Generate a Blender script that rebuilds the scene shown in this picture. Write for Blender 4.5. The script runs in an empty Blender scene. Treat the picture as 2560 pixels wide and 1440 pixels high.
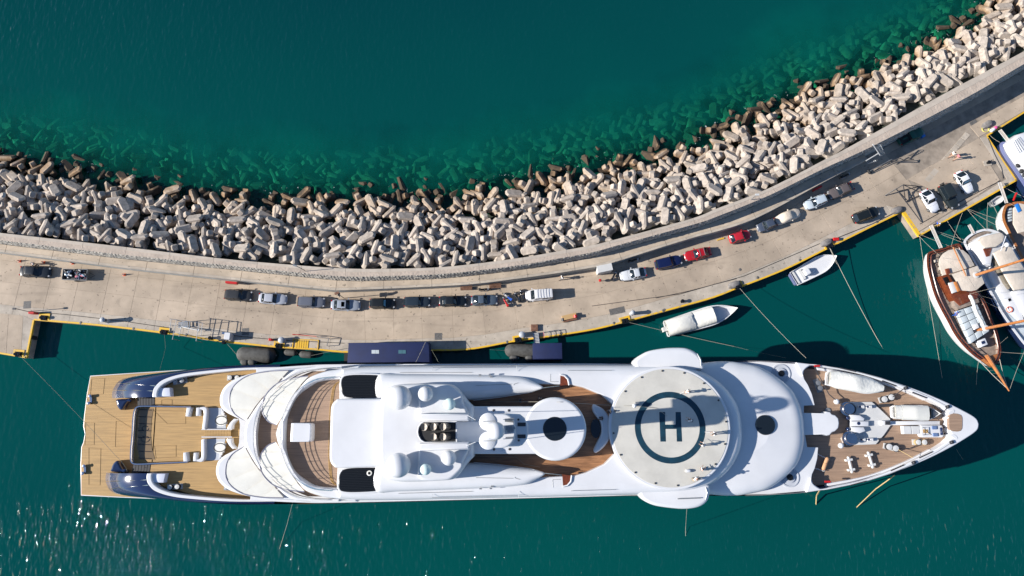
import bpy, bmesh, math, random
from mathutils import Vector, Matrix
from mathutils.geometry import delaunay_2d_cdt
R = math.radians
sc = bpy.context.scene
# ---------------------------------------------------------------- camera, sky, sun, exposure
CAM_H, FPX, TILT = 122.0, 1900.0, R(10.1)
cam_d = bpy.data.cameras.new('camera'); cam = bpy.data.objects.new('camera', cam_d)
sc.collection.objects.link(cam); sc.camera = cam
cam.location = (0, 0, CAM_H); cam.rotation_euler = (TILT, 0, 0)
cam_d.sensor_width = 36.0; cam_d.lens = 36.0 * FPX / 2560.0
cam_d.clip_start = 1.0; cam_d.clip_end = 6000.0
SUN_EL, SHADOW_DIR = R(26.8), R(5.2)          # shadows fall towards +x, a little towards +y
w = bpy.data.worlds.new('World'); sc.world = w; w.use_nodes = True
nt = w.node_tree; nt.nodes.clear()
sky = nt.nodes.new('ShaderNodeTexSky'); sky.sky_type = 'NISHITA'; sky.sun_disc = False; sky.ozone_density = 5.0; sky.dust_density = 0.3
sun_dir = Vector((-math.cos(SHADOW_DIR) * math.cos(SUN_EL), -math.sin(SHADOW_DIR) * math.cos(SUN_EL), math.sin(SUN_EL)))
sky.sun_elevation = SUN_EL
sky.sun_rotation = math.atan2(sun_dir.x, sun_dir.y)
bg = nt.nodes.new('ShaderNodeBackground'); bg.inputs['Strength'].default_value = 0.075
wo = nt.nodes.new('ShaderNodeOutputWorld')
nt.links.new(sky.outputs[0], bg.inputs[0]); nt.links.new(bg.outputs[0], wo.inputs[0])
sd = bpy.data.lights.new('sun', 'SUN'); sd.energy = 4.6; sd.angle = R(0.5); sd.color = (1.0, 0.945, 0.87)
so = bpy.data.objects.new('sun', sd); sc.collection.objects.link(so)
so.rotation_euler = (-sun_dir).to_track_quat('-Z', 'Y').to_euler()
sc.view_settings.view_transform = 'Standard'; sc.view_settings.look = 'None'
sc.view_settings.gamma = 1.0; sc.view_settings.exposure = 0.95
sc.view_settings.use_curve_mapping = False
sc.cycles.use_denoising = True
sc.cycles.max_bounces = 6; sc.cycles.transparent_max_bounces = 8
sc.cycles.sample_clamp_indirect = 4.0
rnd = random.Random(11)

# ---------------------------------------------------------------- mapping a photo point to the place it shows, at height z
def W(px, py, z=0.0):
    u, v = (px - 1280.0) / FPX, (720.0 - py) / FPX
    t = (CAM_H - z) / (math.cos(TILT) - v * math.sin(TILT))
    return (u * t, (math.sin(TILT) + v * math.cos(TILT)) * t)
def W3(px, py, z=0.0):
    x, y = W(px, py, z); return Vector((x, y, z))
def WL(pts, z): return [W(p[0], p[1], z) for p in pts]

# ---------------------------------------------------------------- curves and polygons
def spline(pts, n=6, closed=False):
    out = []; L = len(pts)
    rng = range(L if closed else L - 1)
    g = (lambda i: pts[i % L]) if closed else (lambda i: pts[max(0, min(L - 1, i))])
    for i in rng:
        p0, p1, p2, p3 = g(i - 1), g(i), g(i + 1), g(i + 2)
        for k in range(n):
            t = k / n
            out.append(tuple(0.5 * (2 * b + (c - a) * t + (2 * a - 5 * b + 4 * c - d) * t * t + (3 * b - a - 3 * c + d) * t ** 3)
                             for a, b, c, d in zip(p0, p1, p2, p3)))
    if not closed: out.append(tuple(pts[-1]))
    return out
def area(p): return 0.5 * sum(p[i][0] * p[(i + 1) % len(p)][1] - p[(i + 1) % len(p)][0] * p[i][1] for i in range(len(p)))
def clean(p, e=0.01):
    q = []
    for a in p:
        if not q or (a[0] - q[-1][0]) ** 2 + (a[1] - q[-1][1]) ** 2 > e * e: q.append((a[0], a[1]))
    if len(q) > 2 and (q[0][0] - q[-1][0]) ** 2 + (q[0][1] - q[-1][1]) ** 2 < e * e: q.pop()
    return q
def ccw(p): return p if area(p) > 0 else list(reversed(p))
def inset(p, d):
    """p counter-clockwise; d one number or one per corner (positive = inwards)"""
    n = len(p); out = []
    for i in range(n):
        a, b, c = p[i - 1], p[i], p[(i + 1) % n]
        e1 = Vector((b[0] - a[0], b[1] - a[1])).normalized(); e2 = Vector((c[0] - b[0], c[1] - b[1])).normalized()
        n1 = Vector((-e1.y, e1.x)); n2 = Vector((-e2.y, e2.x)); m = n1 + n2
        if m.length < 1e-4: m = n1
        m.normalize(); k = min(1.6, 1.0 / max(0.35, m.dot(n1)))
        dd = d[i] if isinstance(d, (list, tuple)) else d
        out.append((b[0] + m.x * k * dd, b[1] + m.y * k * dd))
    return out
def auto_r(p, rmax, k=0.8):
    """corner radii limited by the local width of the outline"""
    q = ccw(clean(p)); n = len(q); out = []
    for i in range(n):
        b = Vector(q[i]); e = (Vector(q[(i + 1) % n]) - Vector(q[i - 1])).normalized(); nn = Vector((-e.y, e.x)); best = 1e9
        for j in range(n):
            a, c = Vector(q[j]), Vector(q[(j + 1) % n])
            if j in (i, (i - 1) % n): continue
            s_ = c - a; den = nn.x * s_.y - nn.y * s_.x
            if abs(den) < 1e-9: continue
            o = a - b; t = (o.x * s_.y - o.y * s_.x) / den; u = (o.x * nn.y - o.y * nn.x) / den
            if -1e-6 <= u <= 1 + 1e-6 and t > 1e-4: best = min(best, t)
        out.append(min(rmax, best * 0.5 * k))
    m = list(out)
    for _ in range(3): m = [min(m[i], (m[i - 1] + m[i] + m[(i + 1) % n]) / 3 + .0) for i in range(n)]
    return q, m
def circle(cx, cy, r, n=32, ry=None, a0=0):
    ry = r if ry is None else ry
    return [(cx + r * math.cos(a0 + 2 * math.pi * i / n), cy + ry * math.sin(a0 + 2 * math.pi * i / n)) for i in range(n)]
def rrect(cx, cy, sx, sy, r, ang=0.0, n=4):
    out = []
    for qx, qy, a in ((1, 1, 0), (-1, 1, 90), (-1, -1, 180), (1, -1, 270)):
        for k in range(n + 1):
            t = R(a + 90 * k / n)
            out.append((qx * (sx / 2 - r) + r * math.cos(t), qy * (sy / 2 - r) + r * math.sin(t)))
    c, s = math.cos(ang), math.sin(ang)
    return [(cx + x * c - y * s, cy + x * s + y * c) for x, y in out]

# ---------------------------------------------------------------- mesh building
class MB:
    def __init__(s): s.v = []; s.f = []; s.m = []
    def add(s, vs, fs, mi=0):
        o = len(s.v); s.v += [tuple(v) for v in vs]; s.f += [tuple(o + i for i in f) for f in fs]; s.m += [mi] * len(fs); return s
    def box(s, c, size, rot=0.0, top=1.0, mi=0):
        """c = centre of the bottom face"""
        sx, sy, sz = size[0] / 2, size[1] / 2, size[2]; cs, sn = math.cos(rot), math.sin(rot); vs = []
        for z, k in ((0, 1.0), (sz, top)):
            for x, y in ((-sx, -sy), (sx, -sy), (sx, sy), (-sx, sy)):
                x *= k; y *= k; vs.append((c[0] + x * cs - y * sn, c[1] + x * sn + y * cs, c[2] + z))
        return s.add(vs, [(3, 2, 1, 0), (4, 5, 6, 7), (0, 1, 5, 4), (1, 2, 6, 5), (2, 3, 7, 6), (3, 0, 4, 7)], mi)
    def loft(s, rings, cap0=True, cap1=True, mi=0, closed=True):
        n = len(rings[0]); vs = [v for r in rings for v in r]; fs = []
        for k in range(len(rings) - 1):
            for i in range(n if closed else n - 1):
                j = (i + 1) % n; fs.append((k * n + i, k * n + j, (k + 1) * n + j, (k + 1) * n + i))
        cv = n > 14 and closed
        if cap0 and not cv: fs.append(tuple(reversed(range(n))))
        if cap1 and not cv: fs.append(tuple((len(rings) - 1) * n + i for i in range(n)))
        s.add(vs, fs, mi)
        if cv:
            if cap0: s.cap(rings[0], True, mi)
            if cap1: s.cap(rings[-1], False, mi)
        return s
    def cap(s, ring, flip, mi=0):
        """triangulated lid; works for bent outlines too"""
        P = [Vector(p) for p in ring]; n = len(P); nrm = Vector((0, 0, 0))
        for i in range(n): nrm += (P[i - 1] - P[0]).cross(P[i] - P[0])
        if nrm.length < 1e-9: return s
        nrm.normalize(); c = sum(P, Vector()) / n; u = nrm.orthogonal().normalized(); v = nrm.cross(u)
        p2 = [((p - c).dot(u), (p - c).dot(v)) for p in P]
        if all((Vector(p2[i]) - Vector(p2[i - 1])).cross(Vector(p2[(i + 1) % n]) - Vector(p2[i])) > -1e-6 for i in range(n)):
            return s.add(P, [tuple(range(n))[::-1] if flip else tuple(range(n))], mi)
        vs, _, fs, ov, _, _ = delaunay_2d_cdt([Vector(p) for p in p2], [], [list(range(n))], 1, 1e-5)
        out = []
        for k, q in enumerate(vs):
            h = (P[ov[k][0]] - c).dot(nrm) if ov[k] else 0.0
            out.append(c + u * q[0] + v * q[1] + nrm * h)
        fo = []
        for f in fs:
            a, b_, d = (vs[i] for i in f[:3]); ar = (b_ - a).cross(d - a); f = tuple(f) if ar > 0 else tuple(reversed(f)); fo.append(f[::-1] if flip else f)
        return s.add(out, fo, mi)
    def prism(s, poly, z0, z1, mi=0):
        p = ccw(clean(poly)); return s.loft([[(x, y, z0) for x, y in p], [(x, y, z1) for x, y in p]], mi=mi)
    def slab(s, poly, z0, z1, r=0.1, n=3, mi=0, rr=None):
        """prism with a rounded top edge; rr = radius per corner"""
        q = clean(poly)
        if rr is not None and len(q) != len(poly): rr = None
        if area(q) < 0:
            q = list(reversed(q)); rr = list(reversed(rr)) if rr else None
        rs = rr or [r] * len(q); rings = [[(x, y, z0) for x, y in q]]
        for k in range(n + 1):
            a = math.pi / 2 * k / n
            pp = inset(q, [ri * (1 - math.cos(a)) for ri in rs])
            rings.append([(x, y, z1 - ri * (1 - math.sin(a)) * min(1.0, (z1 - z0) * 0.9 / max(ri, 1e-3))) for (x, y), ri in zip(pp, rs)])
        return s.loft(rings, mi=mi)
    def dome(s, c, r, h, n=20, m=6, low=0.0, ry=None, rot=0.0, mi=0):
        """ellipsoid cap: centre c is the middle of its base; low < 0 adds a rounded underside"""
        ry = r if ry is None else ry; rings = []
        cs, sn = math.cos(rot), math.sin(rot); a0 = low
        for k in range(m):
            a = a0 + (math.pi / 2 - a0) * k / m
            rings.append([(c[0] + r * math.cos(a) * math.cos(t) * cs - ry * math.cos(a) * math.sin(t) * sn,
                           c[1] + r * math.cos(a) * math.cos(t) * sn + ry * math.cos(a) * math.sin(t) * cs,
                           c[2] + h * math.sin(a)) for t in (2 * math.pi * i / n for i in range(n))])
        s.loft(rings, cap0=False, cap1=False, mi=mi); o = len(s.v); s.v.append((c[0], c[1], c[2] + h))
        b = o - n
        for i in range(n): s.f.append((b + i, b + (i + 1) % n, o)); s.m.append(mi)
        return s
    def cyl(s, p0, p1, r0, r1=None, n=12, mi=0):
        r1 = r0 if r1 is None else r1; p0, p1 = Vector(p0), Vector(p1); d = (p1 - p0).normalized()
        a = d.orthogonal().normalized(); b = d.cross(a)
        return s.loft([[p + (a * math.cos(t) + b * math.sin(t)) * r for t in (2 * math.pi * i / n for i in range(n))] for p, r in ((p0, r0), (p1, r1))], mi=mi)
    def tube(s, pts, r, n=5, mi=0):
        pts = [Vector(p) for p in pts]; rings = []
        up = Vector((0, 0, 1))
        for i, p in enumerate(pts):
            d = (pts[min(i + 1, len(pts) - 1)] - pts[max(i - 1, 0)]).normalized()
            a = d.cross(up)
            if a.length < 1e-3: a = Vector((1, 0, 0))
            a.normalize(); b = a.cross(d); ri = r[i] if isinstance(r, (list, tuple)) else r
            rings.append([p + (a * math.cos(t) + b * math.sin(t)) * ri for t in (2 * math.pi * k / n for k in range(n))])
        return s.loft(rings, mi=mi)
    def lathe(s, c, prof, n=20, mi=0):
        return s.loft([[(c[0] + r * math.cos(2 * math.pi * i / n), c[1] + r * math.sin(2 * math.pi * i / n), c[2] + z) for i in range(n)] for r, z in prof], mi=mi)
    def capsule(s, p0, p1, r, n=14, m=4, mi=0):
        p0, p1 = Vector(p0), Vector(p1); d = (p1 - p0).normalized(); a = d.orthogonal().normalized(); b = d.cross(a); rings = []
        for k in range(m + 1):
            t = math.pi / 2 * k / m; rings.append((p0 - d * r * math.cos(t), max(0.02, r * math.sin(t))))
        for k in range(m, -1, -1):
            t = math.pi / 2 * k / m; rings.append((p1 + d * r * math.cos(t), max(0.02, r * math.sin(t))))
        return s.loft([[p + (a * math.cos(t) + b * math.sin(t)) * q for t in (2 * math.pi * i / n for i in range(n))] for p, q in rings], mi=mi)
    def quad(s, a, b, c, d, mi=0): return s.add([a, b, c, d], [(0, 1, 2, 3)], mi)
    def mesh(s, name, mats, ang=35):
        me = bpy.data.meshes.new(name); me.from_pydata(s.v, [], s.f)
        for m in (mats if isinstance(mats, (list, tuple)) else [mats]): me.materials.append(m)
        me.polygons.foreach_set('material_index', s.m)
        me.polygons.foreach_set('use_smooth', [True] * len(s.f)); me.update(); me.set_sharp_from_angle(angle=R(ang))
        return me
    def build(s, name, mats, parent=None, ang=35, **kw):
        o = bpy.data.objects.new(name, s.mesh(name, mats, ang)); sc.collection.objects.link(o)
        if parent is not None: o.parent = parent
        for k, v in kw.items(): o[k] = v
        return o
def tag(o, label, cat=None, group=None, kind=None):
    if label: o['label'] = label
    if cat: o['category'] = cat
    if group: o['group'] = group
    if kind: o['kind'] = kind
    return o
def thing(name, label, cat, loc=(0, 0, 0), rz=0.0, group=None):
    o = bpy.data.objects.new(name, None); sc.collection.objects.link(o)
    o.location = loc; o.rotation_euler = (0, 0, rz); o.empty_display_size = 0.3
    return tag(o, label, cat, group)
def copy_tree(o, parent=None):
    c = o.copy(); sc.collection.objects.link(c); c.parent = parent
    for ch in list(o.children): copy_tree(ch, c)
    return c
def mesh_obj(name, me, parent=None, loc=(0, 0, 0), rot=(0, 0, 0)):
    o = bpy.data.objects.new(name, me); sc.collection.objects.link(o); o.location = loc; o.rotation_euler = rot
    if parent is not None: o.parent = parent
    return o

# ---------------------------------------------------------------- materials
def mat(name, col, rough=0.6, metal=0.0, var=0.0, scale=1.0, bump=0.0, bscale=8.0, col2=None, stretch=None, spec=0.5, coat=0.0, randv=0.0, detail=5.0, alpha=1.0, ramp=(0.35, 0.65)):
    m = bpy.data.materials.new(name); m.use_nodes = True; t = m.node_tree; b = t.nodes['Principled BSDF']; L = t.links.new
    b.inputs['Base Color'].default_value = (*col, 1); b.inputs['Roughness'].default_value = rough
    b.inputs['Metallic'].default_value = metal; b.inputs['Specular IOR Level'].default_value = spec
    b.inputs['Coat Weight'].default_value = coat; b.inputs['Coat Roughness'].default_value = 0.05
    b.inputs['Alpha'].default_value = alpha
    if var or col2 or bump or randv:
        geo = t.nodes.new('ShaderNodeNewGeometry'); mp = t.nodes.new('ShaderNodeMapping'); L(geo.outputs['Position'], mp.inputs[0])
        if stretch: mp.inputs['Scale'].default_value = stretch
    out = None
    if var or col2:
        n1 = t.nodes.new('ShaderNodeTexNoise'); n1.inputs['Scale'].default_value = scale; n1.inputs['Detail'].default_value = detail; n1.inputs['Roughness'].default_value = 0.6
        L(mp.outputs[0], n1.inputs['Vector'])
        c2 = col2 or tuple(max(0, c * (1 - var)) for c in col); c1 = tuple(min(1, c * (1 + var * 0.6)) for c in col) if not col2 else col
        cr = t.nodes.new('ShaderNodeValToRGB'); cr.color_ramp.elements[0].position = ramp[0]; cr.color_ramp.elements[1].position = ramp[1]
        cr.color_ramp.elements[0].color = (*c2, 1); cr.color_ramp.elements[1].color = (*c1, 1)
        L(n1.outputs[0], cr.inputs[0]); out = cr.outputs[0]
    if randv:
        oi = t.nodes.new('ShaderNodeObjectInfo'); mr = t.nodes.new('ShaderNodeMapRange'); L(oi.outputs['Random'], mr.inputs[0])
        mr.inputs['To Min'].default_value = 1 - randv; mr.inputs['To Max'].default_value = 1 + randv * 0.7
        hs = t.nodes.new('ShaderNodeHueSaturation'); L(mr.outputs[0], hs.inputs['Value'])
        if out: L(out, hs.inputs['Color'])
        else: hs.inputs['Color'].default_value = (*col, 1)
        out = hs.outputs[0]
    if out: L(out, b.inputs['Base Color'])
    if bump:
        n2 = t.nodes.new('ShaderNodeTexNoise'); n2.inputs['Scale'].default_value = bscale; n2.inputs['Detail'].default_value = 4; L(mp.outputs[0], n2.inputs['Vector'])
        bp = t.nodes.new('ShaderNodeBump'); bp.inputs['Strength'].default_value = bump; bp.inputs['Distance'].default_value = 0.1
        L(n2.outputs[0], bp.inputs['Height']); L(bp.outputs[0], b.inputs['Normal'])
    return m
M = {}
M['white'] = mat('white_gelcoat', (0.60, 0.605, 0.62), 0.28, var=0.05, scale=0.25, coat=0.3)
M['white2'] = mat('white_paint', (0.60, 0.60, 0.60), 0.45, var=0.08, scale=0.8)
M['offwhite'] = mat('offwhite_deck_paint', (0.52, 0.52, 0.51), 0.6, var=0.06, scale=0.5)
M['pad'] = mat('grey_nonslip_paint', (0.50, 0.48, 0.43), 0.85, var=0.1, scale=0.35, bump=0.2, bscale=30)
M['navy'] = mat('navy_gloss', (0.012, 0.022, 0.065), 0.12, coat=0.8)
M['navy2'] = mat('navy_canvas', (0.004, 0.013, 0.07), 0.75, var=0.15, scale=0.7)
M['marking'] = mat('dark_teal_marking', (0.004, 0.035, 0.06), 0.5, var=0.35, scale=1.2)
M['teak'] = mat('golden_teak', (0.37, 0.225, 0.08), 0.6, var=0.22, scale=1.1, stretch=(0.25, 6.0, 1.0), bump=0.1, bscale=20)
M['teak2'] = mat('weathered_teak', (0.285, 0.19, 0.13), 0.65, var=0.22, scale=1.1, stretch=(0.25, 6.0, 1.0))
M['teak3'] = mat('varnished_teak', (0.29, 0.145, 0.07), 0.35, var=0.35, scale=1.3, stretch=(0.4, 3.0, 1.0))
M['mahog'] = mat('varnished_mahogany', (0.15, 0.037, 0.014), 0.3, var=0.3, scale=3, coat=0.5)
M['mast'] = mat('varnished_spruce', (0.38, 0.145, 0.045), 0.35, var=0.25, scale=2, coat=0.3)
M['black'] = mat('black_rubber', (0.012, 0.012, 0.013), 0.7)
M['glass'] = mat('dark_glass', (0.008, 0.012, 0.016), 0.06, coat=0.6)
M['glossblack'] = mat('black_gloss', (0.008, 0.009, 0.010), 0.15)
M['grey'] = mat('grey_metal', (0.30, 0.31, 0.32), 0.4, metal=0.6)
M['chrome'] = mat('stainless_steel', (0.72, 0.72, 0.74), 0.18, metal=1.0)
M['darksteel'] = mat('dark_steel', (0.05, 0.05, 0.055), 0.5, metal=0.4)
M['fabric'] = mat('cream_awning', (0.62, 0.61, 0.56), 0.85, var=0.06, scale=0.5)
M['canvas'] = mat('beige_canvas', (0.55, 0.48, 0.40), 0.85, var=0.12, scale=0.8, bump=0.3, bscale=3)
M['cover'] = mat('white_boat_cover', (0.66, 0.65, 0.60), 0.7, var=0.08, scale=1.2, bump=0.6, bscale=2.5)
M['cushion'] = mat('pale_blue_cushion', (0.42, 0.47, 0.50), 0.85, var=0.1, scale=1)
M['yellow'] = mat('yellow_kerb_paint', (0.64, 0.38, 0.02), 0.6, col2=(0.40, 0.29, 0.12), scale=1.8, ramp=(0.34, 0.46))
M['red'] = mat('red_paint', (0.45, 0.012, 0.012), 0.4)
M['orange'] = mat('orange_plastic', (0.65, 0.10, 0.02), 0.5)
M['rust'] = mat('rusty_plate', (0.16, 0.075, 0.045), 0.8, var=0.4, scale=3)
M['fender'] = mat('grey_rubber_fender', (0.075, 0.075, 0.072), 0.8, var=0.3, scale=2)
M['rope'] = mat('pale_rope', (0.36, 0.33, 0.27), 0.9)
M['darkrope'] = mat('dark_rope', (0.03, 0.03, 0.035), 0.9)
M['rope2'] = mat('tan_rope', (0.42, 0.30, 0.14), 0.9)
M['ropeg'] = mat('grey_green_rope', (0.16, 0.17, 0.14), 0.9)
M['blue'] = mat('blue_cloth', (0.02, 0.10, 0.45), 0.8)
M['conc'] = mat('quay_concrete', (0.415, 0.335, 0.255), 0.9, var=0.18, scale=0.28, randv=0.05, bump=0.15, bscale=6, detail=9)
M['conc2'] = mat('pale_concrete_band', (0.42, 0.365, 0.30), 0.9, var=0.16, scale=0.8, randv=0.05, detail=8)
M['concbase'] = mat('concrete_joint', (0.27, 0.225, 0.18), 0.95, var=0.3, scale=0.6)
M['terr'] = mat('terrace_concrete', (0.45, 0.37, 0.285), 0.9, var=0.16, scale=0.5, randv=0.04, detail=8)
M['terrface'] = mat('terrace_face_concrete', (0.36, 0.36, 0.34), 0.9, var=0.2, scale=1.0)
M['manhole'] = mat('drain_cover_steel', (0.11, 0.105, 0.10), 0.7, var=0.3, scale=4)
def weather(m):
    """old stains: broad dark patches, tyre-blackened streaks and small oil spots"""
    t = m.node_tree; L = t.links.new; b = t.nodes['Principled BSDF']; src = b.inputs['Base Color'].links[0].from_socket
    geo = t.nodes.new('ShaderNodeNewGeometry')
    for sc_, lo, hi, dark, det, st in ((0.10, 0.36, 0.56, 0.87, 3, None), (0.55, 0.62, 0.72, 0.80, 6, None), (2.4, 0.70, 0.74, 0.55, 1, None), (0.5, 0.60, 0.70, 0.86, 4, (0.12, 1.6, 1))):
        n = t.nodes.new('ShaderNodeTexNoise'); n.inputs['Scale'].default_value = sc_; n.inputs['Detail'].default_value = det; vec = geo.outputs['Position']
        if st: mp = t.nodes.new('ShaderNodeMapping'); mp.inputs['Scale'].default_value = st; L(vec, mp.inputs[0]); vec = mp.outputs[0]
        L(vec, n.inputs['Vector']); mr = t.nodes.new('ShaderNodeMapRange'); L(n.outputs[0], mr.inputs[0]); mr.inputs['From Min'].default_value = lo; mr.inputs['From Max'].default_value = hi
        a, c = (dark, 1.0) if sc_ == 0.10 else (1.0, dark)
        mr.inputs['To Min'].default_value = a; mr.inputs['To Max'].default_value = c
        mx = t.nodes.new('ShaderNodeMix'); mx.data_type = 'RGBA'; mx.blend_type = 'MULTIPLY'; mx.inputs[0].default_value = 1.0
        L(src, mx.inputs[6]); L(mr.outputs[0], mx.inputs[7]); src = mx.outputs[2]
    L(src, b.inputs['Base Color'])
for k_ in ('conc', 'conc2', 'terr'): weather(M[k_])
M['skin'] = mat('skin', (0.42, 0.24, 0.16), 0.6)
M['hair'] = mat('dark_hair', (0.02, 0.014, 0.01), 0.6)
M['gc'] = mat('grey_cloth', (0.12, 0.12, 0.13), 0.9)
M['wc'] = mat('white_cloth', (0.7, 0.7, 0.7), 0.9)
M['kc'] = mat('khaki_cloth', (0.35, 0.27, 0.18), 0.9)
M['pc'] = mat('pink_cloth', (0.55, 0.18, 0.22), 0.9)
M['green'] = mat('dark_green_paint', (0.01, 0.075, 0.055), 0.3, coat=0.4)
M['lblue'] = mat('bright_blue_plastic', (0.02, 0.18, 0.55), 0.4)
# ================================================================ THE SITE: water, breakwater, sea wall, terrace, quay
ZQ, ZT, ZW = 1.8, 4.0, 6.3
E1 = [(-220,545),(-60,574),(0,582),(150,599),(300,616),(560,647),(755,664),(860,671),(960,672),(1114,667),(1284,647),(1380,631),(1480,613),(1545,597),(1734,545),(1780,526),(1919,472),(2058,401),(2140,358),(2350,240),(2560,128),(2760,18)]
E2 = [(-220,561),(-60,591),(0,600),(150,618),(300,636),(560,662),(755,682),(860,691),(960,690),(1114,684),(1284,665),(1380,649),(1480,631),(1545,613),(1734,561),(1780,546),(1919,490),(2058,422),(2190,361),(2423,240),(2560,160),(2760,48)]
E4 = [(-220,600),(0,629),(300,667.5),(560,696),(700,711),(844,725.5),(870,724.5),(960,721),(1030,718),(1175,710),(1284,697),(1380,684),(1480,668),(1531,656),(1652,618),(1744,590),(1780,581),(1891,544),(2058,455),(2169,397)]
E6 = [(85,800),(250,814),(425,835),(560,855),(600,859),(689,868),(755,872),(798,875),(869,881),(1000,879),(1073,876.5),(1175,873.5),(1284,854),(1380,841),(1480,825),(1559,806),(1687,771),(1781,745),(1843,721),(1960,675),(2074,619),(2169,572),(2255,530)]
SHORE = [(-1000,300),(-500,360),(-260,385),(-100,398),(0,404),(150,425),(300,450),(420,478),(520,492),(620,497),(800,500),(950,497),(1100,498),(1180,482),(1260,466),(1350,450),(1450,430),(1500,415),(1600,398),(1700,375),(1790,335),(1850,300),(1950,266),(2000,240),(2100,208),(2250,150),(2350,98),(2420,50),(2480,0),(2560,-70),(2760,-220),(3300,-620)]
class Curve:
    def __init__(s, pts, step=1.0):
        raw = [Vector(p) for p in spline(pts, 10)]; s.p = []; s.L = [0.0]
        for a, b in zip(raw, raw[1:]): s.L.append(s.L[-1] + (b - a).length)
        s.raw = raw; s.len = s.L[-1]
        n = int(s.len / step); s.p = [s.at(s.len * i / n) for i in range(n + 1)]
    def at(s, d):
        d = max(0, min(s.len - 1e-6, d)); import bisect
        i = bisect.bisect_right(s.L, d) - 1; t = (d - s.L[i]) / max(1e-9, s.L[i + 1] - s.L[i]); return s.raw[i].lerp(s.raw[i + 1], t)
    def normal(s, d):   # to the right of travel = towards the harbour
        a, b = s.at(d - 1.0), s.at(d + 1.0); e = (b - a).normalized(); return Vector((e.y, -e.x))
    def hit(s, o, dr):
        best = None
        for a, b in zip(s.raw, s.raw[1:]):
            e = b - a; den = dr.x * e.y - dr.y * e.x
            if abs(den) < 1e-9: continue
            q = a - o; t = (q.x * e.y - q.y * e.x) / den; u = (q.x * dr.y - q.y * dr.x) / den
            if -1e-6 <= u <= 1.000001 and t > 0 and (best is None or t < best): best = t
        return best
cE1, cE2, cE4 = Curve(WL(E1, ZW)), Curve(WL(E2, ZW)), Curve(WL(E4, ZT))
cSH = Curve(WL(SHORE, 0.0))
E6w = WL(E6, ZQ)
ext = lambda a, b, k: (a[0] + (a[0] - b[0]) * k, a[1] + (a[1] - b[1]) * k)
cOUT = Curve([ext(E6w[0], E6w[1], 2.5), ext(E6w[0], E6w[1], 1.0)] + E6w + [ext(E6w[-1], E6w[-2], 2.0), ext(E6w[-1], E6w[-2], 5.5)])

# ---- water: one sheet, finer where the bottom shows
def dist_shore(x, y):
    """signed distance from the waterline, positive towards the open sea"""
    best = 1e9; sg = 1
    P = cSH.p
    for i in range(0, len(P) - 1, 1):
        a, b = P[i], P[i + 1]; ex, ey = b.x - a.x, b.y - a.y; qx, qy = x - a.x, y - a.y
        t = max(0, min(1, (qx * ex + qy * ey) / (ex * ex + ey * ey))); dx, dy = qx - ex * t, qy - ey * t; d = dx * dx + dy * dy
        if d < best: best = d; sg = 1 if (ex * qy - ey * qx) > 0 else -1
    return sg * math.sqrt(best)
xs = [-2500, -1200, -600, -300, -180] + [-130 + 2.2 * i for i in range(120)] + [180, 300, 600, 1200, 2500]
ys = [-2500, -1200, -600, -250, -120, -60, -20, 5] + [12 + 2.2 * i for i in range(46)] + [140, 200, 400, 900, 2500]
wv = [(x, y, 0.0) for y in ys for x in xs]; nx = len(xs)
wf = [(j * nx + i, j * nx + i + 1, (j + 1) * nx + i + 1, (j + 1) * nx + i) for j in range(len(ys) - 1) for i in range(nx - 1)]
me = bpy.data.meshes.new('water'); me.from_pydata(wv, [], wf)
at = me.attributes.new('offshore', 'FLOAT', 'POINT')
vals = []
for x, y, _ in wv:
    if x < -140 or x > 140 or y < 10 or y > 130: vals.append(40.0 if y > 60 else -40.0)
    else: vals.append(max(-40, min(40, dist_shore(x, y))))
at.data.foreach_set('value', vals)
water = bpy.data.objects.new('water', me); sc.collection.objects.link(water); water['kind'] = 'structure'
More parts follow.
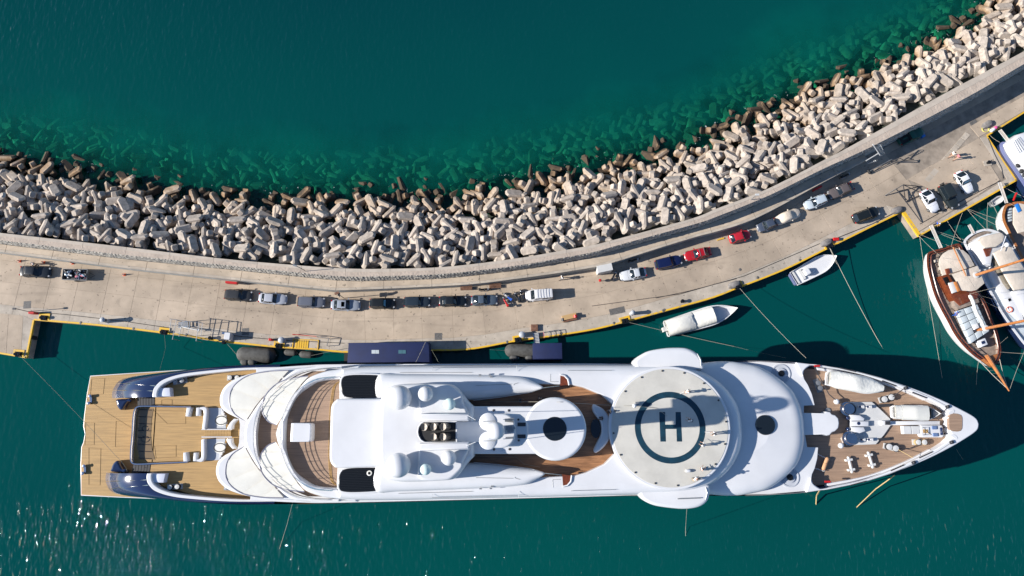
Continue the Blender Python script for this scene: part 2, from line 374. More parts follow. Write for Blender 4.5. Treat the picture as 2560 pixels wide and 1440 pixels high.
def water_mat():
    m = bpy.data.materials.new('sea_water'); m.use_nodes = True; t = m.node_tree; t.nodes.clear(); N = t.nodes.new; L = t.links.new
    out = N('ShaderNodeOutputMaterial'); at = N('ShaderNodeAttribute'); at.attribute_name = 'offshore'
    geo = N('ShaderNodeNewGeometry')
    def noise(scale, detail=3, rough=0.5, vec=None):
        n = N('ShaderNodeTexNoise'); n.inputs['Scale'].default_value = scale; n.inputs['Detail'].default_value = detail; n.inputs['Roughness'].default_value = rough
        L(vec or geo.outputs['Position'], n.inputs['Vector']); return n.outputs[0]
    def math_(op, a, b=None, c=None):
        n = N('ShaderNodeMath'); n.operation = op
        for k, v in enumerate((a, b, c)):
            if v is None: continue
            if isinstance(v, (int, float)): n.inputs[k].default_value = v
            else: L(v, n.inputs[k])
        return n.outputs[0]
    wob = math_('MULTIPLY', math_('SUBTRACT', noise(0.22, 4, 0.6), 0.5), 9.0)
    d = math_('ADD', at.outputs['Fac'], wob)
    ramp = N('ShaderNodeValToRGB'); L(math_('DIVIDE', d, 14.0), ramp.inputs[0])
    e = ramp.color_ramp.elements; e[0].position = 0.0; e[0].color = (0.08, 0.08, 0.08, 1); e[1].position = 1.0; e[1].color = (1, 1, 1, 1)
    k = e.new(0.30); k.color = (0.44, 0.44, 0.44, 1); k = e.new(0.62); k.color = (0.78, 0.78, 0.78, 1)
    # the harbour side of the breakwater is deep straight away
    harb = math_('LESS_THAN', at.outputs['Fac'], -16.0)
    opac = math_('MAXIMUM', ramp.outputs[0], harb)
    # body colour of the sea: greener over the shallow slope, deep teal beyond, large soft patches
    cr = N('ShaderNodeValToRGB'); L(math_('DIVIDE', math_('ADD', at.outputs['Fac'], math_('MULTIPLY', math_('SUBTRACT', noise(0.05, 3), 0.5), 14)), 40.0), cr.inputs[0])
    e = cr.color_ramp.elements; e[0].position = 0.0; e[0].color = (0.0004, 0.105, 0.076, 1); e[1].position = 1.0; e[1].color = (0.0003, 0.037, 0.042, 1)
    k = e.new(0.35); k.color = (0.0003, 0.052, 0.049, 1)
    lowf = noise(0.012, 2); harbc = N('ShaderNodeMix'); harbc.data_type = 'RGBA'
    L(lowf, harbc.inputs[0]); harbc.inputs[6].default_value = (0.0003, 0.039, 0.043, 1); harbc.inputs[7].default_value = (0.0003, 0.067, 0.058, 1)
    mixc = N('ShaderNodeMix'); mixc.data_type = 'RGBA'; L(harb, mixc.inputs[0]); L(cr.outputs[0], mixc.inputs[6]); L(harbc.outputs[2], mixc.inputs[7])
    dif = N('ShaderNodeBsdfDiffuse'); L(mixc.outputs[2], dif.inputs['Color'])
    trn = N('ShaderNodeBsdfTransparent'); trn.inputs['Color'].default_value = (0.22, 0.95, 0.80, 1)
    mx = N('ShaderNodeMixShader'); L(opac, mx.inputs[0]); L(trn.outputs[0], mx.inputs[1]); L(dif.outputs[0], mx.inputs[2])
    # ripples
    mp = N('ShaderNodeMapping'); L(geo.outputs['Position'], mp.inputs[0]); mp.inputs['Scale'].default_value = (1.0, 0.42, 1.0); mp.inputs['Rotation'].default_value = (0, 0, R(12))
    rip = noise(1.4, 1, 0.5, mp.outputs[0]); swell = noise(0.35, 2, 0.5, mp.outputs[0])
    # wind reaches the open water outside the yacht and the far sea, the quay keeps its lee calm
    sx = N('ShaderNodeSeparateXYZ'); L(geo.outputs['Position'], sx.inputs[0])
    mr = N('ShaderNodeMapRange'); L(math_('ADD', sx.outputs['Y'], math_('MULTIPLY', math_('SUBTRACT', noise(0.06, 3), 0.5), 16)), mr.inputs[0])
    mr.inputs['From Min'].default_value = -8.0; mr.inputs['From Max'].default_value = -16.0; mr.inputs['To Min'].default_value = 0.25; mr.inputs['To Max'].default_value = 1.0
    fm = N('ShaderNodeMapRange'); L(at.outputs['Fac'], fm.inputs[0]); fm.inputs['From Min'].default_value = 4.0; fm.inputs['From Max'].default_value = 24.0; fm.inputs['To Max'].default_value = 0.6; far = fm.outputs[0]
    amp = math_('MAXIMUM', mr.outputs[0], far)
    hgt = math_('ADD', math_('MULTIPLY', rip, amp), math_('MULTIPLY', swell, 0.5))
    bp = N('ShaderNodeBump'); bp.inputs['Strength'].default_value = 1.0; bp.inputs['Distance'].default_value = 0.50; L(hgt, bp.inputs['Height'])
    gl = N('ShaderNodeBsdfGlossy'); gl.inputs['Roughness'].default_value = 0.02; L(bp.outputs[0], gl.inputs['Normal'])
    vd = N('ShaderNodeVectorMath'); vd.operation = 'DOT_PRODUCT'; L(bp.outputs[0], vd.inputs[0]); L(geo.outputs['Incoming'], vd.inputs[1])
    fr = math_('MULTIPLY_ADD', math_('POWER', math_('SUBTRACT', 1.0, math_('MINIMUM', math_('ABSOLUTE', vd.outputs['Value']), 1.0)), 5.0), 0.98, 0.02)
    m2 = N('ShaderNodeMixShader'); L(fr, m2.inputs[0]); L(mx.outputs[0], m2.inputs[1]); L(gl.outputs[0], m2.inputs[2])
    # broken foam right at the waterline
    ab = math_('ABSOLUTE', at.outputs['Fac']); near = math_('LESS_THAN', ab, 2.2)
    foam = math_('MULTIPLY', math_('MULTIPLY', math_('GREATER_THAN', noise(1.5, 5, 0.7), 0.635), math_('GREATER_THAN', noise(0.12, 2), 0.47)), near)
    fd = N('ShaderNodeBsdfDiffuse'); fd.inputs['Color'].default_value = (0.45, 0.5, 0.5, 1)
    m3 = N('ShaderNodeMixShader'); L(math_('MULTIPLY', foam, 0.7), m3.inputs[0]); L(m2.outputs[0], m3.inputs[1]); L(fd.outputs[0], m3.inputs[2])
    L(m3.outputs[0], out.inputs['Surface'])
    return m
me.materials.append(water_mat())

# ---- breakwater: bed under the armour, then the blocks
bed = MB(); rows = []
for i in range(0, int(cE1.len), 4):
    o = cE1.at(i); n = -cE1.normal(i); t = cSH.hit(o, n) or 12.0
    rows.append([(o.x + n.x * d, o.y + n.y * d, z) for d, z in ((-0.5, -1.0), (-0.5, 3.6), (1.0, 3.2), (t, -1.6), (t + 10, -6.5), (t + 40, -14.0))])
nb = 6; bv = [v for r in rows for v in r]
bed.add(bv, [(i * nb + j, (i + 1) * nb + j, (i + 1) * nb + j + 1, i * nb + j + 1) for i in range(len(rows) - 1) for j in range(nb - 1)])
bedo = bed.build('seabed_slope', mat('dark_rubble_bed', (0.045, 0.055, 0.04), 0.95, var=0.5, scale=0.8, bump=0.6, bscale=2)); bedo['kind'] = 'structure'

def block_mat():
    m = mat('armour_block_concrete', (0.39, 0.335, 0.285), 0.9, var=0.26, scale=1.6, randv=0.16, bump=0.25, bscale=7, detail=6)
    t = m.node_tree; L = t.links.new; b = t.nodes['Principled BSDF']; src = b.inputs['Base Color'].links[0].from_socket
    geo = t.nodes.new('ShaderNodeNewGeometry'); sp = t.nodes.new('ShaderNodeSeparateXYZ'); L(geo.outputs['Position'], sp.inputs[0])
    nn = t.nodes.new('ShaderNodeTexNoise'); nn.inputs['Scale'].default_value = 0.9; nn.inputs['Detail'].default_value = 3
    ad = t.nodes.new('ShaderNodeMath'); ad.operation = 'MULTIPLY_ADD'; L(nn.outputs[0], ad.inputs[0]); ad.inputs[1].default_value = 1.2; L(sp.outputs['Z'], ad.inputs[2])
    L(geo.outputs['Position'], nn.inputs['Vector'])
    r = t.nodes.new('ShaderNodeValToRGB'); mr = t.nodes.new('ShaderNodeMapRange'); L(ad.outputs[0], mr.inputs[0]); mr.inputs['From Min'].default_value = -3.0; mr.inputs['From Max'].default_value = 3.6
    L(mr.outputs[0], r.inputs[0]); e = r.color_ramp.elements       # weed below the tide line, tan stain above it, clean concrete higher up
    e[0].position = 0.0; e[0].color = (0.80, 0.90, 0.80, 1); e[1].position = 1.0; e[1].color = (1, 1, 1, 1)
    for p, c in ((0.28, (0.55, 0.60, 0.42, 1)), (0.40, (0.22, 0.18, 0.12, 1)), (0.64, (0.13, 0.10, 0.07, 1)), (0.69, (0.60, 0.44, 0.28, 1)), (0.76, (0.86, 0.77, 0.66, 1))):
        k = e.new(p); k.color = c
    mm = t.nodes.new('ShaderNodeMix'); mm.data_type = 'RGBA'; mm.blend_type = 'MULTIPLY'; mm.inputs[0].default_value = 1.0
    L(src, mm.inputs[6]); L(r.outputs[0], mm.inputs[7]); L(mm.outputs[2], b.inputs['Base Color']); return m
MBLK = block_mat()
def block_mesh(k=1.0):
    b = MB()
    def octo(a, w, z, c=0.55):
        ax, wy = a, w; cx, cy = a * (1 - 0.42 * c) if a > w else a * 0.72, w * (1 - 0.42 * c) if w > a else w * 0.72
        return [(ax, -cy * 0.6, z), (ax, cy * 0.6, z), (cx, wy, z), (-cx, wy, z), (-ax, cy * 0.6, z), (-ax, -cy * 0.6, z), (-cx, -wy, z), (cx, -wy, z)]
    b.loft([octo(0.50, 1.16, -1.26), octo(0.66, 1.42, -0.98), octo(0.45, 0.50, -0.14), octo(0.50, 0.45, 0.14), octo(1.42, 0.66, 0.98), octo(1.16, 0.50, 1.26)])
    for sgn in (1, -1):
        rings = []
        for d, h in ((0.1, 0.58), (0.45, 0.54), (1.34, 0.42), (1.41, 0.36)):
            q = [(h, -h * .66), (h, h * .66), (h * .66, h), (-h * .66, h), (-h, h * .66), (-h, -h * .66), (-h * .66, -h), (h * .66, -h)]
            rings.append([(x, sgn * d, z + 0.12) for x, z in (q if sgn < 0 else q[::-1])])
        b.loft(rings)
    b.v = [(x * k, y * k, z * k) for x, y, z in b.v]
    return b
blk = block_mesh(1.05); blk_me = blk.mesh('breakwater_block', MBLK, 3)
cands = []; grid = {}
def far_enough(x, y, layer, r):
    gx, gy = int(x // 3), int(y // 3)
    for i in (-1, 0, 1):
        for j in (-1, 0, 1):
            for (a, b_) in grid.get((gx + i, gy + j, layer), ()):
                if (a - x) ** 2 + (b_ - y) ** 2 < r * r: return False
    grid.setdefault((gx, gy, layer), []).append((x, y)); return True
shore_at = [(-cE1.normal(i), cSH.hit(cE1.at(i), -cE1.normal(i)) or 12.0) for i in range(int(cE1.len) + 1)]
for layer, spacing, tries in ((0, 2.1, 36000), (1, 2.2, 15000)):
    for _ in range(tries):
        s = rnd.uniform(0, cE1.len - 1); o = cE1.at(s); n, t = shore_at[int(s)]
        d = rnd.uniform(0.9 if layer == 0 else 1.2, t + (9.5 if layer == 0 else -2.5)); x, y = o.x + n.x * d, o.y + n.y * d
        if not far_enough(x, y, layer, spacing): continue
        top = 4.75 if layer == 0 else 3.75
        if d < t: z = top - (top + 0.2) * (d / t) ** 1.12 + rnd.uniform(-0.3, 0.35)
        else: z = -0.5 - (d - t) * 0.42 + rnd.uniform(-0.35, 0.45)
        cands.append((layer, s, d, t, Vector((x, y, z))))
def rand_rot():
    e = Vector([rnd.gauss(0, 1) for _ in range(3)]); 
    from mathutils import Euler
    return Euler((rnd.choice((0.45, 0.85, 0.95, 1.1)) * rnd.choice((-1, 1)) + rnd.uniform(-.2, .2), rnd.uniform(-0.4, 0.4), rnd.uniform(0, 2 * math.pi)))
dry = sorted([c for c in cands if c[0] == 0 and c[4].z > 0.6 and -92 < c[4].x < 92], key=lambda c: c[4].x ** 2 + (c[4].y) ** 2 - c[4].z * 30)
chosen = set(id(c) for c in dry[:300]); rest = MB(); BLOCKS = []
for c in cands:
    rot = rand_rot()
    if id(c) in chosen:
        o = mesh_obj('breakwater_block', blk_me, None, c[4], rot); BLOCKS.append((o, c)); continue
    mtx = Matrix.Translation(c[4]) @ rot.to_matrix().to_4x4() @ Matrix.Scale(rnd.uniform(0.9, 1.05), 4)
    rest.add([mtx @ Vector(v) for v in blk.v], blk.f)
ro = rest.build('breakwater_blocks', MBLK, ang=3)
tag(ro, 'remaining interlocking concrete blocks of the breakwater, dry and sunk along the waterline', None, None, 'stuff')

# ---- sea wall
wall = thing('sea_wall', 'long curving concrete sea wall with rough stone inner face between the blocks and the quay', 'sea wall')
M['walltop'] = mat('wall_top_concrete', (0.43, 0.37, 0.305), 0.9, var=0.12, scale=0.7, randv=0.05, detail=6)
def stamp_mat():
    m = mat('stamped_concrete', (0.42, 0.345, 0.28), 0.9, var=0.15, scale=0.6); t = m.node_tree; L = t.links.new; b = t.nodes['Principled BSDF']
    geo = t.nodes.new('ShaderNodeNewGeometry'); v = t.nodes.new('ShaderNodeTexVoronoi'); v.feature = 'DISTANCE_TO_EDGE'; v.inputs['Scale'].default_value = 1.8; L(geo.outputs['Position'], v.inputs['Vector'])
    bp = t.nodes.new('ShaderNodeBump'); bp.inputs['Strength'].default_value = 1.0; bp.inputs['Distance'].default_value = 0.05; L(v.outputs['Distance'], bp.inputs['Height']); L(bp.outputs[0], b.inputs['Normal']); return m
M['stamp'] = stamp_mat()
def cross(s):
    o = cE1.at(s); n = cE1.normal(s); t2 = cE2.hit(o, n) or 1.6
    return o, n, t2
body = MB(); rings = []
N_ = int(cE1.len / 2)
for i in range(N_ + 1):
    s = cE1.len * i / N_; o, n, t2 = cross(s)
    rings.append([(o.x + n.x * d, o.y + n.y * d, z) for d, z in ((0.03, -2), (0.03, ZW - 0.12), (t2 - 0.03, ZW - 0.12), (t2 + 0.50, 1.2), (t2 + 0.50, -2))])
body.add([v for r in rings for v in r], [(i * 5 + j, i * 5 + (j + 1) % 5, (i + 1) * 5 + (j + 1) % 5, (i + 1) * 5 + j) for i in range(N_) for j in range(5)])
body.build('wall_body', M['terrface'], wall)
s = 0.0; k = 0
while s < cE1.len - 1:                                           # coping panels with open joints, a plain kerb strip and the stamped strip
    e = min(cE1.len, s + 6.9); c1, c2 = MB(), MB(); R1, R2 = [], []
    for i in range(5):
        o, n, t2 = cross(s + 0.02 + (e - s - 0.04) * i / 4); q = 0.42 * t2
        R1.append([(o.x + n.x * d, o.y + n.y * d, z) for d, z in ((0, ZW - 0.12), (0, ZW), (q, ZW), (q, ZW - 0.12))])
        R2.append([(o.x + n.x * d, o.y + n.y * d, z) for d, z in ((q, ZW - 0.12), (q, ZW - 0.025), (t2, ZW - 0.025), (t2, ZW - 0.12))])
    c1.loft(R1); c2.loft(R2); c1.build('coping_panel', M['walltop'], wall); c2.build('stamped_panel', M['stamp'], wall); s = e; k += 1
st = MB()                                                        # rough stones of the inner face
M['stone'] = mat('pale_wall_stone', (0.46, 0.43, 0.38), 0.9, var=0.35, scale=2.0)
s = 0.0
while s < cE1.len:
    o, n, t2 = cross(s); e = Vector((-n.y, n.x)); terr = o.x < W(2185, 372, ZT)[0]
    z = (ZT if terr else ZQ) + 0.1
    while z < ZW - 0.42:
        f = (ZW - z) / (ZW - 1.2); off = t2 + 0.50 * f - 0.03
        sz = rnd.uniform(0.34, 0.56); c = o + n * off + e * rnd.uniform(-0.12, 0.12)
        a = math.atan2(e.y, e.x) + rnd.uniform(-.2, .2)
        st.box((c.x, c.y, z), (sz, rnd.uniform(0.12, 0.22), rnd.uniform(0.28, 0.36)), a, rnd.uniform(.6, .85)); z += rnd.uniform(0.36, 0.46)
    s += 0.5
st.build('wall_stones', M['stone'], wall, kind='stuff')

# ---- terrace (raised walk below the wall)
terr = MB(); tr = []
nT = int(cE4.len / 2)
def terr_inner(p, n):
    t = cE2.hit(p, -n); return (t or 3.0) - 0.3
for i in range(nT + 1):
    s = cE4.len * i / nT; p = cE4.at(s); n = cE4.normal(s); t = terr_inner(p, n)
    tr.append([(p.x + n.x * d, p.y + n.y * d, z) for d, z in ((0.0, -1.0), (0.0, ZT - 0.10), (-t, ZT - 0.10), (-t, -1.0))])
terr.loft(tr); to = terr.build('terrace', M['terrface']); to['kind'] = 'structure'
s = 0.0
while s < cE4.len - 1:
    e = min(cE4.len, s + 7.6); c = MB(); kk = MB(); R1, R2 = [], []
    for i in range(5):
        q = s + 0.03 + (e - s - 0.06) * i / 4; p = cE4.at(q); n = cE4.normal(q); t = terr_inner(p, n)
        R1.append([(p.x - n.x * d, p.y - n.y * d, z) for d, z in ((0.36, ZT - 0.10), (0.36, ZT), (t, ZT), (t, ZT - 0.10))][::-1])
        R2.append([(p.x - n.x * d, p.y - n.y * d, z) for d, z in ((-0.05, ZT - 0.16), (-0.05, ZT + 0.03), (0.34, ZT + 0.03), (0.34, ZT - 0.16))][::-1])
    c.loft(R1); c.build('slab', M['terr'], to); kk.loft(R2); kk.build('edge_stone', M['conc2'], to); s = e

# ---- quay body, slabs, yellow edge
PIER_L = WL([(85,800),(66,895),(0,884),(-70,873),(-220,848)], ZQ)
PLAT_R = WL([(2255,530),(2297,591),(2542,451),(2468,340),(2560,282),(2760,160)], ZQ)
outer = [tuple(p) for p in PIER_L[::-1]] + [tuple(p) for p in Curve(E6w, 2).p][1:] + [tuple(p) for p in PLAT_R[1:]]
innerp = [tuple(p) for p in Curve(WL([(-220, 560), (0, 600), (300, 640), (560, 668), (860, 695), (1114, 688), (1380, 655), (1545, 620), (1780, 552), (1919, 497), (2058, 430), (2215, 362), (2423, 245), (2560, 172), (2760, 60)], ZQ), 4).p]
NOT = [(111, 795), (41, 889), (411, 831), (698, 866), (1292, 851), (1562, 803), (1850, 716), (2078, 615)]      # bollard recesses on the edge
quay = MB(); quay.prism(outer + innerp[::-1], -3.0, ZQ - 0.03)
qo = quay.build('quay', M['concbase']); qo['kind'] = 'structure'
cIN = Curve([(p[0], p[1]) for p in [tuple(q) for q in cE4.p[::3]]] + WL([(2190, 386), (2218, 366), (2423, 252), (2560, 176), (2760, 64)], ZQ))
FR = [0.0, 0.10, 0.44, 0.80, 1.0]
def quad_slab(a, b, c, d, m, g=0.016, name='slab', z=ZQ, th=0.09, par=None):
    p = ccw([a, b, c, d]); p = inset(p, g / 2); bb = MB(); bb.slab(p, z - th, z, 0.02, 1); return bb.build(name, m, par or qo)
s = 3.0; prev = None; row = 0
lim = W(2250, 500, ZQ)[0]
while s < cIN.len - 2:
    p = cIN.at(s); n = cIN.normal(s); t = cOUT.hit(p, n)
    if t is None: s += 4.2; prev = None; continue
    cur = [(p.x + n.x * t * f, p.y + n.y * t * f) for f in FR]
    if prev:
        for j in range(4):
            if p.x > lim and j > 0: continue
            if j == 3:
                quad_slab(prev[j], cur[j], cur[j + 1], prev[j + 1], M['conc2'])
            else: quad_slab(prev[j], cur[j], cur[j + 1], prev[j + 1], M['conc'])
    prev = cur; s += 4.6 + rnd.uniform(-.4, .4)
NP = [0]
def patch(px, m=None, **k):
    NP[0] += 1; z = ZQ + 0.005 + 0.004 * NP[0] % 0.03; return quad_slab(*WL(px, z), m or M['conc'], z=z, **k)
for q in [[(-60,778),(22,785),(15,886),(-60,874)], [(22,785),(58,789),(52,893),(15,887)], [(-150,770),(-60,778),(-60,874),(-150,860)]]: patch(q)
patch([(58,789),(84,800),(66,894),(52,892)], M['conc2'])
for q in [[(2258,524),(2340,478),(2372,532),(2296,580)], [(2340,478),(2420,432),(2448,486),(2372,532)], [(2420,432),(2470,402),(2500,450),(2448,486)],
          [(2180,500),(2270,448),(2305,500),(2256,528)], [(2270,448),(2330,412),(2388,450),(2340,478),(2305,500)][:4], [(2330,414),(2400,372),(2440,420),(2384,452)], [(2400,372),(2448,345),(2488,396),(2440,420)]]: patch(q)
patch([(2296,582),(2297,592),(2541,452),(2532,438)], M['conc2']); patch([(2450,345),(2466,340),(2540,452),(2520,452)], M['conc2'])
patch([(2448,343),(2560,278),(2560,240),(2425,316)]); patch([(2560,278),(2700,198),(2700,160),(2560,240)])
for i in range(8):                                             # row of paving slabs crossing the quay head
    a = (2310 + 104 * i / 8.0, 449 - 120 * i / 8.0); b = (2310 + 104 * (i + 1) / 8.0, 449 - 120 * (i + 1) / 8.0)
    quad_slab(*WL([a, b, (b[0] + 13, b[1] + 8), (a[0] + 13, a[1] + 8)], ZQ + 0.012), M['conc2'], 0.08, 'paving_slab', ZQ + 0.012, 0.06)
def edge_strip(pts, wd=0.21, name='yellow_edge'):
    """painted kerb along the quay edge"""
    c = [Vector(p) for p in pts]; b = MB(); rr = []
    for i, p in enumerate(c):
        d = (c[min(i + 1, len(c) - 1)] - c[max(i - 1, 0)]).normalized(); n = Vector((d.y, -d.x))
        rr.append([(p.x + n.x * q, p.y + n.y * q, z) for q, z in ((-wd, ZQ - 0.02), (-wd, ZQ + 0.035), (0.05, ZQ + 0.035), (0.05, ZQ - 0.35))])
    b.loft(rr); return b.build(name, M['yellow'], qo)
edge_strip([tuple(p) for p in Curve(E6w, 1.5).p]); edge_strip(PIER_L[::-1][:4]); edge_strip([PIER_L[1], PIER_L[0]])
edge_strip(PLAT_R[:2], 0.5); edge_strip(PLAT_R[1:3]); edge_strip(PLAT_R[2:4]); edge_strip(PLAT_R[3:])
# drain covers, plates and chamber lids set in the quay
for px, py, sx, sy, a, nm in ((68, 762, 1.2, 1.2, 3, 'drain_cover'), (614, 829, 1.1, 1.1, 3, 'drain_cover'), (1096, 841, 1.2, 1.1, 0, 'drain_cover'), (2436, 310, 1.25, 1.25, 32, 'drain_cover'), (1543, 777, 2.5, 1.0, 12, 'chamber_lid')):
    x, y = W(px, py, ZQ); b = MB(); b.slab(rrect(x, y, sx, sy, 0.05, R(a)), ZQ - 0.05, ZQ + 0.012, 0.01, 1); b.build(nm, M['manhole'], qo)
for px, py in ((202, 807), (334, 822), (466, 837), (560, 850), (730, 864), (1268, 855), (1403, 834), (1535, 808), (1661, 775), (1894, 694), (2000, 650), (2193, 555), (1850, 674), (1658, 777)):
    x, y = W(px, py, ZQ); b = MB(); b.lathe((x, y, ZQ - 0.03), ((0.24, 0), (0.24, 0.05), (0.17, 0.09), (0.02, 0.09)), 12); b.build('deck_fitting', M['manhole'], qo)
# ================================================================ THE LARGE YACHT
AX0, AX1 = Vector(W(205, 1089, 1.6)), Vector(W(2447, 1060, 10.5))
ax = (AX1 - AX0).normalized(); an = Vector((-ax.y, ax.x))
def mir(p):
    q = Vector((p[0], p[1])) - AX0; return tuple(Vector((p[0], p[1])) - an * (2 * q.dot(an)))
def onaxis(p):
    q = Vector((p[0], p[1])) - AX0; return tuple(AX0 + ax * q.dot(ax))
def half(px, z, n=6, close=True, sp=True):
    """open curve on the port side in photo points -> whole symmetric loop"""
    p = WL(px, z)
    if sp: p = spline(p, n)
    k = next((i for i, q in enumerate(p) if (Vector(q[:2]) - AX0).dot(an) <= 0.02), None)
    if k is not None and k > 0: p = p[:k] + [onaxis(p[k])]
    elif k == 0: p = [onaxis(p[0])] + [q for q in p[1:] if (Vector(q[:2]) - AX0).dot(an) > 0.02]
    return [tuple(q) for q in p] + [mir(q) for q in reversed(p)]
def AL(d, h=0.0): p = AX0 + ax * d + an * h; return p
yacht = thing('superyacht', 'huge white motor yacht with helipad, teak decks and navy hull moored along the quay', 'yacht')
def Y(mb, name, m, parent=None, **k): return mb.build(name, m, parent or yacht, **k)
Wh = M['white']
# ---- hull (stations along the port edge: photo x, photo y of the sheer, height there)
ST = [(330,948,1.2),(392,935,1.4),(400,933,4.3),(434,929,4.8),(485,923,5.3),(592,914,6.0),(699,911,6.3),(860,909,6.4),(1060,908,6.4),(1300,908,6.5),(1560,908,6.8),(1680,906,9.0),(1760,904,10.8),(1830,902,10.9),(1900,902.5,10.9),(1990,906,10.9),(2080,918,10.9),(2160,934,10.9),(2240,957,10.9),(2310,982,10.9),(2370,1008,10.9),(2410,1028,10.9),(2433,1043,10.9),(2444,1053,10.9),(2447,1060,10.9)]
hull = MB(); rings = []
AXpt = lambda d, b, z: (AX0.x + ax.x * d + an.x * b, AX0.y + ax.y * d + an.y * b, z)
SHE = []
for px, py, z in spline(ST, 4):
    q = Vector(W(px, py, z)) - AX0; SHE.append((q.dot(ax), max(0.02, q.dot(an)), z))
Lb = SHE[-1][0]
for d, b, z in SHE:
    f = max(0.0, (d - 85) / (Lb - 85)); rake = 9.0 * f ** 3
    kb = 0.97 - 0.45 * f ** 1.3; ring = []
    sec = ((z, 1.0, 0), (z * 0.55 + 0.2, 1 - (1 - kb) * 0.45, rake * 0.4), (0.25, kb, rake * 0.9), (-0.8, kb * 0.86, rake), (-2.2, kb * 0.3, rake * 1.1))
    for zz, k, rk in sec: ring.append(AXpt(d - rk, b * k, zz))
    for zz, k, rk in reversed(sec): ring.append(AXpt(d - rk, -b * k, zz))
    rings.append(ring)
hull.loft(rings, False, False, closed=False); hull.add(rings[0], [tuple(range(10))[::-1]]); Y(hull, 'hull', M['navy'], ang=50)

def curve_world(px, z, n=6): return [Vector((x, y, z)) for x, y in spline(WL(px, z), n)]
def ringpoly(outer_px, inner_px, z, n=6):
    o = half(outer_px, z, n); i = half(inner_px, z, n); return o + i[::-1]
b = MB(); gp = [(640,922),(700,917.5),(770,913),(860,910.5),(1300,909),(1600,909),(1700,910)]; zg = 6.6
for mm in (1, -1):
    f = (lambda p: p) if mm > 0 else mir
    q = [f(p) for p in spline(WL(gp, zg), 4)] + [f(W(x, y + 14, zg)) for x, y in reversed(gp)]; b.slab(q, 5.6, zg, 0.06, 2)
Y(b, 'side_gunwale', Wh)
# ---- swim platform
P = WL([(226,941),(218,985),(211,1040),(209,1066),(213,1085),(209,1106),(204,1118),(202,1160),(203,1237),(300,1242),(434,1247),(560,1250),(560,922),(434,927.5),(330,934)], 1.6)
b = MB(); b.slab(P, 0.7, 1.6, 0.06, 2); Y(b, 'swim_platform', M['teak'])
b = MB(); b.slab(inset(ccw(clean(P)), -0.14), 0.5, 1.5, 0.1, 2); Y(b, 'platform_edge', Wh)
M['louvre'] = mat('dark_louvre', (0.022, 0.024, 0.026), 0.25, metal=0.5); M['seam'] = mat('teak_caulking', (0.22, 0.14, 0.06), 0.8)
for z_, quad_ in ((1.6, [(290,1053),(330,1053),(328,1117),(288,1117)]), (1.6, [(214,1056),(236,1057),(235,1112),(212,1112)]), (1.6, [(222,1120),(252,1121),(250,1213),(222,1212)]), (1.6, [(229,948),(262,946),(258,985),(226,986)]),
                  (4.4, [(384,1026),(464,1027),(464,1059),(418,1059)]), (4.4, [(386,1115),(440,1113),(440,1142),(390,1146)]), (4.4, [(404,1000),(430,999),(430,1012),(404,1013)])):
    b = MB(); q = [W3(x, y, z_ + .012) for x, y in quad_]; b.tube(q + [q[0]], .022, 4); Y(b, 'hatch_seam', M['seam'])
# ---- main deck
zM = 4.4
b = MB(); b.slab(half([(520,1040),(388,1016.5),(388,993),(420,962),(500,938),(600,926),(760,919),(1000,916)][1:], zM, sp=False), 1.7, zM, 0.03, 1); Y(b, 'main_deck', M['teak'])
# pool terrace, its rounded transparent rim and the dark glass strip
b = MB(); b.slab(half([(337,1090),(335,1050),(338,1024),(345,1018),(392,1017)], zM, sp=False), 1.7, zM, 0.05, 1); Y(b, 'pool_terrace', M['teak'])
rim_px = [(478,1017.5),(420,1016.5),(360,1015.5),(343,1018),(336,1028),(333,1050),(331,1085)]
po = [Vector((x, y, zM + 0.75)) for x, y in half(rim_px, zM + 0.75, 4)]
for k, (dz, r, m) in enumerate(((0.0, 0.16, M['chrome']), (-0.35, 0.13, M['navy']))):
    b = MB(); b.tube([p + Vector((0, 0, dz)) for p in po], r, 6); Y(b, 'pool_rim_rail', m)
b = MB(); b.loft([[(p.x, p.y, z) for p in po] for z in (1.7, zM + 0.6)], False, False, closed=False); Y(b, 'pool_front_wall', Wh)
gs = WL([(346,1021),(384,1021),(379,1050),(377,1087),(380,1122),(388,1149),(350,1149),(343,1120),(340,1087),(342,1050)], zM)
b = MB(); b.prism(gs, zM - 0.05, zM + 0.03); g = Y(b, 'pool_glass_strip', mat('smoked_brown_glass', (0.20, 0.14, 0.08), 0.25))
for i in range(8):
    x0 = 347 - (2 if 2 < i < 6 else 0); y0 = 1024 + i * 17.3; x1, y1 = x0 + 31, y0 + 1.5
    bb = MB(); bb.tube([W3(x0, y0, zM + 0.07), W3(x1, y1, zM + 0.07)], 0.05, 4); Y(bb, 'cross_bar', M['darksteel'], g)
for cx, cy, rr in ((363, 1071, 8), (363, 1098, 10)):            # pale curved lines drawn under the glass
    bb = MB(); bb.tube([Vector((*W(cx + rr * math.cos(t), cy + rr * 0.75 * math.sin(t), zM + 0.05), zM + 0.05)) for t in [i * math.pi / 10 for i in range(19)]], 0.05, 4); Y(bb, 'inlay', M['darksteel'], g)
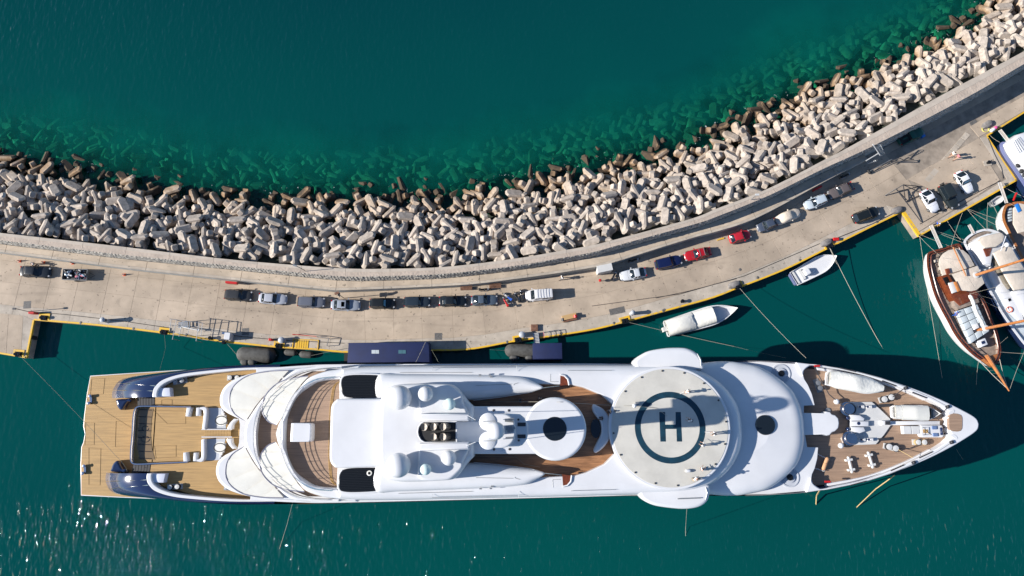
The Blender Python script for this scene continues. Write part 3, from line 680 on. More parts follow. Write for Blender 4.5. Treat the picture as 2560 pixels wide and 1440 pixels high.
for sgn in (1, -1):                                              # hinged gates, upholstered corner blocks beside the pool steps
    f = (lambda p: p) if sgn > 0 else mir
    for pts, m, h in (([(466,1019),(478,1019),(472,1042),(463,1041)], Wh, 0.9), ([(490,1019),(500,1018),(498,1040),(489,1040)], Wh, 0.8)):
        q = [f(W(x, y, zM + h)) for x, y in pts]; b = MB(); b.slab(q, zM, zM + h, 0.15, 3); Y(b, 'corner_seat', m)
    q = [f(p) for p in spline(WL([(500,1018),(512,1017),(518,1024),(517,1045),(513,1074)], zM + .8), 5)]; q2 = [f(p) for p in spline(WL([(505,1073),(508,1045),(509,1030),(504,1024),(496,1024)], zM + .8), 5)]
    b = MB(); b.slab(q + q2, zM, zM + 0.8, 0.12, 2); Y(b, 'bulkhead', Wh)
    q = [f(W(x, y, zM + .03)) for x, y in ((514,1020),(560,1020),(565,1073),(512,1073))]; b = MB(); b.prism(q, zM, zM + 0.03); Y(b, 'grey_deck_panel', mat('pale_grey_deck', (0.42, 0.45, 0.50), 0.5))
    for k in range(4):
        q = [f(W(x, y, zM + .05)) for x, y in ((553 + k * 3.5, 1022 + k * 5), (556 + k * 3.5, 1022 + k * 5), (558 + k * 3.5, 1052 + k * 3), (555 + k * 3.5, 1052 + k * 3))]
        b = MB(); b.prism(q, zM + 0.03, zM + 0.08 + k * .16); Y(b, 'step', Wh)
    cx, cy = f(W(553, 1051, zM + .7)); b = MB(); b.lathe((cx, cy, zM), ((0.3, 0), (0.12, 0.1), (0.12, 0.6), (0.85, 0.64), (0.88, 0.7), (0.05, 0.72)), 20); tb = Y(b, 'round_table', M['cover'])
    b = MB(); b.tube([(cx + 0.9 * math.cos(t), cy + 0.62 * math.sin(t), zM + 0.72) for t in [i * math.pi / 10 for i in range(21)]], 0.06, 4); Y(b, 'table_rim', M['darksteel'], tb)
    q = [f(p) for p in spline(WL([(585,1046),(575,1056),(569,1066),(568,1073)], zM + .9), 5)] + [f(p) for p in spline(WL([(580,1073),(583,1060),(590,1052),(597,1048)], zM + .9), 5)]
    b = MB(); b.slab(q, zM, zM + 0.9, 0.15, 2); Y(b, 'curved_sofa', Wh)
    # black stairs from platform up to main deck
    for k in range(6):
        x0 = 344 + k * 7.2; q = [f(W(x, y, 1.6 + 0.45 * (k + 1))) for x, y in ((x0, 996), (x0 + 6.2, 996), (x0 + 6.2, 1015.5), (x0, 1015.5))]
        b = MB(); b.prism(q, 1.6, 1.6 + 0.45 * (k + 1)); Y(b, 'stair_tread', M['darksteel'])
    # navy fashion plate sweeping down to the platform, white cap rail, white locker at its end
    zc = 5.9
    inner = spline(WL([(381,993),(381,985),(384,972),(393,960),(408,949),(440,938),(486,930),(592,920),(700,917)], zc), 5)
    outerp = spline([(*W(281, 996, 2.3), 2.3), (*W(280, 985, 2.4), 2.4), (*W(285, 969, 2.6), 2.6), (*W(300, 951, 2.9), 2.9), (*W(333, 941, 3.3), 3.3), (*W(394, 933, 4.2), 4.2), (*W(480, 923, 5.2), 5.2), (*W(592, 913.5, 5.5), 5.5), (*W(700, 911, 5.7), 5.7)], 5)
    b = MB(); G = []
    for (ix, iy), (ox, oy, oz) in zip(inner, outerp):
        row = []
        for k in range(7):
            t = k / 6; x, y = ix + (ox - ix) * t, iy + (oy - iy) * t
            row.append((*f((x, y)), zc + (oz - zc) * t ** 1.6 + 0.35 * math.sin(math.pi * t) * min(1, math.hypot(ix - ox, iy - oy) / 4)))
        row.append((*f((ox, oy)), max(0.9, oz - 1.6)))
        G.append(row)
    b.loft(G if sgn < 0 else [r[::-1] for r in G], False, False, closed=False); end = [r for r in G[0]] + [(*f(inner[0]), 1.6), (*f((outerp[0][0], outerp[0][1])), 1.6)]
    b.add(end[:8] + [end[9], end[8]], [tuple(range(10))]); fp = Y(b, 'fashion_plate', M['navy'], ang=60)
    b = MB(); pts = [G[k][3] for k in range(2, len(G))]; 
    b.tube([(*p[:2], p[2] + 0.03) for p in (G[8][0], G[8][2], G[8][4], G[8][6])], 0.06, 4); Y(b, 'trim_line', M['chrome'], fp)
    b = MB(); b.tube([(*p[:2], p[2] + 0.03) for p in (G[13][0], G[13][2], G[13][4], G[13][6])], 0.06, 4); Y(b, 'trim_line', M['chrome'], fp)
    ci = spline(WL([(393,993),(393,984),(396,974),(404,964),(420,954),(450,944),(492,937),(592,926.5),(700,921)], zc), 5)
    q = [f(p) for p in inner] + [f(p) for p in reversed(ci)]
    b = MB(); b.slab(q, zM, zc + 0.05, 0.12, 2); Y(b, 'cap_rail', Wh)
    q = [f(W(x, y, 5.6)) for x, y in ((392,970),(424,969),(426,991),(392,992))]; b = MB(); b.slab(q, zM, 5.6, 0.15, 2); Y(b, 'deck_locker', M['cushion'] if 0 else mat('pale_locker', (0.62, 0.64, 0.72), 0.4))
    # curved navy step block by the fashion plate
    q = [f(W(x, y, 2.5)) for x, y in spline([(292,998),(330,998),(322,1003),(314,1012),(308,1022),(300,1025),(293,1018),(290,1008)], 3, True)]
    b = MB(); b.slab(q, 1.6, 2.6, 0.35, 3); Y(b, 'side_step', M['navy'])
for i in range(17):                                               # gangway from pool to the inner stair, board by board
    x0 = 511 + i * 3.9; q = WL([(x0, 1075), (x0 + 3.3, 1075), (x0 + 3.3, 1091), (x0, 1091)], 4.9); b = MB(); b.prism(q, 4.82, 4.9); Y(b, 'gangway_board', M['teak'])
for yy in (1073.5, 1092.5):
    b = MB(); b.tube([W3(504, yy, 4.95), W3(580, yy, 4.95)], 0.09, 5); Y(b, 'gangway_rail', Wh)

# ---- decks above the stern: dark decks, white rings, cream awnings
zB = 7.4
b = MB(); b.prism(half([(640,1090),(600,1062),(596,1040),(640,960),(720,930),(830,921),(1000,921)][1:], 7.0, sp=False), 4.4, 7.0); Y(b, 'lower_saloon', M['white2'])
# white overhang carrying the first pair of awnings
for sgn in (1, -1):
    f = (lambda p: p) if sgn > 0 else mir
    rimo = spline(WL([(615,1052),(596,1047),(578,1039),(562,1030),(550,1017),(547,1000),(549,986),(558,968),(578,951),(607,938.5),(651,928),(710,921),(760,919)], zB), 5)
    edge = WL([(760,925),(690,965),(655,1000),(634,1030),(620,1056)], zB)
    b = MB(); b.slab([f(p) for p in rimo + edge], zB - 0.9, zB, 0.5, 4); Y(b, 'awning_deck', Wh)
    def awning(rim_px, edge_px, z, name='awning'):
        n = 5; rc = Curve(WL(rim_px, z), 0.5); ec = Curve(WL(edge_px, z), 0.5); root = None
        for k in range(n):
            b = MB(); A = []
            for j in range(5):
                t = (k + j / 4) / n; a = rc.at(rc.len * t); c = ec.at(ec.len * t); dz = 0.24 * (1 - j / 4.0); row = []
                for i in range(6):
                    u = i / 5; p = a.lerp(c, u); row.append((*f((p.x, p.y)), z + 0.15 + dz * (0.15 + 0.85 * u)))
                A.append(row)
            o = Y(b.loft(A if sgn < 0 else A[::-1], False, False, closed=False), 'awning_panel', M['fabric'], root, ang=60)
            if root is None:
                root = o; o.name = name
                bb = MB(); bb.tube([(*f((p.x, p.y)), z + 0.15) for p in rc.p], 0.09, 5); Y(bb, 'awning_frame', M['darksteel'] if 0 else mat('grey_frame', (0.18, 0.18, 0.24), 0.4), root)
    awning([(615,1052),(588,1036),(576,1015),(574.5,992),(579,975),(594,956),(622,939),(666,929.5),(722,926)], [(616,1053),(629,1032),(652,1000),(684,968),(722,927)], zB + 0.15)
    awning([(692,1062),(672,1054),(659,1036),(656,1017),(664,989),(689,962),(724,947),(771,940)], [(694,1062),(711,1035),(725,1003),(746,971),(772,941)], 10.4)
# ring B
def crescent(outer, inner, z, h, r, name, m, n=6):
    b = MB(); b.slab(ringpoly(outer, inner, z, n), z - h, z, r, 4); return Y(b, name, m, ang=50)
crescent([(860,914.5),(812,915),(753,919),(722,933),(684,968),(652,1000),(629,1032),(614,1058),(609,1082)], [(860,921),(800,922),(753,932),(718,951),(695,970),(672,990),(656,1017),(644,1047),(639,1082)], 10.3, 1.2, 0.4, 'middle_ring', Wh)
b = MB(); b.slab(half([(645,1082),(648,1050),(660,1018),(676,992),(722,952),(780,928),(1000,922)], 9.2, sp=False), 7.0, 9.2, 0.02, 1); Y(b, 'middle_deck', M['teak3'] if 0 else M['teak2'])
b = MB(); b.slab(half([(690,1082),(697,1060),(712,1035),(726,1003),(748,971),(776,943),(830,927),(1000,922)], 11.6, sp=False), 9.2, 11.6, 0.02, 1); Y(b, 'upper_saloon', M['white2'])
crescent([(900,913),(841,923),(812,928),(774,942),(753,962),(730,991),(710,1032),(695,1061),(690,1082)], [(900,947.5),(849,947.5),(797,953),(768,968),(742,988),(724,1017),(714,1047),(711,1082)], 13.4, 1.5, 0.45, 'upper_ring', Wh)
b = MB(); b.slab(half([(708,1082),(712,1047),(722,1015),(742,986),(768,966),(797,951),(851,944),(980,940)], 12.3, sp=False), 11.0, 12.3, 0.02, 1); Y(b, 'sun_deck', M['teak2'])
def rail(pts, z, h, nr, step, name, par=None, r=0.03, m=None):
    c = Curve([(p[0], p[1]) for p in pts], 0.8); b = MB()
    for k in range(nr): b.tube([(p.x, p.y, z + h * (k + 1) / nr) for p in c.p], r, 4)
    d = 0.0
    while d < c.len: p = c.at(d); b.cyl((p.x, p.y, z), (p.x, p.y, z + h), r, n=4); d += step
    return b.build(name, m or M['chrome'], par or yacht)
rail(half([(840,942),(797,947),(765,962),(739,984),(720,1015),(708,1047),(705,1082)], 13.9), 13.4, 1.0, 3, 1.5, 'stern_railing', r=0.045)
rail(half([(840,919),(800,922),(753,931),(716,952),(672,991),(650,1025),(640,1060),(637,1082)], 10.9), 10.3, 0.9, 2, 1.8, 'middle_railing', r=0.04)
b = MB(); b.slab(rrect(*W(753, 1081, 14.4), 2.7, 2.6, 0.35), 12.3, 14.4, 0.15, 3); Y(b, 'sun_deck_bar', Wh)
b = MB(); b.slab(rrect(*W(733, 1081, 13.9), 0.7, 2.6, 0.1), 12.3, 13.9, 0.08, 2); Y(b, 'bar_front', Wh)
for o in (0, 5, 10):
    pts = half([(856,950),(840 - o * .4, 962),(834 - o * .5, 985),(830 - o * .6, 1030),(829 - o * .6, 1082)], 12.35)
    b = MB(); b.tube([(x, y, 12.33) for x, y in pts], 0.05, 4); Y(b, 'deck_inlay', M['teak'])

# ---- upper deck shell (C-shaped, open to the stern, well amidships, round front under the helipad)
zS = 14.4
out_px = [(850,921),(900,915.5),(1000,913),(1200,912),(1400,911),(1540,911),(1640,911),(1700,913),(1742,921),(1782,938),(1818,966),(1845,1003),(1858,1040),(1861,1074)]
in_px = [(850,946),(852,938),(1180,938),(1180,958),(1300,958),(1396,961),(1421,960),(1458,968),(1505,987),(1534,1013),(1531,1040),(1530,1074)]
o_w = half(out_px, zS, 4); i_w = half(in_px, zS, 3, sp=False)
oc, ic = clean(o_w), clean(i_w[::-1]); poly = oc + ic
b = MB(); b.slab(poly, 6.2, zS, n=6, rr=[1.5] * len(oc) + [0.12] * len(ic)); Y(b, 'upper_deck_shell', Wh, ang=50)
b = MB(); b.slab(half([(860,925),(1000,921),(1540,920),(1700,922),(1790,960),(1830,1020),(1838,1074)], 11, sp=False), 6.2, 11.4, 0.02, 1); Y(b, 'inner_house', M['white2'])
b = MB(); b.slab(half([(1150,930),(1540,930),(1545,1010),(1560,1074)], 12.9, sp=False), 11.3, 12.9, 0.02, 1); Y(b, 'well_deck', M['teak3'])
b = MB(); b.slab(half([(850,934),(1160,934),(1172,1000),(1180,1074)], 13.9, sp=False), 11.3, 13.9, 0.02, 1); Y(b, 'house_base', M['white2'])
# notches with teak steps at the side of the well
for sgn in (1, -1):
    f = (lambda p: p) if sgn > 0 else mir
    q = [f(p) for p in WL([(1400,966),(1401,938),(1410,940),(1418,949),(1421,962)], zS + 0.02)]; b = MB(); b.prism(q, zS - 0.3, zS + 0.012); nt_ = Y(b, 'side_hatch', M['mahog'])
    q = [tuple(f(p)) + (zS + 0.1,) for p in WL([(1401,937),(1411,939),(1420,948),(1423,963)], zS)]; b = MB(); b.tube(q, 0.13, 5); Y(b, 'hatch_coaming', Wh, nt_)
    # long blister fairing
    q = spline([f(p) for p in WL([(940,937),(1000,934),(1162,935.5),(1250,937.5),(1308,943),(1337,955),(1358,968),(1345,975),(1323,980),(1250,991),(1190,998),(1120,1000),(1000,1000),(940,1000)], 15.6)], 4, True)
    b = MB(); qa, ra = auto_r(q, 1.2, .85); b.slab(qa, 13.9, 15.6, n=6, rr=ra); Y(b, 'side_fairing', Wh, ang=60)
    # black louvred skylight
    q = spline([f(p) for p in WL([(851,965),(855,944),(872,937.5),(910,936.5),(948,938.5),(962,948),(967,966),(964,982),(950,993),(910,995),(872,994),(856,986)], 15.2)], 3, True)
    b = MB(); b.slab(q, 13.9, 15.0, 0.12, 2); lv = Y(b, 'skylight', M['glossblack'])
    b = MB(); b.slab(inset(ccw(clean(q)), -0.22), 13.9, 14.85, 0.1, 2); Y(b, 'skylight_frame', Wh, lv)
    for i in range(13):
        t = (i + 0.5) / 13; y0 = 939.5 + t * 53; e = 6 * (abs(t - 0.5) * 2) ** 4 + 3
        a, c = f(W(853 + e, y0, 15.1)), f(W(964 - e, y0, 15.1)); bb = MB(); m_ = ((a[0] + c[0]) / 2, (a[1] + c[1]) / 2)
        bb.box((*m_, 14.98), (math.hypot(a[0] - c[0], a[1] - c[1]), 0.1, 0.12), math.atan2(c[1] - a[1], c[0] - a[0])); Y(bb, 'louvre', M['louvre'], lv)
x, y = W(923, 1183, 15.3); b = MB(); b.lathe((x, y, 14.9), ((0.36, 0), (0.36, 0.4), (0.2, 0.42), (0.2, 0.1), (0.02, 0.1)), 14); Y(b, 'vent_cowl', M['cover'])
# ---- top house
b = MB(); b.slab(half([(960,996.5),(855,996.5),(838,1001),(829,1012),(826,1030),(824.5,1082)], 16.6, 5), 12.9, 16.6, 0.35, 4); Y(b, 'top_house_roof', Wh)
E_px = [(944,1082),(945,1040),(948,1008),(957,980),(975,966),(1000,960),(1031,958.5),(1075,958.5),(1125,960.5),(1142,968),(1157,985),(1171,1003),(1184,1015)]
Fc = W(1388, 1072, 17.6)
e_w = half([p for p in E_px], 18.2, 5)
b = MB(); b.slab([tuple(p) for p in e_w], 14.0, 18.2, 0.7, 5); Y(b, 'radome_deck', Wh, ang=50)
b = MB(); b.slab(rrect(*[(a + c) / 2 for a, c in zip(W(1150, 1075, 17.4), W(1345, 1075, 17.4))], W(1345, 0, 17.4)[0] - W(1150, 0, 17.4)[0] + 1.0, 6.35, 0.2), 13.0, 17.4, 0.25, 3); Y(b, 'spine_roof', Wh)
b = MB(); b.slab(circle(*Fc, 4.25, 48), 13.0, 17.55, 0.4, 4); Y(b, 'round_roof', Wh, ang=50)
b = MB(); b.slab(circle(*W(1387, 1072, 17.6), 1.62, 32), 17.4, 17.62, 0.08, 2); Y(b, 'black_skydome', M['glass'])
for px, py in ((1234,1026),(1272,1026),(1235,1123.5),(1274,1123),(1143,1011),(1144,1141.5)):
    x, y = W(px, py, 17.45); b = MB(); b.lathe((x, y, 17.38), ((0.17, 0), (0.17, 0.08), (0.05, 0.12), (0.01, 0.12)), 10); Y(b, 'roof_light', M['darksteel'])
# raised pods beside the funnel
for sgn in (1, -1):
    f = (lambda p: p) if sgn > 0 else mir
    q = [f(p) for p in spline(WL([(1046,1002),(1045,980),(1050,966),(1066,960),(1100,960),(1124,962),(1140,972),(1157,990),(1158,1005),(1165,1018),(1172,1036),(1172,1052),(1150,1053),(1120,1052),(1080,1050),(1050,1046)], 18.9), 3, True)]
    b = MB(); b.slab(q, 17.5, 18.9, 0.35, 3); Y(b, 'pod_deck', Wh)
    q = [f(p) for p in WL([(1048,1034),(1172,1034),(1172,1053),(1048,1053)], 19.9)]; b = MB(); b.slab(q, 17.9, 19.9, 0.25, 3); Y(b, 'funnel_side', Wh)
    for k in range(2):
        q = [f(p) for p in WL([(1166 + 6 * k, 1040), (1171 + 6 * k, 1040), (1171 + 6 * k, 1046), (1166 + 6 * k, 1046)], 19.2)]; b = MB(); b.prism(q, 17.4, 19.2); Y(b, 'ladder_step', M['white2'])
b = MB(); q = [W3(1139, 1054, 19.4), W3(1224, 1054, 17.5), W3(1224, 1105, 17.5), W3(1139, 1105, 19.4)]; b.add([tuple(p) for p in q] + [(p.x, p.y, 17.0) for p in q], [(3, 2, 1, 0), (0, 1, 5, 4), (1, 2, 6, 5), (2, 3, 7, 6), (3, 0, 4, 7)]); Y(b, 'sloping_roof', Wh)
q = WL([(1142,1054),(1142,1106),(1062,1106),(1052,1100),(1046,1090),(1044,1080),(1046,1068),(1052,1059),(1060,1054)], 19.4)
b = MB(); b.slab(q, 18.0, 19.3, 0.05, 1); fn = Y(b, 'funnel', M['black'])
b = MB(); b.tube([(x, y, 19.45) for x, y in clean(q) + clean(q)[:1]], 0.13, 5); Y(b, 'funnel_rim', Wh, fn)
mex = mat('stained_exhaust_steel', (0.25, 0.22, 0.19), 0.35, metal=0.7, var=0.5, scale=4)
for px, py in ((1060,1067.5),(1083,1067),(1107,1067),(1083,1092),(1107,1092)):
    x, y = W(px, py, 20.6); b = MB(); b.cyl((x + 0.55, y, 19.0), (x, y, 20.6), 0.52, 0.48, 16); e_ = Y(b, 'exhaust_pipe', mex, fn)
    b = MB(); b.lathe((x, y, 20.6), ((0.46, 0), (0.46, 0.03), (0.02, 0.03)), 16); Y(b, 'pipe_mouth', M['black'], fn)
# radomes
def radome(px, py, r, z, zb, m=None):
    x, y = W(px, py, z); b = MB(); b.lathe((x, y, zb), ((r * 0.5, 0), (r * 0.5, z - zb - r * 0.6)), 16); b.dome((x, y, z), r, r, 26, 8, low=-1.0); return Y(b, 'radome', m or Wh, ang=60)
gd = mat('pale_green_radome', (0.55, 0.68, 0.66), 0.3)
radome(999, 994, 1.62, 19.9, 18.0); radome(996, 1163, 1.62, 19.9, 18.0); radome(1064, 984.5, 1.02, 20.3, 18.7)
radome(1124, 1010, 0.80, 19.9, 18.7, gd); radome(1122, 1145, 1.0, 20.1, 18.7); radome(1064, 1173.5, 0.74, 19.9, 18.7, gd)
# mast
zm = 30.0
b = MB(); b.slab(rrect(*W(1248, 1077, 25.0), 1.9, 1.8, 0.5), 17.4, 29.6, 0.3, 2); Y(b, 'mast_column', Wh)
b = MB(); b.slab([*WL([(1234,1035),(1262,1033),(1300,1035),(1312,1045),(1320,1062),(1321,1082),(1318,1098),(1306,1113),(1296,1116),(1236,1118)], 28.0)], 27.4, 28.0, 0.2, 3); Y(b, 'lower_mast_platform', Wh)
q = [W(x, y, zm) for x, y in spline([(1221,1035),(1250,1034),(1268,1036),(1282,1046),(1288,1062),(1289,1078),(1287,1095),(1278,1110),(1262,1119),(1240,1120),(1221,1121)], 4)] + [W(x, y, zm) for x, y in ((1221,1078),)]
b = MB(); b.slab(q, zm - 0.6, zm, 0.2, 3); Y(b, 'upper_mast_platform', Wh)
for py in (1054.5, 1101.5):
    b = MB(); b.lathe((*W(1220, py, zm + .1), zm - 0.7), ((0.95, 0), (1.06, 0.1), (1.06, 0.7), (0.9, 0.82), (0.02, 0.87)), 26); Y(b, 'mast_lobe', Wh)
radome(1240, 1077, 1.04, zm + 2.2, zm)
for (a, c, z) in (((1262,1049),(1285,1047),zm + .6), ((1264,1095),(1284,1094),zm + .6), ((1262,1052),(1284,1054),zm + .2)):
    b = MB(); p0, p1 = W3(*a, z), W3(*c, z); b.cyl(p0, p1, 0.12, n=6); b.cyl(((p0 + p1) / 2) - Vector((0, 0, .6)), (p0 + p1) / 2, 0.1, n=6); Y(b, 'radar_scanner', M['grey'])
b = MB()
for k in range(5): b.box((*W(1268 + k * 4, 1070 + (k % 2) * 6, zm + .8), zm), (0.35, 0.5 - 0.05 * k, 0.8 + 0.15 * k), 0.1 * k)
Y(b, 'mast_instruments', M['grey'], kind='stuff')
for yy in (1062, 1092):
    b = MB(); b.slab(rrect(*W(1304, yy - 1, 28.06), 1.0, 0.45, 0.04), 27.9, 28.06, 0.02, 1); Y(b, 'mast_grating', M['darksteel'])
for px, py in ((1296,1049),(1297,1101)):
    b = MB(); b.lathe((*W(px, py, 28.1), 27.95), ((0.14, 0), (0.14, 0.2), (0.01, 0.22)), 8); Y(b, 'roof_light', M['darksteel'])
for a, c in (((1189,1105), (1163,1116)), ((1189,1050), (1166,1036))):
    b = MB(); b.tube([W3(*a, 25.0), W3(*c, 18.9)], 0.04, 4); Y(b, 'mast_stay', Wh)
for yy in (1053.5, 1102.5):
    b = MB(); b.tube([W3(1240, yy - 1, zm + 2.0), W3(1208, yy, zm + 1.2)], 0.045, 4); Y(b, 'whip_aerial', M['grey'])
# sofa and table in the well
so_ = spline([(1484,1010),(1492,1013),(1508,1022),(1521,1038),(1529,1058),(1529,1080),(1523,1100),(1511,1117),(1497,1129),(1488,1132),(1485,1124),(1492,1108),(1501,1090),(1504,1073),(1501,1055),(1492,1042),(1484,1030),(1481,1018)], 4, True)
b = MB(); b.slab(WL(so_, 13.9), 12.9, 13.9, 0.3, 3); Y(b, 'crescent_sofa', Wh)
b = MB(); b.slab(circle(*W(1489, 1071, 13.6), 0.7, 24, ry=1.35), 13.4, 13.6, 0.05, 1); b.cyl((*W(1489, 1071, 12.9), 12.9), (*W(1489, 1071, 12.9), 13.4), 0.3); Y(b, 'oval_table', M['glass'])
rail(half([(1180,996),(1300,983),(1345,972),(1398,963)], 14.6)[:14], 14.4, 0.4, 1, 2.0, 'well_railing', r=0.04)
# ---- helipad
Hc = W(1674.5, 1068.5, 15.0); hr = W(1820.5, 1068.5, 15.0)[0] - Hc[0]
b = MB(); b.slab(circle(*Hc, hr + 0.35, 72), 14.0, 14.96, 0.12, 2); Y(b, 'helipad_rim', Wh)
b = MB(); b.slab(circle(*Hc, hr, 72), 14.5, 15.0, 0.03, 1); pad = Y(b, 'helipad', M['pad'])
sc_ = 1900.0 * 1.016 / (CAM_H - 15) ; pm = hr / 146.0
b = MB(); o_, i_ = circle(Hc[0] + 1.0 * pm, Hc[1], 88.5 * pm, 72), circle(Hc[0] + 1.0 * pm, Hc[1], 73.5 * pm, 72)
b.add([(x, y, 15.004) for x, y in o_] + [(x, y, 15.004) for x, y in i_], [(i, (i + 1) % 72, 72 + (i + 1) % 72, 72 + i) for i in range(72)]); Y(b, 'painted_ring', M['marking'], pad)
b = MB()
for q in ([(1648,1030),(1663,1030),(1663,1061.5),(1689,1061.5),(1689,1030),(1702,1030),(1705.5,1104),(1692,1104),(1691,1072.5),(1664,1072.5),(1665,1104),(1651,1104)],): b.add([(*W(x, y, 15.004), 15.004) for x, y in q][::-1], [tuple(range(12))])
Y(b, 'letter_h', M['marking'], pad)
for i in range(16):
    a = i * math.pi / 8 + .1; b = MB(); b.lathe((Hc[0] + (hr - .25) * math.cos(a), Hc[1] + (hr - .25) * math.sin(a), 15.0), ((0.13, 0), (0.13, 0.1), (0.02, 0.14)), 8); Y(b, 'pad_light', M['darksteel'], pad)
for i in range(0):
    a = i * math.pi / 6 + .2; b = MB(); b.lathe((Hc[0] + 93 * pm * math.cos(a), Hc[1] + 93 * pm * math.sin(a), 15.0), ((0.11, 0), (0.11, 0.06), (0.02, 0.08)), 6); Y(b, 'pad_light', M['darksteel'], pad)
for sgn in (1, -1):                                              # seams, lids and small fittings of the side decks
    f = (lambda p: p) if sgn > 0 else mir
    for pts in ([(1082,927),(1082,919),(1290,918)],[(1292,914),(1292,928)],[(1190,965),(1280,961)],[(1296,958),(1286,961),(1284,964)],[(1376,935),(1376,954),(1396,954)],[(1000,931),(1180,931)],[(1420,926),(1530,926)]):
        b = MB(); b.tube([(*f(p), zS + (1.22 if 955 < pts[0][1] < 970 and pts[0][0] < 1300 else .01)) for p in WL(pts, zS)], .03, 4); Y(b, 'panel_seam', M['grey'])
    for x0, y0 in ((1200,937),(1225,937),(1228,942)):
        b = MB(); b.box((*f(W(x0, y0, 15.3)), 15.1), (.35, .18, .2)); Y(b, 'deck_fitting', M['grey'])
    rl = [f(p) for p in WL([(850,917),(1000,914.5),(1200,913),(1400,912.5),(1580,911.5)], zg + 1.0)]; b = MB(); b.tube([(*p, zg + .9) for p in rl], .05, 4); Y(b, 'side_handrail', M['chrome'])
    rl = [f(p) for p in WL([(1184,1001),(1250,993.5),(1323,982),(1358,970),(1398,965)], zS)]; b = MB(); b.tube([(*p, zS + .5) for p in rl], .045, 4); Y(b, 'well_handrail', M['chrome'])
# ---- bridge wings
for nm, q in (('top', [(1585,904),(1590,896),(1602,887),(1624,876.5),(1661,870),(1690,868.5),(1715,869.5),(1733,876),(1747,886),(1755,898),(1758,914),(1757,922),(1700,924),(1600,922),(1588,918)]),
              ('bottom', [(1597,1232),(1602,1244),(1615,1255),(1640,1265),(1680,1271),(1715,1273),(1745,1269),(1763,1260),(1772,1248),(1776,1230),(1774,1215),(1766,1210),(1700,1212),(1600,1216)])):
    b = MB(); b.slab(spline(WL(q, 13.8), 4, True), 11.2, 13.8, 0.45, 4); wg = Y(b, 'bridge_wing', Wh, ang=50)
    b = MB(); x0 = 1751 if nm == 'top' else 1766
    pts = [(x0 - 8, 884), (x0, 900), (x0 + 1, 914)] if nm == 'top' else [(1764, 1218), (1768, 1232), (1764, 1250)]
    b.tube([W3(*p, 13.86) for p in pts], 0.05, 4); Y(b, 'panel_seam', M['grey'], wg)
b = MB(); b.tube([W3(1694, 1247, 13.95), W3(1752, 1245, 13.95)], 0.07, 4); Y(b, 'wing_wiper', M['grey'])
# ---- foredeck
zJ = 10.5
J_px = [(1640,906),(1760,905),(1900,904),(1990,909),(2025,914),(2010,925),(2008,938),(2011,948),(2020,962),(2030,985),(2037,1013),(2010,1014),(2010,1074)]
b = MB(); b.slab(half(J_px, zJ, sp=False), 6.0, zJ, 0.06, 2); Y(b, 'forward_deck', Wh)
K_px = [(1700,918),(1780,903),(1830,901),(1867,906),(1907,915),(1951,940),(1989,974),(2010,1015),(2018,1050),(2019,1074)]
q = half(K_px, 12.6, 5); cxk = (min(p[0] for p in q) + max(p[0] for p in q)) / 2; cyk = (min(p[1] for p in q) + max(p[1] for p in q)) / 2
b = MB(); rings = [[(x, y, 10.0) for x, y in q]]
qq = ccw(clean(q)); rings = [[(x, y, 10.0) for x, y in qq]]
for k in range(8):
    a = math.pi / 2 * k / 7; rings.append([(x, y, 11.0 + 1.3 * math.sin(a)) for x, y in inset(qq, 2.2 * (1 - math.cos(a)))])
rings.append([(cxk + (x - cxk) * 0.5, cyk + (y - cyk) * 0.5, 12.62) for x, y in inset(qq, 2.2)])
b.loft(rings); Y(b, 'domed_coachroof', Wh, ang=60)
kx, ky = W(1914, 1062.5, 12.8); b = MB(); b.slab(circle(kx, ky, 1.42, 32), 12.3, 12.78, 0.15, 2); Y(b, 'black_skydome', M['glass'])
for px, py in ((1826,960),(1952,934),(1833,1171),(1973,1193)):
    x, y = W(px, py, zJ); b = MB(); b.lathe((x, y, zJ - 0.02), ((1.4, 0), (1.4, 0.12), (1.22, 0.12), (1.2, 0.05), (0.8, 0.05), (0.78, 0.2), (0.3, 0.22), (0.28, 0.1), (0.02, 0.1)), 28); o_ = Y(b, 'lounge_ring', mat('pale_grey_seat', (0.40, 0.42, 0.46), 0.7))
    b = MB(); b.lathe((x, y, zJ + 0.06), ((0.45, 0), (0.45, 0.3), (0.02, 0.3)), 16); Y(b, 'ring_table', M['glossblack'], o_)
q = WL([(2005,1032),(2062,1033),(2066,1029),(2075,1030),(2080,1036),(2088,1038),(2096,1046),(2098,1058),(2096,1070),(2088,1078),(2080,1081),(2074,1088),(2066,1089),(2060,1086),(2005,1088)], 10.9)
b = MB(); b.slab(q, 9.2, 10.9, 0.12, 2); Y(b, 'deck_tongue', Wh)
# bow well deck, bulwark cap
zD = 9.3
b = MB(); b.slab(half([(1990,920),(2080,924),(2160,940),(2240,962),(2310,988),(2360,1012),(2400,1036),(2412,1060)], zD, sp=False), 7.5, zD, 0.02, 1); Y(b, 'bow_deck', M['teak2'])
zc = 10.95
cap_o = [(1990,905.5),(2080,917),(2160,933),(2240,956),(2310,981),(2370,1007),(2410,1027),(2433,1040),(2443,1049),(2447.5,1060)]
cap_i = [(2008,940),(2008,932),(2012,924),(2020,917),(2032,913),(2070,919),(2132,930),(2195,948),(2257,971),(2318,997),(2352,1014),(2366,1024),(2378,1033),(2374,1038),(2372,1046),(2375,1053),(2372,1060)]
b = MB(); b.slab(half(cap_o, zc, 4) + half(cap_i, zc, 4)[::-1], 6.5, zc, 0.14, 3); Y(b, 'bow_bulwark', Wh)
b = MB(); q = WL([(2377,1035),(2403,1037),(2407,1056),(2403,1077),(2377,1076),(2373,1056)], 11.06); b.slab(spline(q, 3, True), 10.5, 11.0, 0.03, 1); Y(b, 'bow_step', M['teak3'] if 0 else M['teak2'])
b = MB(); 
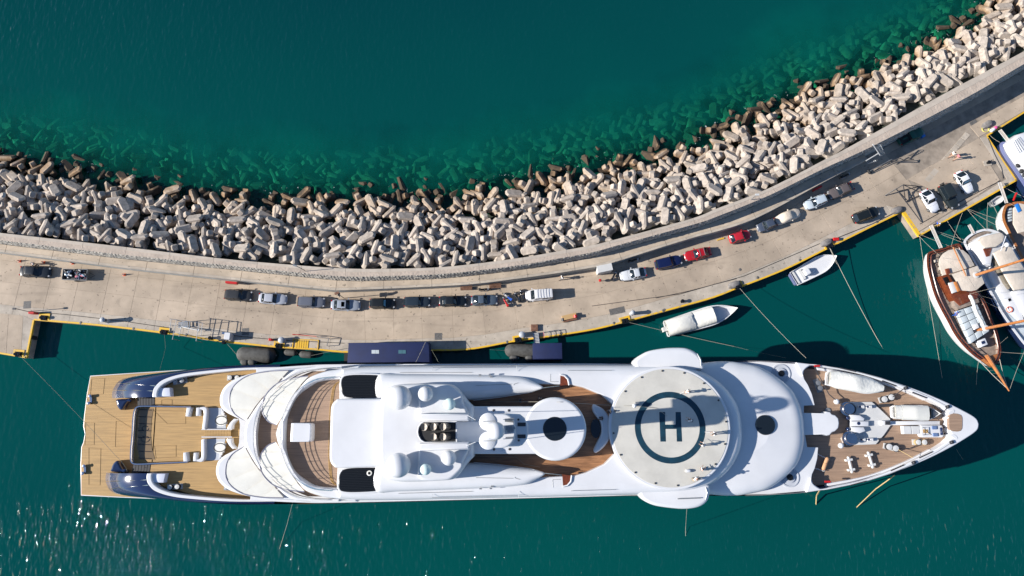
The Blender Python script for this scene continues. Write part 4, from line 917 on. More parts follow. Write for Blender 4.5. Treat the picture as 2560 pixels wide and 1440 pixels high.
for inn, z in (([(2045,925),(2132,938),(2195,955),(2257,977),(2312,1001)], 9.95),):
    c1 = half(inn, z, 4); c2 = half([(2040,918),(2132,932),(2195,949),(2257,972),(2316,996)], z, 4)
    h1 = len(c1) // 2
    b.slab(c1[:h1] + c2[:h1][::-1], zD, z, 0.05, 1); b.slab(c1[h1:] + c2[h1:][::-1], zD, z, 0.05, 1)
Y(b, 'waterway_ledge', Wh)
for sgn in (1, -1):
    f = (lambda p: p) if sgn > 0 else mir
    for a, c in (((2205,952),(2240,965)), ((2281,981),(2317,995)), ((2100,920),(2140,929))):
        p0, p1 = f(W(*a, zc)), f(W(*c, zc)); b = MB(); b.tube([(*p0, zc + .01), (*p1, zc + .01)], 0.09, 5); Y(b, 'fairlead_slot', M['darksteel'])
    b = MB(); b.tube([(*f(p), zc + 0.01) for p in WL([(2040,911),(2132,926),(2200,944),(2262,966),(2330,995),(2372,1018)], zc)], 0.035, 4); Y(b, 'cap_seam', M['grey'])
    for a in ((2264,970),(2368,1017)):
        x, y = f(W(*a, zc)); b = MB(); b.box((x, y, zc - 0.02), (0.55, 0.4, 0.25), 0.4); b.dome((x, y, zc + 0.2), 0.2, 0.15, 10, 3); Y(b, 'roller_fairlead', M['darksteel'])
# fin bulkheads near the stem
    q = [f(p) for p in spline(WL([(2374,1037),(2382,1036),(2387,1031),(2388,1026),(2384,1023),(2378,1025),(2372,1030),(2369,1034)], 11.0), 3, True)]; b = MB(); qa, ra = auto_r(q, 0.1, .6); b.slab(qa, zD, 10.99, n=2, rr=ra); Y(b, 'stem_bulkhead', Wh)
# windlass platform
q = WL([(2103,1030),(2100,1018),(2104,1008),(2112,1005),(2180,1004.5),(2200,1022),(2226,1047),(2227,1064),(2210,1088),(2190,1111),(2118,1113),(2108,1106),(2104,1096),(2110,1084),(2127,1074),(2128,1052),(2127,1041)], 9.6)
b = MB(); b.slab(q, zD - .1, 9.6, 0.06, 2); wp = Y(b, 'windlass_platform', M['offwhite'])
for px, py, m in ((2121,1022,1), (2127,1096,0)):
    x, y = W(px, py, 10.4); b = MB(); b.lathe((x, y, 9.6), ((1.0, 0), (1.0, 0.35), (0.72, 0.4), (0.68, 0.85), (0.82, 0.95), (0.78, 1.1), (0.02, 1.15)), 24); cp = Y(b, 'capstan', M['chrome'], wp)
    if m: b = MB(); b.lathe((x + .25, y, 9.7), ((0.85, 0.3), (0.9, 0.5), (0.85, 0.8), (0.7, 0.85)), 20); Y(b, 'rope_turns', M['darkrope'], cp)
for px, py in ((2154,1017),(2173,1017),(2157,1099),(2176,1099)):
    b = MB(); b.slab(rrect(*W(px, py, 10.0), 0.9, 0.45, 0.05), 9.6, 10.0, 0.04, 1); b.box((*W(px + 3, py, 10.1), 10.0), (0.35, 0.2, 0.2)); Y(b, 'chain_stopper', M['white2'], wp)
    b = MB(); b.box((*W(px - 2, py, 10.02), 9.99), (0.5, 0.28, 0.06)); Y(b, 'stopper_slot', M['navy'], wp)
for py0, py1 in ((1014,1016.5),(1098,1094)):
    b = MB(); b.box((*W(2210, py0, 9.5), zD), (1.7, 0.42, 0.35), 0.05 if py0 < 1050 else -0.08 + .16); Y(b, 'chain_cover', M['darksteel'])
for q, h in (([(2128,1053),(2172,1053),(2172,1066),(2128,1066)], 10.2), ([(2126,1036),(2150,1038),(2162,1046),(2160,1052),(2128,1052)], 10.25), ([(2128,1067),(2160,1068),(2164,1078),(2148,1084),(2130,1078)], 10.25), ([(2205,1052),(2222,1052),(2222,1063),(2205,1063)], 10.4)):
    b = MB(); b.slab(WL(q, h), 9.6, h, 0.12, 2); Y(b, 'windlass_housing', Wh, wp)
x, y = W(2146.5, 1058.5, 10.2); b = MB(); b.lathe((x, y, 10.18), ((0.24, 0), (0.24, 0.05), (0.02, 0.06)), 14); Y(b, 'hatch_port', M['navy'], wp)
b = MB(); q = WL([(2222,1053),(2350,1052.5),(2350,1062),(2222,1063)], 9.95); b.slab(q, zD, 9.95, 0.06, 2); Y(b, 'anchor_channel', Wh)
b = MB(); b.slab(WL([(2213,1053),(2226,1053),(2226,1062),(2213,1062)], 10.5), 9.9, 10.5, 0.03, 1); Y(b, 'channel_hatch', M['darksteel'])
# bollard pairs, vents, rollers
def bollards(a, c, coil, z, r=0.42):
    b = MB(); x0, y0 = W(*a, z + .7); x1, y1 = W(*c, z + .7)
    ang = math.atan2(y1 - y0, x1 - x0); b.box(((x0 + x1) / 2, (y0 + y1) / 2, z), (math.hypot(x1 - x0, y1 - y0) + 1.2, 0.8, 0.1), ang)
    for x, y in ((x0, y0), (x1, y1)): b.lathe((x, y, z), ((r * .8, 0.1), (r * .8, 0.55), (r, 0.6), (r, 0.7), (0.02, 0.74)), 16)
    o = Y(b, 'mooring_bollard', M['offwhite'] if coil else M['grey'])
    if coil:
        b = MB(); rr = r * 1.15; pts = []
        for k in range(3):
            for i in range(24):
                t = 2 * math.pi * i / 24; d = math.hypot(x1 - x0, y1 - y0) / 2; s1 = math.sin(t)
                px_, py_ = (d + rr * 0.9) * math.cos(t), rr * math.sin(2 * t) * (0.75 + 0.1 * k)
                pts.append(((x0 + x1) / 2 + px_ * math.cos(ang) - py_ * math.sin(ang), (y0 + y1) / 2 + px_ * math.sin(ang) + py_ * math.cos(ang), z + 0.2 + 0.12 * k))
        b.tube(pts, 0.075, 5); Y(b, 'mooring_line_turns', coil, o)
bollards((2212,998),(2229,993), M['darkrope'], zD); bollards((2224,1117),(2240,1121), M['darkrope'], zD); bollards((2296.5,1105.6),(2312,1105.6), M['rope2'], zD, .36)
bollards((2046,957),(2051,970), None, zD, .36); bollards((438,954),(454,951), None, zM, .34); bollards((574,944),(592,944), M['darkrope'], zM, .34)
bollards((424,1218),(442,1217), M['darkrope'], zM, .34); bollards((566,1220),(580,1221), None, zM, .34)
for a, c in (((222,999),(228,997)), ((207,1174),(215,1173))):
    x, y = W(*a, 1.9); b = MB(); b.box((x + .3, y, 1.6), (0.35, 0.9, 0.3), 0.1); [b.lathe((x + .1 + .1 * k, y + (k - .5) * 1.1, 1.6), ((0.2, 0), (0.2, 0.45), (0.26, 0.5), (0.02, 0.55)), 10) for k in (0, 1)]; Y(b, 'stern_bollard', M['chrome'])
for px, py, r in ((2103,1114,0.42),(2092,1004,0.42),(2120,1045,0.3),(2121,1073,0.3)):
    x, y = W(px, py, zD + .8); b = MB(); b.lathe((x, y, zD), ((0.15, 0), (0.15, 0.5)), 10); b.dome((x, y, zD + .7), r, r, 16, 5, low=-0.9); Y(b, 'mushroom_vent', Wh if r > .35 else M['navy'], ang=60)
b = MB(); b.lathe((*W(2069, 1026.5, zD), zD), ((0.42, 0), (0.42, 0.12), (0.24, 0.14), (0.24, 0.06), (0.02, 0.06)), 16); Y(b, 'deck_plate', M['grey'])
for a, c in (((2121,1144),(2130,1180)), ((2171,1132),(2182,1168))):
    p0, p1 = W3(*a, zD + .45), W3(*c, zD + .45); b = MB(); b.cyl(p0, p1, 0.2, n=12); dr = (p1 - p0).normalized(); ang = math.atan2(dr.y, dr.x)
    for t in (0.16, 0.84): pm_ = p0.lerp(p1, t); b.box((pm_.x, pm_.y, zD), (0.3, 0.95, 0.62), ang)
    for p in (p0, p1): b.dome((p.x, p.y, zD + .35), 0.2, 0.25, 10, 3)
    Y(b, 'deck_roller', M['offwhite'])
for a, c in (((2039,1133),(2066,1146)), ((2028,1168),(2062,1178))):
    b = MB(); b.tube([W3(a[0] + (c[0] - a[0]) * t, a[1] + (c[1] - a[1]) * t + (0.8 if i % 2 else -0.8), zD + .35) for i, t in enumerate([k / 8 for k in range(9)])], 0.07, 4); Y(b, 'pale_chain', M['offwhite'])
b = MB(); b.capsule(W3(2068, 1148, zD + .4), W3(2064, 1156, zD + .4), 0.3, 10, 3); b.capsule(W3(2063, 1160, zD + .4), W3(2059, 1170, zD + .4), 0.33, 10, 3)
tag(b.build('mooring_buoy', mat('tan_buoy', (0.50, 0.27, 0.14), 0.7)), 'tan bundled buoy lying on the teak bow deck between two pale chains', 'buoy')
for sgn, px, py in ((1, 2042, 915), (-1, 2068, 1204)):
    b = MB(); b.box((*W(px, py, zc), zc), (0.8, 0.25, 0.2), 0.0); Y(b, 'sidelight', M['red'])
# ================================================================ VEHICLES
CARM = {}
def paint(name, col, rough=0.3):
    if name not in CARM: CARM[name] = mat('car_paint_' + name, col, rough, coat=0.25, spec=0.4)
    return CARM[name]
M['cglass'] = mat('car_window_glass', (0.010, 0.016, 0.022), 0.08)
M['lampw'] = mat('clear_lamp', (0.30, 0.31, 0.33), 0.15); M['lampr'] = mat('red_lamp', (0.40, 0.01, 0.01), 0.2)
def car_local(style='sedan', L=4.4, Wd=1.78, H=1.45, pm=None, roofm=None, extras=()):
    """parts of one car, nose towards +x, as (name, MB, materials, parent index)"""
    parts = []; hl, hw = L / 2, Wd / 2
    def outline(f, nose=0.72, k=1.0):
        w_ = hw * k; h_ = hl * k
        return [(h_, w_ * 0.35), (h_ * 0.975, w_ * nose), (h_ * 0.88, w_ * 0.95), (h_ * 0.55, w_), (-h_ * 0.6, w_), (-h_ * 0.9, w_ * 0.94), (-h_ * 0.985, w_ * 0.75), (-h_, w_ * 0.35),
                (-h_, -w_ * 0.35), (-h_ * 0.985, -w_ * 0.75), (-h_ * 0.9, -w_ * 0.94), (-h_ * 0.6, -w_), (h_ * 0.55, -w_), (h_ * 0.88, -w_ * 0.95), (h_ * 0.975, -w_ * nose), (h_, -w_ * 0.35)]
    belt = {'sedan': .88, 'hatch': .92, 'coupe': .84, 'suv': 1.08, 'van': 1.15, 'pickup': .98, 'mini': .90}[style]
    def zf(x, z):     # bonnet and boot fall away from the belt line
        if z < belt - 0.12: return z
        if x > hl * .42: return z - (0.10 if style in ('suv', 'pickup') else 0.17) * ((x - hl * .42) / (hl * .58)) ** 1.3
        if style in ('sedan', 'coupe') and x < -hl * .55: return z - 0.05 * ((-x - hl * .55) / (hl * .45))
        return z
    b = MB(); rg = []; NS = 15
    for i in range(NS):
        u = i / (NS - 1); x = -hl + L * (0.5 - 0.5 * math.cos(math.pi * u)); e = abs(x) / hl
        wv_ = hw * (1 - (0.40 if x > 0 else 0.28) * e ** (5 if x > 0 else 7)) * (1 - 0.035 * e ** 2); zt = zf(x, belt); zt -= 0.16 * e ** 14
        zb = 0.24 + 0.10 * e ** 10; drop = 0.0 if i not in (0, NS - 1) else 0.0
        row = [(x, -wv_ * .93, zb), (x, -wv_, zb + .18), (x, -wv_, (zb + zt) / 2 + .05), (x, -wv_ * .975, zt - .12), (x, -wv_ * .90, zt - .03), (x, -wv_ * .6, zt + .015), (x, 0, zt + .035)]
        if i in (0, NS - 1): row = [(q[0], q[1] * .96, .5 + (q[2] - .5) * .8) for q in row]
        rg.append(row + [(q[0], -q[1], q[2]) for q in row[-2::-1]])
    b.loft(rg if True else rg[::-1], False, False); b.add(rg[0], [tuple(range(13))]); b.add(rg[-1], [tuple(range(13))[::-1]]); b.f = [tuple(reversed(f)) for f in b.f]
    parts.append(('body', b, pm, None))
    dims = {'sedan': (.30, .07, -.50, -.76), 'coupe': (.22, -.04, -.44, -.84), 'hatch': (.36, .12, -.78, -.95), 'mini': (.40, .15, -.62, -.93), 'suv': (.30, .12, -.86, -.97), 'van': (.62, .34, -.93, -.985), 'pickup': (.30, .12, -.22, -.34)}[style]
    a, b1, c, d = [hl * q for q in dims]; g = MB(); wb, wr = hw * 0.88, hw * (0.70 if style in ('sedan', 'coupe', 'hatch', 'mini') else 0.80)
    base = [(a, wb * .80), (a - .12, wb * .93), ((a + d) / 2, wb), (d + .15, wb * .93), (d, wb * .78)]; top = [(b1, wr * .84), (b1 - .08, wr * .97), ((b1 + c) / 2, wr), (c + .1, wr * .96), (c, wr * .82)]
    full = lambda q, z: [(x, y, z(x) if callable(z) else z) for x, y in q] + [(x, -y, z(x) if callable(z) else z) for x, y in reversed(q)]
    g.loft([full(base, lambda x: zf(x, belt) - 0.03), full(base, lambda x: zf(x, belt) + 0.02), full([( (p[0] + q[0]) / 2, (p[1] + q[1]) / 2 + .02) for p, q in zip(base, top)], (belt + H) / 2), full(top, H - 0.05)])
    parts.append(('windows', g, M['cglass'], None))
    r = MB(); q = full(top, 0); poly = ccw([(x, y) for x, y, _ in q])
    cx_ = (b1 + c) / 2; r.loft([[(cx_ + (x - cx_) * k, y * k, z) for x, y in poly] for k, z in ((1.015, H - .07), (1.0, H - .015), (.86, H + .015), (.6, H + .03))])
    parts.append(('roof', r, roofm or pm, None))
    for sgn in (1, -1):                               # pillars
        for (x0, y0), (x1, y1) in ((base[1], top[1]), (base[3], top[3])):
            p = MB(); p.tube([(x0, sgn * (y0 + .012), zf(x0, belt)), ((x0 + x1) / 2, sgn * ((y0 + y1) / 2 + .035), (belt + H) / 2), (x1, sgn * (y1 + .01), H - .04)], .045, 4); parts.append(('window_pillar', p, pm, None))
        p = MB()
        xm = (a + d) / 2 * .8; p.tube([(xm, sgn * (wb + .01), belt), (xm, sgn * ((wb + wr) / 2 + .03), (belt + H) / 2), (xm - .05, sgn * (wr + .01), H - .04)], .035, 4)
        parts.append(('window_pillar', p, pm, None))
        m = MB(); m.box((a - .25, sgn * (hw + .07), belt - .02), (.16, .20, .14)); parts.append(('mirror', m, pm, None))
        h = MB(); h.box((hl * .90, sgn * hw * .66, zf(hl * .90, belt) - .13), (.30, .26, .11), -sgn * .5, .8); parts.append(('headlight', h, M['lampw'], None))
        t = MB(); t.box((-hl * .945, sgn * hw * .70, belt - .20), (.16, .24, .15), sgn * .4, .9); parts.append(('tail_light', t, M['lampr'], None))
        for xx in (hl * .62, -hl * .60):
            w_ = MB(); w_.cyl((xx, sgn * (hw - .20), .32), (xx, sgn * (hw + .005), .32), .32, n=16); parts.append(('wheel', w_, M['black'], None))
            ri = MB(); ri.cyl((xx, sgn * (hw - .05), .32), (xx, sgn * (hw + .018), .32), .19, n=12); parts.append(('rim', ri, M['grey'], len(parts) - 1))
    n = MB(); n.box((hl * .985, 0, .42), (.05, .5, .12)); parts.append(('number_plate', n, M['white2'], None))
    wbr = MB(); wbr.tube([(hl * .40, -hw * .70, zf(hl * .4, belt) + .012), (hl * .47, 0, zf(hl * .47, belt) + .02), (hl * .40, hw * .70, zf(hl * .4, belt) + .012)], .018, 4); parts.append(('bonnet_seam', wbr, M['darksteel'], None))
    ex = dict(extras) if extras else {}
    if 'sunroof' in ex: s_ = MB(); s_.slab(rrect(b1 - .45, 0, .55, .8, .06), H - .02, H + .03, .01, 1); parts.append(('sunroof', s_, M['cglass'], None))
    if 'rack' in ex:
        for k in range(6): q = MB(); xx = b1 - .35 - k * (b1 - c - .6) / 5; q.tube([(xx, -wr, H + .02), (xx, -wr, H + .14), (xx, wr, H + .14), (xx, wr, H + .02)], .03, 4); parts.append(('roof_bar', q, M['grey'], None))
    if 'rails' in ex:
        for sgn in (1, -1): q = MB(); q.tube([(b1 - .1, sgn * wr * .9, H + .0), (b1 - .3, sgn * wr * .9, H + .08), (c + .3, sgn * wr * .9, H + .08), (c + .1, sgn * wr * .9, H)], .03, 4); parts.append(('roof_rail', q, M['grey'], None))
    if 'shade' in ex:
        q = MB(); q.quad((b1 + .10, wr * .7, H - .02), (a - .12, wb * .74, belt + .14), (a - .12, -wb * .74, belt + .14), (b1 + .10, -wr * .7, H - .02)); parts.append(('windscreen_shade', q, mat('blue_sunshade', (0.10, 0.32, 0.45), .4), None))
    if 'bars' in ex:
        for k in range(2): q = MB(); xx = b1 - .35 - k * .75; q.box((xx, 0, H - .01), (.07, wr * 1.9, .09)); parts.append(('roof_bar', q, M['grey'], None))
    if style == 'pickup':
        x0, x1 = -hl * .36, -hl * .93; q = MB(); q.box(((x0 + x1) / 2, 0, belt - .02), (x0 - x1, hw * 1.6, .05)); parts.append(('load_bed', q, M['black'], None))
        for sgn in (1, -1): q = MB(); q.box(((x0 + x1) / 2, sgn * hw * .9, belt - .3), (x0 - x1 + .1, .12, .42)); parts.append(('bed_side', q, pm, None))
    if style == 'suv' and 'spare' in ex: q = MB(); q.cyl((-hl - .02, 0, .95), (-hl - .22, 0, .95), .36, n=16); parts.append(('spare_wheel', q, M['black'], None))
    return parts
CARS = []
CACHE = {}
def add_car(px, py, deg, label, style='sedan', L=4.4, Wd=1.78, H=1.45, color='grey', col=(0.1,0.1,0.1), roof=None, extras=(), cat='car', z=ZQ + 0.006, name='parked_car', group='cars parked on the quay', rough=.3):
    """px,py = middle of the roof outline in the photo, deg = heading of the nose in the photo (0 right, 90 up)"""
    x, y = W(px, py, z + 0.7)
    t = thing(name, label, cat, (x, y, z), R(deg), group); pm = paint(color, col, rough); objs = []
    for nm, b, m, par in car_local(style, L, Wd, H, pm, roof, [(e, 1) for e in extras]):
        o = b.build(nm, m, objs[par] if par is not None else t); objs.append(o)
    CARS.append((t, px, label)); return t
DK = (0.022, 0.024, 0.028)
add_car(88, 679, -3, 'black saloon beside a worker in a white helmet, leftmost car on the quay', 'sedan', 5.0, 1.85, 1.45, 'black1', (0.014, 0.018, 0.024))
add_car(596, 738, -4, 'dark grey hatchback at the left end of the row of parked cars', 'hatch', 4.5, 1.82, 1.5, 'charcoal', (0.035, 0.036, 0.038))
add_car(682, 746.5, -4, 'light silver saloon, second from the left in the row', 'sedan', 4.6, 1.78, 1.45, 'silver', (0.36, 0.38, 0.43))
add_car(779, 755.5, -2, 'mid grey estate car between the two silver saloons', 'suv', 4.4, 1.8, 1.5, 'greyblue', (0.11, 0.12, 0.15), extras=('rails',))
add_car(864, 762.5, -1.5, 'silver saloon with dark sunroof beneath the tall lamp post', 'sedan', 4.75, 1.8, 1.45, 'silver2', (0.27, 0.30, 0.35), extras=('sunroof',))
add_car(956, 758.5, -1, 'small black hatchback with a pale blue sunshade in the windscreen', 'hatch', 4.1, 1.74, 1.5, 'black2', (0.012, 0.014, 0.015), extras=('shade',))
add_car(1043.5, 755, 0, 'dark slate estate car between the sunshade hatchback and a black saloon', 'suv', 4.25, 1.75, 1.5, 'slate', (0.020, 0.030, 0.042))
add_car(1132, 752.5, 0, 'black saloon with lit rear window, fourth from the white van', 'sedan', 4.5, 1.76, 1.45, 'black3', (0.010, 0.014, 0.018))
add_car(1211, 750, 1, 'blue grey coupe beside the parked motorcycles', 'coupe', 4.3, 1.75, 1.4, 'steelblue', (0.07, 0.095, 0.13))
add_car(1348, 737.5, 184.5, 'white panel van with a black ladder rack on its roof', 'van', 4.4, 1.82, 1.85, 'vanwhite', (0.62, 0.62, 0.64), extras=('rack',), cat='van', name='parked_van')
add_car(1583, 685, 191, 'bright silver coupe parked near the white storage box', 'coupe', 4.3, 1.78, 1.32, 'brightsilver', (0.50, 0.52, 0.55))
add_car(1671, 656, 13, 'navy blue estate car touching the red convertible', 'suv', 4.4, 1.78, 1.5, 'navycar', (0.006, 0.012, 0.055))
add_car(1744, 635, 193, 'red saloon with two roof bars across its top', 'sedan', 4.45, 1.72, 1.45, 'redcar', (0.33, 0.008, 0.016), extras=('bars',))
add_car(1850, 591.5, 17, 'short bright red hatchback by the yellow line', 'mini', 3.6, 1.66, 1.45, 'redcar2', (0.42, 0.018, 0.03))
add_car(1917, 563, 201, 'small dark blue hatchback with silver roof rails touching the covered car', 'mini', 3.3, 1.6, 1.55, 'bluegrey', (0.05, 0.065, 0.10), extras=('rails',))
add_car(2039, 505, 202, 'pale silver hatchback between the covered car and the brown saloon', 'hatch', 3.9, 1.72, 1.5, 'palesilver', (0.42, 0.48, 0.53))
add_car(2102, 476, 203, 'brownish grey saloon, farthest up the quay in the sunny row', 'sedan', 4.5, 1.76, 1.45, 'bronze', (0.10, 0.085, 0.085))
add_car(2165, 537, 20.5, 'black hatchback with red tail lights close to the yellow quay edge', 'hatch', 4.6, 1.82, 1.5, 'black4', (0.010, 0.013, 0.014))
add_car(2325, 502, -64, 'white beetle-shaped car with a sky reflection on its bonnet, left of the black off-roader', 'coupe', 4.0, 1.78, 1.45, 'white1', (0.66, 0.67, 0.70))
add_car(2411, 455, -65, 'white beetle-shaped car with cyan sunshade, right of the black off-roader', 'coupe', 4.0, 1.78, 1.45, 'white2', (0.70, 0.71, 0.73), extras=('shade',))
add_car(2371, 491, -64, 'boxy dark green off-roader with spare wheel between the two white cars', 'suv', 4.3, 1.82, 1.95, 'olive', (0.018, 0.024, 0.026), extras=('spare',), cat='off-roader', name='off_roader')
add_car(2277, 340, 26, 'dark green pickup truck parked in the shade of the sea wall', 'pickup', 4.7, 1.75, 1.6, 'green', (0.008, 0.085, 0.06), cat='pickup truck', name='pickup_truck')
# covered car under a beige cloth
def covered_car():
    t = thing('covered_car', 'car hidden under a beige dust cover behind the small blue hatchback', 'car', (*W(1969, 541, ZQ + .6), ZQ), R(22)); b = MB(); rings = []
    for k in range(13):
        u = k / 12; x = -2.15 + 4.3 * u; wd = 0.88 * (1 - abs(2 * u - 1) ** 6 * .35); h = 0.92 + 0.55 * math.exp(-((u - .45) / .23) ** 4) - .25 * abs(2 * u - 1) ** 5; row = []
        for i in range(15):
            a = math.pi * i / 14; fold = 1 + 0.03 * math.sin(k * 2.3 + i * 1.7)
            row.append((x, wd * fold * math.copysign(abs(math.cos(a)) ** .55, math.cos(a)), .12 + (h - .12) * abs(math.sin(a)) ** .6 * fold))
        rings.append(row)
    b.loft(rings, closed=False); b.add(rings[0], [tuple(range(15))]); b.add(rings[-1], [tuple(range(15))[::-1]]); b.build('dust_cover', M['canvas'], t, ang=60)
    for sgn in (1, -1): m = MB(); m.dome((.35, sgn * .93, .92), .14, .12, 8, 3); m.build('mirror_bulge', M['canvas'], t)
covered_car()
# ---- motorcycles
def motorcycle(px, py, deg, label, col, seatm=None, group='motorcycles on the quay', z=ZQ + .006):
    t = thing('motorcycle', label, 'motorcycle', (*W(px, py, z + .4), z), R(deg), group)
    for x in (.72, -.68): b = MB(); b.cyl((x, -.06, .31), (x, .06, .31), .31, n=16); w_ = b.build('wheel', M['black'], t); b = MB(); b.cyl((x, -.07, .31), (x, .07, .31), .17, n=10); b.build('rim', M['chrome'], w_)
    b = MB(); b.slab(rrect(.18, 0, .55, .30, .12), .62, .88, .1, 3); b.build('fuel_tank', col, t)
    b = MB(); b.slab(rrect(-.38, 0, .75, .26, .1), .62, .78, .06, 2); b.build('seat', seatm or M['black'], t)
    b = MB(); b.box((.05, 0, .25), (.5, .3, .38)); b.build('engine', M['grey'], t)
    b = MB(); b.tube([(.38, -.38, .98), (.48, -.1, 1.02), (.48, .1, 1.02), (.38, .38, .98)], .022, 5); b.tube([(.48, 0, 1.0), (.72, 0, .32)], .05, 5); b.build('handlebar', M['chrome'], t)
    for s_ in (1, -1): b = MB(); b.box((.42, s_ * .4, 1.05), (.05, .12, .08)); b.build('mirror', M['darksteel'], t)
    b = MB(); b.dome((.62, 0, .85), .12, .12, 10, 4, low=-.8); b.build('headlight', M['lampw'], t)
    b = MB(); b.tube([(.0, -.2, .25), (-.75, -.22, .38)], .05, 6); b.build('exhaust', M['chrome'], t)
    b = MB(); b.slab(rrect(-.82, 0, .34, .4, .08), .8, 1.08, .06, 2); b.build('top_box', seatm or M['black'], t)
motorcycle(1263, 754, 118, 'red and white sports motorcycle next to the blue grey coupe', M['red'], M['red'])
motorcycle(1268, 742, 140, 'white and blue motorcycle tight behind the red one', M['white2'], M['blue'])
motorcycle(1292, 743, 116, 'black motorcycle in the middle of the parked bikes', M['glossblack'])
motorcycle(1304, 738, 104, 'black scooter nearest to the nose of the white van', M['glossblack'])
motorcycle(1534, 690, 60, 'black motorcycle with chrome parts between the white box and the silver coupe', M['glossblack'])
motorcycle(1585, 651, 15, 'black motorcycle in the shade of the terrace above the silver coupe', M['glossblack'])
motorcycle(2113, 440, 22, 'black motorcycle in wall shade above the brown saloon', M['glossblack'])
motorcycle(1920, 528, 20, 'red and black motorcycle in the shade behind the covered car', M['red'])
motorcycle(1212, 724, 4, 'black bicycle-sized moped under the terrace between two wooden benches', M['glossblack'])
# ---- open trailer heaped with gear
t = thing('loaded_trailer', 'open dark trailer heaped with bags and diving gear behind the black saloon', 'trailer', (*W(189, 687, ZQ + .8), ZQ), R(-1.5))
b = MB(); b.box((0, 0, .5), (3.9, 1.75, .1)); b.build('trailer_floor', M['darksteel'], t)
for c_, s_ in (((0, .86, .55), (3.9, .05, .55)), ((0, -.86, .55), (3.9, .05, .55)), ((1.93, 0, .55), (.05, 1.7, .55)), ((-1.93, 0, .55), (.05, 1.7, .55))): b = MB(); b.box(c_, s_); b.build('side_board', M['grey'], t)
for y_ in (.9, -.9): b = MB(); b.cyl((0, y_ - .1, .33), (0, y_ + .1, .33), .33, n=16); b.build('wheel', M['black'], t)
b = MB(); b.tube([(1.9, .5, .45), (2.9, 0, .45), (1.9, -.5, .45)], .05, 5); b.build('drawbar', M['darksteel'], t)
gm = [M['glossblack'], M['wc'], M['darksteel'], mat('slate_bag', (.05, .07, .12), .8), M['pc'], M['gc'], mat('pale_blue_bag', (.25, .33, .42), .8)]
for k in range(46):
    b = MB(); x_, y_ = rnd.uniform(-1.75, 1.75), rnd.uniform(-.7, .7); p = Vector((x_, y_, rnd.uniform(.8, 1.25))); d = Vector((rnd.uniform(-1, 1), rnd.uniform(-1, 1), rnd.uniform(-.3, .3))).normalized() * rnd.uniform(.06, .22)
    b.capsule(p - d, p + d, rnd.uniform(.08, .17), 8, 2); tag(b.build('gear_bag', gm[rnd.choice((0, 0, 0, 1, 2, 3, 3, 4, 5, 6))], None), None)
    o = bpy.context.scene.collection.objects[-1]; o.location = t.location; o.rotation_euler = t.rotation_euler
    cn = ['black', 'white', 'black', 'slate', 'pink', 'grey', 'pale blue'][gm.index(o.data.materials[0])]; tag(o, f'{cn} piece of gear in the open trailer, {["left end", "left of middle", "right of middle", "right end"][min(3, int((x_ + 1.75) / .88))]}, {"far" if y_ > .25 else "near" if y_ < -.25 else "central"} side', 'bag', 'gear heaped in the trailer')
# ================================================================ QUAYSIDE THINGS, BOATS, ROPES, PEOPLE
def T(name, label, cat, px, py, z=ZQ + .006, deg=0.0, group=None): return thing(name, label, cat, (*W(px, py, z), z), R(deg), group)
def B(mb, name, m, t, **k): return mb.build(name, m, t, **k)
# ---- bollards sunk in yellow recesses
for px, py, deg, lab in ((111,795,-5,'black double bollard in yellow recess at the corner of the left basin'), (47,886,-4,'black bollard on the pier end with rope leading to the yacht stern'), (411,831,-6,'black bollard in yellow recess left of the pole frame'),
        (698,865,-4,'black bollard with two white ropes right of the largest grey fender'), (1296,850,10,'black bollard in yellow recess left of the grey gangway'), (1563,803,14,'black bollard in the yellow notch by the covered white launch'), (1845,717,20,'black bollard beside a stone-grey cover above the launch bow'), (2074,617,24,'black bollard with heavy line above the open white tender')):
    t = T('quay_bollard', lab, 'bollard', px, py, ZQ, deg, 'black bollards along the yellow edge')
    b = MB(); b.box((0, 0, .0), (1.0, .8, .10)); B(b, 'base_plate', M['glossblack'], t)
    for s_ in (1, -1): b = MB(); b.lathe((s_ * .28, 0, .08), ((.2, 0), (.17, .3), (.26, .42), (.24, .5), (.02, .52)), 12); B(b, 'bollard_head', M['glossblack'], t)
    b = MB(); b.box((0, .58, .0), (1.7, .32, .12)); B(b, 'yellow_back', M['yellow'], t)
    for s_ in (1, -1): b = MB(); b.box((s_ * .72, .1, .0), (.26, .62, .11)); B(b, 'yellow_side', M['yellow'], t)
for px, py, deg, lab in ((1834,712,20,'grey concrete hood right behind the bollard above the launch bow'), (2064,607,24,'grey concrete hood by the red box on the quay edge'), (2240,526,20,'grey concrete hood at the inner corner of the quay head'), (2466,312,30,'grey concrete hood at the outer corner next to the coiled yellow hose')):
    t = T('concrete_hood', lab, 'hood', px, py, ZQ, deg, 'concrete hoods on the quay edge'); b = MB(); b.loft([rect for rect in ([(x * k, y * k, z) for x, y in ((-1.0, -.25), (-.5, -.55), (.55, -.55), (1.0, -.2), (1.0, .25), (.5, .5), (-.55, .5), (-1.0, .2))] for z, k in ((0, 1), (.35, 1), (.55, .7)))]); B(b, 'hood', mat('weathered_grey', (.20, .185, .175), .9, var=.3, scale=2), t)
